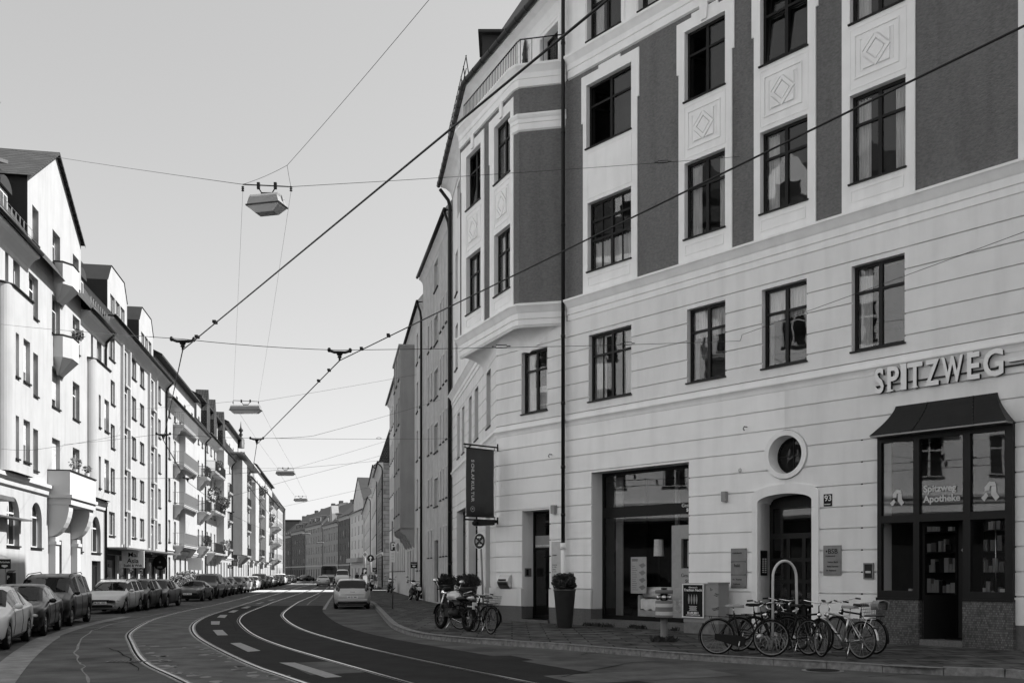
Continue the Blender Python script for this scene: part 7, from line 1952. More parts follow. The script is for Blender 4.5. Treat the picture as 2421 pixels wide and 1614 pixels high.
# ================================================================== motorcycles
def motorcycle(label, tankm='silver', detail=True):
    rt = empty('motorcycle', (0, 0, 0), label, 'motorcycle', 'motorcycles parked on the right pavement'); wr = .31
    for x in (-.72, .72):
        t = MB(); n = 30; wt = .07 if x < 0 else .055
        t.tube([(x + (wr - .055) * math.cos(2 * math.pi * i / n), 0, wr + (wr - .055) * math.sin(2 * math.pi * i / n)) for i in range(n + 1)], .062 if x < 0 else .055, 8, cap=False); w_ = t.build('wheel', 'rubber', rt)
        t = MB(); t.lathe([(.2, -.03), (.215, -.03), (.215, .03), (.2, .03)], (x, 0, wr), 'y', 20, cap=False)
        for i in range(5): a = 2 * math.pi * i / 5; t.tube([(x, 0, wr), (x + .2 * math.cos(a), 0, wr + .2 * math.sin(a))], .018, 5)
        t.lathe([(.05, -.06), (.05, .06)], (x, 0, wr), 'y', 10); t.build('rim', 'zinc', w_)
        t = MB(); 
        for s_ in (-.06,): t.lathe([(.08, s_), (.14, s_), (.14, s_ - .006), (.08, s_ - .006)], (x, 0, wr), 'y', 18)
        t.build('brake_disc', 'steel', w_)
    t = MB(); t.ell((.12, 0, .84), (.3, .14, .14), 16, 10); t.ell((-.05, 0, .8), (.15, .11, .09)); t.build('tank', tankm, rt)
    t = MB(); t.ell((-.35, 0, .79), (.3, .13, .06), 14, 8); t.ell((-.62, 0, .86), (.2, .1, .05), 12, 6); t.build('seat', 'black', rt)
    t = MB(); t.ell((-.72, 0, .82), (.16, .08, .06)); t.box(-.95, -.7, -.07, .07, .6, .63); t.build('tail', tankm, rt)
    t = MB(); t.box(-.15, .25, -.17, .17, .33, .55); t.ell((-.05, 0, .42), (.22, .22, .14)); 
    for k in range(6): t.box(.08, .32, -.15, .15, .5 + k * .035, .515 + k * .035)
    t.build('engine', 'dgrey', rt)
    t = MB()
    for s_ in (-.09, .09): t.tube([(.72, s_, wr), (.48, s_, .88)], [.025, .022], 8)
    t.build('fork', 'steel', rt)
    t = MB()
    for s_ in (-.1, .1): t.tube([(.42, s_ * .5, .86), (.25, s_, .6), (-.1, s_, .34), (-.35, s_, .4), (-.4, s_, .68), (.3, s_ * .6, .8)], .02, 6)
    t.tube([(-.35, .06, .42), (-.72, .08, wr)], .025, 6); t.tube([(-.35, -.06, .42), (-.72, -.08, wr)], .025, 6); t.build('frame', 'black', rt)
    t = MB(); t.tube([(.25, -.12, .42), (.3, -.1, .28), (-.1, -.14, .2), (-.5, -.16, .28), (-.95, -.17, .4)], [.022, .022, .03, .045, .045], 8); t.build('exhaust', 'chrome', rt)
    t = MB(); t.tube([(.32, -.38, 1.0), (.4, -.2, 1.02), (.46, 0, .98), (.4, .2, 1.02), (.32, .38, 1.0)], .014, 6); h = t.build('handlebar', 'black', rt)
    for s_ in (-1, 1):
        t = MB(); t.tube([(.4, s_ * .28, 1.01), (.42, s_ * .36, 1.18)], .007, 5); t.ell((.42, s_ * .38, 1.22), (.02, .085, .055), 10, 6); t.build('mirror', 'chrome', rt)
    t = MB(); t.ell((.6, 0, .92), (.1, .1, .1)); t.build('headlight', 'chrome', rt)
    t = MB(); t.ell((.5, 0, 1.02), (.1, .12, .06)); t.build('instruments', 'black', rt)
    t = MB(); a0, a1, m_ = R(10), R(150), 12; P = [(.72 + .34 * math.cos(a0 + (a1 - a0) * i / m_), wr + .34 * math.sin(a0 + (a1 - a0) * i / m_)) for i in range(m_ + 1)]
    t.mesh([(p[0], y_, p[1]) for p in P for y_ in (-.06, .06)], [(2 * i, 2 * i + 1, 2 * i + 3, 2 * i + 2) for i in range(m_)], True); t.build('mudguard', 'black', rt)
    t = MB(); t.box(-1.0, -.985, -.09, .09, .55, .72); t.build('number_plate', 'white', rt)
    t = MB(); t.ell((-.93, 0, .78), (.04, .07, .035), 8, 5); t.build('tail_light', 'lampred', rt)
    t = MB(); t.tube([(-.05, .1, .3), (-.1, .32, .0)], .012, 5); t.build('side_stand', 'steel', rt)
    return rt
m1 = motorcycle('silver-tanked black motorcycle parked near the kerb in front of the potted shrubs')
a, c_ = Vector(gk(1045, 1485.6)), Vector(gk(1098, 1491)); d = (c_ - a).normalized(); mid = a + d * .72; place_h(m1, mid + d * .72, mid - d * .72, lean=R(4))
m1.scale = (1.13, 1.13, 1.13)
m2 = copy_tree(m1); m2['label'] = 'dark motorcycle seen from behind beside the drainpipe of the grey house'; q = Vector(gk(985, 1419)); d = Vector((-.35, 1)).normalized(); place_h(m2, q, q + d * 1.44, lean=R(6))
m3 = copy_tree(m1); m3['label'] = 'motorcycle farther down the right pavement near the scrolled oriel'; q = Vector(gk(925, 1401)); d = Vector((-.3, 1)).normalized(); place_h(m3, q, q + d * 1.44, lean=R(6))
m4 = copy_tree(m1); m4['label'] = 'motorcycle at the kerb beyond the silver hatchback'; q = Vector(gk(878, 1396)); d = Vector((-.2, 1)).normalized(); place_h(m4, q, q + d * 1.44, lean=R(6))
# ================================================================== street furniture
hx, hy = gk(1570, 1515.7)
rt = empty('fire_hydrant', (hx, hy, .12), 'pillar fire hydrant with two white bands in front of the show window', 'hydrant')
c = (hx, hy, .12)
t = MB(); t.lathe([(.0, 0), (.12, 0), (.12, .03), (.085, .05), (.085, .56)], c, seg=20); t.build('post', 'mgrey', rt)
t = MB(); t.lathe([(.085, .56), (.2, .565), (.205, .58), (.205, .61)], c, seg=24); t.lathe([(.203, .61), (.203, .91)], c, seg=24); t.lathe([(.205, .91), (.205, .945), (.195, .96), (.12, .965)], c, seg=24); b = t.build('barrel', 'mgrey', rt)
for v0 in (.625, .815):
    t = MB(); t.lathe([(.206, v0), (.206, v0 + .085)], c, seg=24, cap=False); t.build('band', 'offw', b)
t = MB(); t.ell((hx, hy, 1.17), (.12, .12, .1)); t.lathe([(.06, 1.1), (.05, 1.26)], c, seg=12); 
t.build('valve_body', 'dgrey', rt)
for a in (200, 320, 260):
    dx, dy = math.cos(R(a)), math.sin(R(a)); t = MB(); t.tube([(hx + dx * .05, hy + dy * .05, 1.18), (hx + dx * .17, hy + dy * .17, 1.16)], .05, 12); t.tube([(hx + dx * .155, hy + dy * .155, 1.16), (hx + dx * .19, hy + dy * .19, 1.158)], .058, 12); t.build('outlet', 'steel', rt)
t = MB(); t.lathe([(.0, 1.25), (.2, 1.25), (.21, 1.26), (.21, 1.325), (.2, 1.335), (.0, 1.335)], (hx, hy, .0), seg=24); t.box(hx - .07, hx + .07, hy - .02, hy + .02, 1.335, 1.39); t.build('cap', 'mgrey', rt)
# utility cabinets with the framed poster
FK = FA.off(.18)
ua_, ub_ = FA.u(1617), FA.u(1672)
Fk = Fr(Vector(FA(ua_, 0, .62)[:2]), FA.d)
def FKu(x): return Fk.u(x)
q0, q1, q2 = FKu(1616), FKu(1676), FKu(1701)
rt = empty('utility_cabinet', Fk(q0, 0, 0), 'wide pale utility cabinet carrying the framed poster', 'cabinet')
t = MB(); t.fb(Fk, q0, q1, 0, .3, -.38, -.01); t.build('base', 'conc', rt)
t = MB(); t.fb(Fk, q0, q1, .3, 1.3, -.38, 0); t.fb(Fk, q0 - .02, q1 + .01, 1.3, 1.34, -.4, .02); t.build('body', 'grey', rt)
rt = empty('utility_cabinet', Fk(q1 + .02, 0, 0), 'narrow scribbled utility cabinet just right of the poster', 'cabinet')
t = MB(); t.fb(Fk, q1 + .015, q2, 0, .28, -.4, .03); t.build('base', 'conc', rt)
t = MB(); t.fb(Fk, q1 + .015, q2, .28, 1.33, -.4, .05); t.fb(Fk, q1 + .012, q2 + .02, 1.33, 1.37, -.42, .07); cb_ = t.build('body', 'grey', rt)
t = MB(); random.seed(21)
for (uu, vv, s_) in ((.3, 1.05, .1), (.25, .7, .12), (.12, 1.2, .06)):
    P = [Fk(q1 + uu + random.uniform(-s_, s_), vv + random.uniform(-s_ * .6, s_ * .6), .053) for _ in range(7)]; t.tube(P, .006, 4)
t.build('scribble', 'dgrey', cb_)
rt = empty('framed_poster', Fk(q0 + .05, .3, .02), 'black poster in a white frame with white lettering and date 01.09.2011', 'poster')
pu0, pu1, pv0, pv1 = q0 - .01, FKu(1666), .42, 1.33
t = MB()
for q in ((pu0, pu1, pv0, pv0 + .03), (pu0, pu1, pv1 - .03, pv1), (pu0, pu0 + .03, pv0 + .03, pv1 - .03), (pu1 - .03, pu1, pv0 + .03, pv1 - .03)): t.fb(Fk, *q, .022, .05)
t.build('frame', 'white', rt)
t = MB(); t.fb(Fk, pu0 + .01, pu1 - .01, pv0 + .01, pv1 - .01, .021, .035); ps = t.build('sheet', 'black', rt)
t = MB(); mid_ = (pu0 + pu1) / 2; 
t.text('Almrausch', Fk, mid_, pv1 - .12, .037, .07, .001, align='CENTER'); t.build('lettering', 'white', ps); t = MB(); t.text('Trachten Nacht', Fk, mid_, pv1 - .2, .037, .095, .001, align='CENTER', offset=.002); t.build('lettering', 'white', ps); t = MB()
t.text('01.09.2011', Fk, mid_, pv0 + .1, .037, .085, .001, align='CENTER', offset=.004); t.text('L\u00d6WENBR\u00c4UKELLER', Fk, mid_, pv0 + .055, .037, .05, .001, align='CENTER')
for k in range(5): w_ = .26 - .04 * (k % 2); t.fb(Fk, mid_ - w_ / 2, mid_ + w_ / 2, pv0 + .19 + k * .028, pv0 + .2 + k * .028, .0355, .037)
t.build('small_print', 'white', ps)
t = MB()
for k, du in enumerate((-.14, -.05, .04, .12)):      # simple standing figures
    u_ = mid_ + du; t.prism([(u_ - .012, pv0 + .37), (u_ + .012, pv0 + .37), (u_ + .03, pv0 + .48), (u_ + .02, pv0 + .58), (u_ - .02, pv0 + .58), (u_ - .03, pv0 + .48)], Fk, .0355, .037); t.prism([(u_ + .016 * math.cos(i * .785), pv0 + .605 + .018 * math.sin(i * .785)) for i in range(8)], Fk, .0355, .037)
t.build('figures', 'grey', ps)
# potted box shrubs
def pot(x, y, lb, s_=1.0, seed=1, squarish=False):
    px_, py_ = gk(x, y); rt = empty('potted_shrub', (px_, py_, .12), lb, 'plant', 'box shrubs in tall dark pots'); c = (px_, py_, .12)
    t = MB(); t.lathe([(.0, 0), (.2 * s_, 0), (.22 * s_, .02), (.32 * s_, 1.08), (.335 * s_, 1.09), (.335 * s_, 1.15), (.3 * s_, 1.15), (.29 * s_, 1.06), (0, 1.06)], c, seg=28); t.build('pot', 'glaze', rt)
    t = MB(); leaves(t, (px_, py_, 1.4), (.34 * s_, .34 * s_, .25 * s_), 1500, .035, seed)
    rd = random.Random(seed)
    for k in range(26): a, e = rd.uniform(0, 6.28), rd.uniform(-.2, 1.3); q = (px_ + .38 * s_ * math.cos(a) * math.cos(e), py_ + .38 * s_ * math.sin(a) * math.cos(e), 1.38 + .27 * s_ * math.sin(e)); r_ = rd.uniform(.06, .14); leaves(t, q, (r_, r_, r_), 80, .035, seed * 31 + k)
    t.v = t.v; t.build('foliage', 'leaf', rt)
    t = MB(); t.ell((px_, py_, 1.34), (.2 * s_, .2 * s_, .18 * s_)); t.build('inner_twigs', 'leaf', rt)
pot(1335, 1483.5, 'box shrub in a tall dark tapered pot right of the narrow shop door', 1.0, 3)
pot(1106, 1466, 'box shrub in a dark pot at the corner, right one behind the motorcycle', 1.0, 8)
pot(1056, 1447, 'box shrub in a dark pot behind the handlebar of the motorcycle, farther one', 1.0, 9)
# round no-stopping sign on a leaning pole
def disc_sign(name, lb, base, h, r, faces, lean=(0, 0), rz=0.0, cat='traffic sign', pole=.03, shape='round'):
    bx_, by_ = base; rt = empty(name, (bx_, by_, .12), lb, cat); tx, ty = bx_ + lean[0], by_ + lean[1]
    t = MB(); t.tube([(bx_, by_, .0), (tx, ty, .12 + h + (r if shape == 'round' else 0) * .9)], pole, 8); t.build('pole', 'zinc', rt)
    d = Vector((math.cos(rz), math.sin(rz))); F = Fr((tx, ty), d, .12); F.p = F.p + F.n * .04
    return rt, F, h
sx, sy = gk(1145, 1478)
rt, F, h = disc_sign('no_stopping_sign', 'round no stopping sign with two arrows on a leaning pole by the motorcycle', (sx, sy), 2.52, .24, None, lean=(-.12, .15), rz=R(-42))
cu, cv, r = 0, 2.6, .25
def cpts(cu, cv, r, n=32): return [(cu + r * math.cos(2 * math.pi * i / n), cv + r * math.sin(2 * math.pi * i / n)) for i in range(n)]
t = MB(); t.prism(cpts(cu, cv, r), F, 0, .008); pb = t.build('plate', 'white', rt)
t = MB(); t.prism(cpts(cu, cv, r - .018), F, .0085, .011); t.build('red_ring', 'dgrey', pb)
t = MB(); 
for a in (45, 135, 225, 315):
    q = [(cu + .135 * math.cos(R(a - 90 + 45)) * 0, cv)] 
for k, (a) in enumerate((0, 90, 180, 270)):
    c1 = (cu + .075 * math.cos(R(a)), cv + .075 * math.sin(R(a))); t.prism([(cu + .045 * math.cos(R(a)), cv + .045 * math.sin(R(a)))] + [(cu + .165 * math.cos(R(a + g_)), cv + .165 * math.sin(R(a + g_))) for g_ in (-26, -10, 10, 26)], F, .0115, .0135)
t.build('blue_field', 'grey', pb)
t = MB()
for s_, vv in ((1, .12), (-1, -.12)):
    tip = -s_; t.prism([(cu - tip * -.0 + .06, cv + vv - .012), (cu + .06, cv + vv + .012), (cu - .06, cv + vv + .012), (cu - .06, cv + vv - .012)], F, .014, .0165)
    e = cu - s_ * .06; t.prism([(e, cv + vv - .035), (e - s_ * .045, cv + vv), (e, cv + vv + .035)], F, .014, .0166)
t.build('arrows', 'white', pb)
# parking sign post
px_, py_ = gk(928, 1438)
rt = empty('parking_sign', (px_, py_, .12), 'tall post with white P on dark square, pale text panel and side sign', 'traffic sign')
t = MB(); t.tube([(px_, py_, 0), (px_, py_, 4.1)], .035, 8); t.build('pole', 'zinc', rt)
F = Fr((px_ - .02, py_ - .05), (1, 0), 0)
Ysp = py_
def zz(y): return EYE + (HY - y) / F_ * Ysp
def xx(x): return (x - CX) / F_ * Ysp - F.p.x
t = MB(); t.fb(F, xx(923.5), xx(934), zz(1301), zz(1281), 0, .012); pp = t.build('square_plate', 'dgrey', rt)
t = MB(); t.text('P', F, xx(924.5), zz(1298.5), .015, .42, .002, offset=.006); t.build('lettering', 'white', pp)
t = MB(); t.fb(F, xx(923.5), xx(934), zz(1328), zz(1302), 0, .012); pp = t.build('text_plate', 'white', rt)
t = MB()
for k in range(6): t.fb(F, xx(925.5), xx(932), zz(1325 - k * 3.6), zz(1324 - k * 3.6), .0125, .014)
t.build('text_lines', 'grey', pp)
F2 = Fr((px_ + .2, py_ + .05), (1, 0), 0)
t = MB(); cu, cv = xx(941), zz(1293); t.prism([(cu + .09 * math.cos(a), cv + .24 * math.sin(a)) for a in [2 * math.pi * i / 24 for i in range(24)]], F, -.02, -.01); pp = t.build('round_plate', 'white', rt)
t = MB(); t.prism([(cu + .075 * math.cos(a), cv + .2 * math.sin(a)) for a in [2 * math.pi * i / 24 for i in range(24)]], F, -.009, -.007); t.build('field', 'grey', pp)
# ticket machine signs
def ticket_sign(x, yb, Yd, lb, w_=.5, h_=.42, z=2.3, machine=False, mx=0):
    X = (x - CX) / F_ * Yd; rt = empty('parking_ticket_sign', (X, Yd, .12), lb, 'sign', 'parking ticket signs')
    t = MB(); t.tube([(X, Yd, 0), (X, Yd, z)], .03, 6); t.build('pole', 'zinc', rt)
    F = Fr((X, Yd - .04), (1, 0), 0); t = MB(); t.fb(F, -w_ / 2, w_ / 2, z - h_ / 2, z + h_ / 2, 0, .02); pp = t.build('plate', 'dgrey', rt)
    t = MB(); t.text('Parkschein', F, 0, z + h_ * .12, .022, w_ * .2, .001, align='CENTER', offset=.002); t.prism([(-.11 * w_ / .5, z - .04 * w_ / .5), (.11 * w_ / .5, z - .04 * w_ / .5), (.14 * w_ / .5, z - .09 * w_ / .5), (.0, z - .16 * w_ / .5), (-.14 * w_ / .5, z - .09 * w_ / .5)], F, .021, .024); t.build('lettering', 'white', pp)
    return rt
Y1 = 37.5; ticket_sign(13, 1322, Y1, 'dark Parkschein sign with white arrow above the ticket machine at the left edge', w_=.46, h_=.38, z=EYE + (HY - 1332.5) / F_ * Y1)
X = (19 - CX) / F_ * Y1; rt = empty('ticket_machine', (X, Y1 + .3, .12), 'grey parking ticket machine with white P behind the cars at the left edge', 'ticket machine')
t = MB(); t.box(X - .17, X + .1, Y1 + .15, Y1 + .4, .12, 1.75); t.mesh([(X - .17, Y1 + .15, 1.75), (X + .1, Y1 + .15, 1.75), (X + .1, Y1 + .4, 1.85), (X - .17, Y1 + .4, 1.85)], [(0, 1, 2, 3)]); mb_ = t.build('body', 'dgrey', rt)
t = MB(); t.text('P', Fr((X - .12, Y1 + .14), (1, 0), 0), 0, 1.5, .002, .2, .002, offset=.004); t.build('lettering', 'white', mb_)
Y2 = 62.0; ticket_sign(979, 1335, Y2, 'dark Parkschein sign on a double post by the grey house', w_=.42, h_=.4, z=EYE + (HY - 1335) / F_ * Y2)
ticket_sign(545, 1347, 92, 'dark Parkschein sign above the parked cars below the iron balconies', w_=.5, h_=.35, z=EYE + 8 / F_ * 92 + .35)
ticket_sign(886, 1346, 112, 'small dark Parkschein sign far along the right pavement', w_=.5, h_=.5, z=EYE + 8 / F_ * 112 + .05)
# blue arrow sign and far signs
for (x, y, Yd, r, lb, kind) in ((876.5, 1319, 98, .36, 'dark round sign with white upward arrow on the far right pavement', 'arrow'), (863, 1310, 96, .36, 'pale diamond sign on the far right pavement beside the arrow sign', 'diamond')):
    X = (x - CX) / F_ * Yd; z = EYE + (HY - y) / F_ * Yd; rt = empty('traffic_sign', (X, Yd, .12), lb, 'traffic sign')
    t = MB(); t.tube([(X, Yd, 0), (X, Yd, z)], .045, 6); t.build('pole', 'zinc', rt); F = Fr((X, Yd - .06), (1, 0), 0)
    t = MB(); 
    if kind == 'arrow':
        t.prism(cpts(0, z, r, 24), F, 0, .02); pp = t.build('plate', 'dgrey', rt); t = MB(); t.fb(F, -.04, .04, z - .22, z + .1, .021, .025); t.prism([(-.16, z + .04), (0, z + .22), (.16, z + .04), (.1, z + .0), (0, z + .1), (-.1, z)], F, .026, .03); t.build('arrow', 'white', pp)
    else:
        t.prism([(0, z - .36), (.3, z), (0, z + .36), (-.3, z)], F, 0, .02); pp = t.build('plate', 'white', rt); t = MB(); t.prism([(0, z - .22), (.19, z), (0, z + .22), (-.19, z)], F, .021, .024); t.build('field', 'grey', pp)
        t = MB(); t.fb(F, -.2, .2, z - 2.9, z - 2.1, 0, .02); t.build('text_plate', 'white', rt)
        t = MB(); t.fb(F, -.25, .2, z - 1.95, z - 1.35, 0, .02); pp = t.build('square_plate', 'dgrey', rt); t = MB(); t.text('P', F, -.14, z - 1.88, .022, .55, .001, offset=.01); t.build('lettering', 'white', pp)
# signs on the left shops
def hang_sign(name, lb, F, u_, v0, v1, proj, m, text=None, tm='black', oval=False):
    Fs2 = Fr(Vector(F(u_, 0, .15)[:2]), F.n if F.n.x > 0 else -F.n); rt = empty(name, F(u_, v0, .1), lb, 'sign')
    t = MB()
    if oval: t.prism([(proj / 2 + proj / 2 * math.cos(a), (v0 + v1) / 2 + (v1 - v0) / 2 * math.sin(a)) for a in [2 * math.pi * i / 24 for i in range(24)]], Fs2, -.05, .05)
    else: t.fb(Fs2, 0, proj, v0, v1, -.06, .06)
    pp = t.build('box', m, rt)
    t = MB(); t.tube([Fs2(-.15, v1 + .05, 0), Fs2(proj, v1 + .05, 0)], .02, 5); t.build('bracket', 'metal', rt)
    if text:
        t = MB()
        for tx, uu, vv, sz in text: t.text(tx, Fs2, uu, vv, .064, sz, .002, align='CENTER', offset=.006)
        t.build('lettering', tm, pp)
    return rt
us_ = LU(289)
hang_sign('shop_sign', 'white box sign lettered Mai Asia hanging below the shop canopy', FL, LU(282), 1.95, 3.0, 1.3, 'white', [('Mai', .65, 2.62, .4), ('Asia', .65, 2.25, .4), ('Sushi & Wok', .65, 2.03, .2)])
hang_sign('shop_sign', 'dark oval sign with crest and lower text bar under the shop canopy', FL, LU(357), 1.85, 2.9, .95, 'black', [('\u2022', .47, 2.25, .5), ('BIER', .47, 2.0, .18)], 'grey', True)
hang_sign('shop_sign', 'pale square box sign with a dark stripe right of the shop canopy', FL, LU(440), 1.9, 3.0, 1.2, 'white', None)
# ================================================================== people
def person(lb, x, y, Yd, heading, m1, m2, bag=True, h=1.72, ph=0):
    X = (x - CX) / F_ * Yd; rt = empty('person', (X, Yd, .12), lb, 'person', None, rz=heading)
    s_ = h / 1.75
    J = [((0, 0, .98), .13), ((0, 0, 1.18), .135), ((0, 0, 1.4), .155), ((0, 0, 1.52), .06), ((.01, 0, 1.6), .085), ((.02, 0, 1.72), .085),
         ((0, .1, .92), .1), ((.12, .1, .5), .06), ((.05, .1, .07), .045), ((.2, .1, .035), .04),
         ((0, -.1, .92), .1), ((-.02, -.1, .5), .06), ((-.28, -.1, .12), .045), ((-.14, -.1, .05), .04),
         ((0, .2, 1.42), .06), ((-.08, .25, 1.14), .045), ((.08, .26, .92), .033), ((.14, .26, .84), .03),
         ((0, -.2, 1.42), .06), ((.06, -.25, 1.14), .045), ((.2, -.24, .95), .033), ((.27, -.23, .9), .03)]
    E = [(0, 1), (1, 2), (2, 3), (3, 4), (4, 5), (0, 6), (6, 7), (7, 8), (8, 9), (0, 10), (10, 11), (11, 12), (12, 13), (2, 14), (14, 15), (15, 16), (16, 17), (2, 18), (18, 19), (19, 20), (20, 21)]
    me = bpy.data.meshes.new('body'); me.from_pydata([tuple(c * s_ for c in j[0]) for j in J], E, []); o = bpy.data.objects.new('body', me); COL.objects.link(o)
    me.materials.append(M[m1]); o.parent = rt
    md = o.modifiers.new('Skin', 'SKIN'); md.use_smooth_shade = True
    sv = me.skin_vertices[0].data
    for i, j in enumerate(J): sv[i].radius = (j[1] * s_, j[1] * s_ * (1.15 if i in (1, 2) else 1))
    sv[0].use_root = True
    ss = o.modifiers.new('Sub', 'SUBSURF'); ss.levels = 1; ss.render_levels = 1
    t = MB(); t.ell((.02 * s_, 0, 1.66 * s_), (.09, .075, .115)); t.ell((.11 * s_, 0, 1.65 * s_), (.02, .015, .02), 6, 4); t.v = [(a, b2, c) for a, b2, c in t.v]
    def bl(t, nm, mm):
        me = bpy.data.meshes.new(nm); me.from_pydata(t.v, [], t.f); me.materials.append(M[mm]); me.polygons.foreach_set('use_smooth', [True] * len(t.f)); oo = bpy.data.objects.new(nm, me); COL.objects.link(oo); oo.parent = rt; return oo
    bl(t, 'head', 'skin')
    t = MB(); t.ell((-.01 * s_, 0, 1.70 * s_), (.1, .088, .1)); bl(t, 'hair', 'black')
    t = MB(); t.tube([(0, 0, .86 * s_), (0, 0, 1.1 * s_), (0, 0, 1.42 * s_)], [.2, .17, .2], 12); bl(t, 'jacket', m2)
    for ys in (.26, -.24):      # hands with fingers
        t = MB(); c = Vector((.14 if ys > 0 else .27, ys, .82 if ys > 0 else .88)) * s_; t.ell(tuple(c), (.035, .018, .045), 8, 6)
        for k in range(4): t.tube([tuple(c + Vector((-.02 + k * .014, 0, -.03))), tuple(c + Vector((-.01 + k * .014, 0, -.085 + .006 * abs(k - 1.5))))], .008, 5)
        t.tube([tuple(c + Vector((.03, 0, .0))), tuple(c + Vector((.055, 0, -.04)))], .009, 5); bl(t, 'hand', 'skin')
    if bag:
        b = empty('backpack', (X, Yd, .12), 'dark bag carried by the ' + bag, 'bag', None, rz=heading); t = MB(); t.ell((-.2, 0, 1.22 * s_), (.12, .16, .24)); 
        me = bpy.data.meshes.new('sack'); me.from_pydata(t.v, [], t.f); me.materials.append(M['dgrey']); oo = bpy.data.objects.new('sack', me); COL.objects.link(oo); oo.parent = b; me.polygons.foreach_set('use_smooth', [True] * len(t.f))
        t = MB()
        for s2 in (-.1, .1): t.tube([(-.15, s2, 1.4 * s_), (.0, s2, 1.5 * s_), (.17, s2, 1.35 * s_), (.1, s2, 1.1 * s_), (-.12, s2, 1.02 * s_)], .015, 5)
        me = bpy.data.meshes.new('straps'); me.from_pydata(t.v, [], t.f); me.materials.append(M['black']); oo = bpy.data.objects.new('straps', me); COL.objects.link(oo); oo.parent = b
    return rt
person('person in dark clothes with a backpack walking on the right pavement', 888, 1390, 100, R(100), 'cloth2', 'cloth1', 'walker in dark clothes')
person('person in a dark jacket walking ahead beside the hatchback', 877, 1387, 106, R(95), 'cloth1', 'cloth2', '')
person('person in grey farther off on the right pavement near the signs', 856, 1384, 122, R(90), 'cloth1', 'cloth2', '')
person('person far off by the corner, only dark head and shoulders showing', 844, 1382, 128, R(90), 'cloth1', 'cloth1', '')
# ================================================================== weeds
def weeds(name, lb, pts, n, r, h, seed):
    t = MB(); rd = random.Random(seed)
    for (x, y) in pts:
        for k in range(n):
            a = rd.uniform(0, 6.28); q = rd.uniform(0, r); bx_, by_ = x + q * math.cos(a), y + q * math.sin(a); hh = h * rd.uniform(.4, 1); dx, dy = rd.uniform(-.6, .6) * hh, rd.uniform(-.6, .6) * hh; s_ = .012
            t.face([(bx_ - s_, by_, .12), (bx_ + s_, by_, .12), (bx_ + dx + s_ * 1.6, by_ + dy, .12 + hh * .7), (bx_ + dx * 1.6, by_ + dy * 1.6, .12 + hh)])
    o = t.build(name, 'leaf'); tag(o, lb, 'weeds', kind='stuff'); return o
weeds('weeds', 'dark weeds growing round the foot of the hydrant', [(hx + .1 * math.cos(a), hy + .1 * math.sin(a)) for a in range(6)], 60, .22, .16, 1)
weeds('weeds', 'low weeds along the wall foot below the show window', [FA(FA.u(x), 0, .12)[:2] for x in (1392, 1405, 1420, 1436, 1450, 1500, 1512, 1526, 1600)], 28, .13, .14, 2)
# ================================================================== overhead wires
def sag(a, b_, s_=.0, n=10):
    a, b_ = Vector(a), Vector(b_); return [tuple(a.lerp(b_, i / n) - Vector((0, 0, s_ * 4 * (i / n) * (1 - i / n)))) for i in range(n + 1)]
def wire(name, lb, pts, r, m='metal', cat='wire', extra=None):
    rt = empty(name, pts[0], lb, cat); t = MB(); t.tube(pts, r, 6); t.build('cable', m, rt)
    if extra:
        for nm, fn, mm in extra: t = MB(); fn(t); t.build(nm, mm, rt)
    return rt
ZW = 5.62
def wz(x, y, z=ZW):
    Y = F_ * (z - EYE) / (HY - y); return ((x - CX) / F_ * Y, Y, z)
W1 = [wz(1436, 0), wz(432, 827), wz(386, 1040), wz(444, 1139), wz(546, 1216)]
a, b_ = Vector(W1[0]), Vector(W1[1]); W1 = [tuple(a + (a - b_) * .9)] + W1 + [(-22.5, 88, ZW), (-30.3, 132, ZW), (-42, 200, ZW)]
W2 = [wz(2421, 62), wz(803, 852), wz(607, 1050)]
a, b_ = Vector(W2[0]), Vector(W2[1]); W2 = [tuple(a + (a - b_) * .9)] + W2 + [wz(607.5, 1140) , (-17.8, 72, ZW), (-28.5, 130, ZW), (-40, 200, ZW)]
W2[4] = (-12.0, 44.0, ZW)
def clamps(pts):
    def fn(t):
        for p, q in pts:
            p, q = Vector(p), Vector(q); d = (q - p).normalized()
            for k in (1.0, 2.1): c = p + d * k; t.box(c.x - .025, c.x + .025, c.y - .06, c.y + .06, c.z + .0, c.z + .04)
    return fn
wire('contact_wire', 'thick black tram wire running over the left track', W1, .0105, extra=[('wire_clamp', clamps([(W1[2], W1[1])]), 'metal')])
wire('contact_wire', 'thick black tram wire running over the right track', W2, .0105, extra=[('wire_clamp', clamps([(W2[2], W2[1]), (W2[2], W2[3])]), 'metal')])
def hanger(p, lb, d=(1, .1)):
    x, y, z = p; rt = empty('wire_hanger', p, lb, 'wire hanger', 'hangers holding the tram wires'); D = Vector(d).normalized()
    t = MB(); q = lambda s_, dz: (x + D.x * s_, y + D.y * s_, z + dz)
    t.tube([q(-.2, .18), q(-.1, .15), q(.1, .15), q(.2, .18)], [.02, .026, .026, .02], 6)
    for s_ in (-.19, .19): t.ell(q(s_, .19), (.035, .035, .045), 8, 6)
    t.build('crossbar', 'metal', rt)
    t = MB(); t.lathe([(.06, .13), (.05, .1), (.03, .08), (.045, .06), (.02, .04), (.02, .0)], (x, y, z), seg=8); t.build('insulator', 'metal', rt)
hs = []
for P, lb in ((W1[2], 'insulated hanger on the left tram wire, nearest to the camera'), (W2[2], 'insulated hanger on the right tram wire, nearest to the camera'), (W1[3], 'second hanger along the left tram wire'), (W2[3], 'second hanger along the right tram wire'), (W1[4], 'third hanger along the left tram wire'), (W1[5], 'fourth hanger along the left tram wire')): hanger(P, lb)
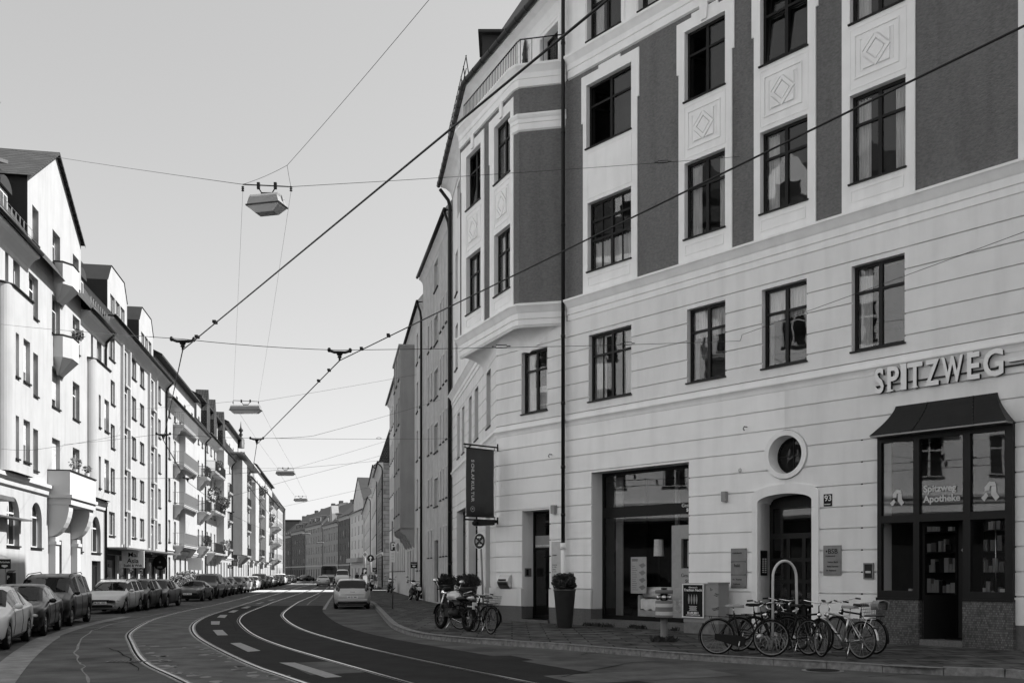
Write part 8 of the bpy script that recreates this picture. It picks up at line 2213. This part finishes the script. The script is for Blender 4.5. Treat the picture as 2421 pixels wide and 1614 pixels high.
# cross spans anchored in the houses
def FAw(x, y, w_=.02): u_, v_ = FA.px(x, y); return FA(u_, v_, w_)
def FLw(x, y): 
    u_, v_ = FL.px(x, y); return FL(u_, v_, .02)
def turnbuckle(p, d, L=.5):
    def fn(t):
        P = Vector(p); D = Vector(d).normalized() * L; t.tube([tuple(P), tuple(P + D * .2)], .012, 5)
        for o_ in (-.03, .03): t.tube([tuple(P + D * .2 + Vector((0, 0, o_))), tuple(P + D * .8 + Vector((0, 0, o_)))], .009, 5)
        t.tube([tuple(P + D * .8), tuple(P + D)], .012, 5)
    return fn
def up(P, dz=.19): return (P[0], P[1], P[2] + dz)
A1 = FAw(1750, 806)
def span(name, lb, pts, r=.0055, tb=None, s_=.03):
    P = []
    for a, b2 in zip(pts[:-1], pts[1:]): P += sag(a, b2, s_, 6)[:-1]
    P.append(tuple(pts[-1])); ex = []
    if tb: 
        for p, q in tb: ex.append(('turnbuckle', turnbuckle(p, Vector(q) - Vector(p)), 'metal'))
    return wire(name, lb, P, r, extra=ex)
LE = FLw(0, 766)
mid1 = Vector(up(W2[2])).lerp(Vector(A1), .62); mid2 = Vector(up(W2[2])).lerp(Vector(A1), .3)
span('span_wire', 'cross wire carrying the nearest hangers from the left house to the right facade', [LE, up(W1[2]), up(W2[2]), A1], tb=[(mid1, A1), (mid2, A1)])
A2 = FAw(2420, 437)
span('span_wire', 'wire rising from the wall anchor to the upper right edge', [A1, tuple(Vector(A1) + Vector((.0, -.25, .1))), (11.5, 13.0, EYE + (HY - 250) / F_ * 13.0)], r=.006)
A3 = FB(FB.u(1072), 5.75, .05)
L3_ = FLw(275, 1030)
span('span_wire', 'second cross wire at the second pair of hangers', [FLw(150, 1050), up(W1[3]), up(W2[3]), at(1068, 1036, 46.0)], tb=[(Vector(up(W2[3])).lerp(Vector(at(1068, 1036, 46.0)), .5), at(1068, 1036, 46.0))])
span('span_wire', 'third cross wire with hanger farther down the street', [FLw(255, 1130), up(W1[4]), at(930, 1085, 76)], r=.008)
span('span_wire', 'pale slanting wire from the far hangers up to the right houses', [up(W2[3]), at(740, 1030, 30), at(1040, 945, 44)], r=.005)
span('span_wire', 'fourth cross wire far down the street', [FLw(440, 1200), at(700, 1130, 88), at(905, 1075, 96)], r=.012)
span('span_wire', 'fifth cross wire far down the street near the bend', [at(655, 1200, 140), at(880, 1150, 130)], r=.014)
span('span_wire', 'slack wire drooping between left house and second left hanger', [FLw(0, 1060), at(80, 1063, 34), at(285, 1028, 40)], r=.006)
span('span_wire', 'wire running from the second left hanger down to the third', [W1[3], at(444, 1139, 41)], r=.008)
# ---- hanging street lamps
Z_L = 9.8
def lamp(x, y, Yd, lb, ang=0.0, big=True):
    p = Vector(at(x, y, Yd)); rt = empty('hanging_street_lamp', tuple(p), lb, 'street lamp', 'street lamps hanging over the street')
    ca, sa = math.cos(ang), math.sin(ang)
    T = lambda a, b2, c: (p.x + a * ca - b2 * sa, p.y + a * sa + b2 * ca, p.z + c)
    t = MB(); Lh = .38 if big else .75
    prof = [(-.2, .0), (-.19, .16), (-.14, .22), (.14, .22), (.19, .16), (.2, 0)]
    vs_ = [T(sx_ * (Lh if z < .1 else Lh - .05), y_, z) for sx_ in (-1, 1) for y_, z in prof]; k = 6
    t.mesh(vs_, [tuple(range(k)), tuple(range(k, 2 * k))] + [(i, i + 1, k + i + 1, k + i) for i in range(k - 1)]); t.build('housing', 'grey', rt)
    t = MB(); t.box(-Lh - .02, Lh + .02, -.22, .22, -.025, .0, T=T); t.build('rim', 'metal', rt)
    t = MB(); q = [(-Lh, -.2, -.026), (Lh, -.2, -.026), (Lh, .2, -.026), (-Lh, .2, -.026), (-Lh + .16, -.13, -.17), (Lh - .16, -.13, -.17), (Lh - .16, .13, -.17), (-Lh + .16, .13, -.17)]
    t.mesh([T(*v) for v in q], [(0, 1, 5, 4), (1, 2, 6, 5), (2, 3, 7, 6), (3, 0, 4, 7), (4, 5, 6, 7)]); t.build('diffuser', 'lamp', rt)
    hw = 57 / F_ * Yd if big else .62; zb = .42
    t = MB(); t.tube([(p.x - hw, p.y, p.z + zb + .05), (p.x + hw, p.y, p.z + zb - .0)], .014, 6)
    for s_ in (-1, 1):
        for k in range(3): t.lathe([(.02, 0), (.035, .01), (.02, .03)], (p.x + s_ * hw, p.y, p.z + zb - .1 + k * .04), seg=8)
    for s_ in (-.35, .35): t.box(p.x + s_ * hw - .03, p.x + s_ * hw + .03, p.y - .03, p.y + .03, p.z + zb - .05, p.z + zb + .09)
    t.tube([(p.x - .35 * hw, p.y, p.z + zb - .02), (p.x - .2 * hw, p.y, p.z + .27), (p.x + .2 * hw, p.y, p.z + .27), (p.x + .35 * hw, p.y, p.z + zb - .02)], .015, 6)
    t.box(p.x - .12, p.x + .12, p.y - .05, p.y + .05, p.z + .221, p.z + .28)
    t.build('suspension_bar', 'metal', rt); return p, hw, zb
LPs = []
for x, y, Yd, lb, an, bg_ in ((631, 487, 21.0, 'large pale street lamp hanging nearest above the street', R(-14), True), (581, 969, 47.0, 'second hanging street lamp, thin seen from the side', 0, False), (675, 1119, 77.0, 'third hanging street lamp in front of the sky', 0, False), (711, 1182, 106.0, 'fourth hanging street lamp, small above the bend', 0, False),
    (724, 1262, 180, 'fifth hanging street lamp before the dark houses', 0, False), (757, 1283, 205, 'sixth hanging street lamp before the dark houses', 0, False)): LPs.append(lamp(x, y, Yd, lb, an, bg_))
p, hw, zb = LPs[0]; lp, rp = (p.x - hw, p.y, p.z + zb + .05), (p.x + hw, p.y, p.z + zb)
span('span_wire', 'thin wire from the upper left house to the nearest lamp', [FLw(0, 350), lp])
A4 = FAw(1750, 371)
span('span_wire', 'thin wire from the nearest lamp to the dark stucco facade', [rp, A4], tb=[(Vector(rp).lerp(Vector(A4), .78), A4)])
kn_ = Vector(at(679, 391, 20.5))
span('stay_wire', 'slanting stay from the nearest lamp up to the top edge', [lp, tuple(kn_), at(1031, -20, 15)], r=.0045)
span('stay_wire', 'short stay between the wire knot and the right end of the nearest lamp', [tuple(kn_), rp], r=.004)
for i in range(3):
    (p1, h1, z1), (p2, h2, z2) = LPs[i], LPs[i + 1]
    for s_, nm in ((-1, 'left'), (1, 'right')):
        span('feeder_wire', '%s thin wire between hanging lamps %s and %s' % (nm, ['one', 'two', 'three'][i], ['two', 'three', 'four'][i]), [(p1.x + s_ * h1, p1.y, p1.z + z1 - .1), (p2.x + s_ * h2, p2.y, p2.z + z2)], r=.003 + .002 * i, s_=.1)
p, hw, zb = LPs[1]
span('span_wire', 'thin wire from the second lamp to the right houses', [(p.x + hw, p.y, p.z + zb), at(985, 885, 58)], r=.006)
span('span_wire', 'thin wire from the second lamp to the left houses', [(p.x - hw, p.y, p.z + zb), FLw(300, 968)], r=.006)
p, hw, zb = LPs[2]
span('span_wire', 'thin wire from the third lamp to both rows of houses', [FLw(470, 1105), (p.x - hw, p.y, p.z + zb), (p.x + hw, p.y, p.z + zb), at(920, 1040, 93)], r=.009)
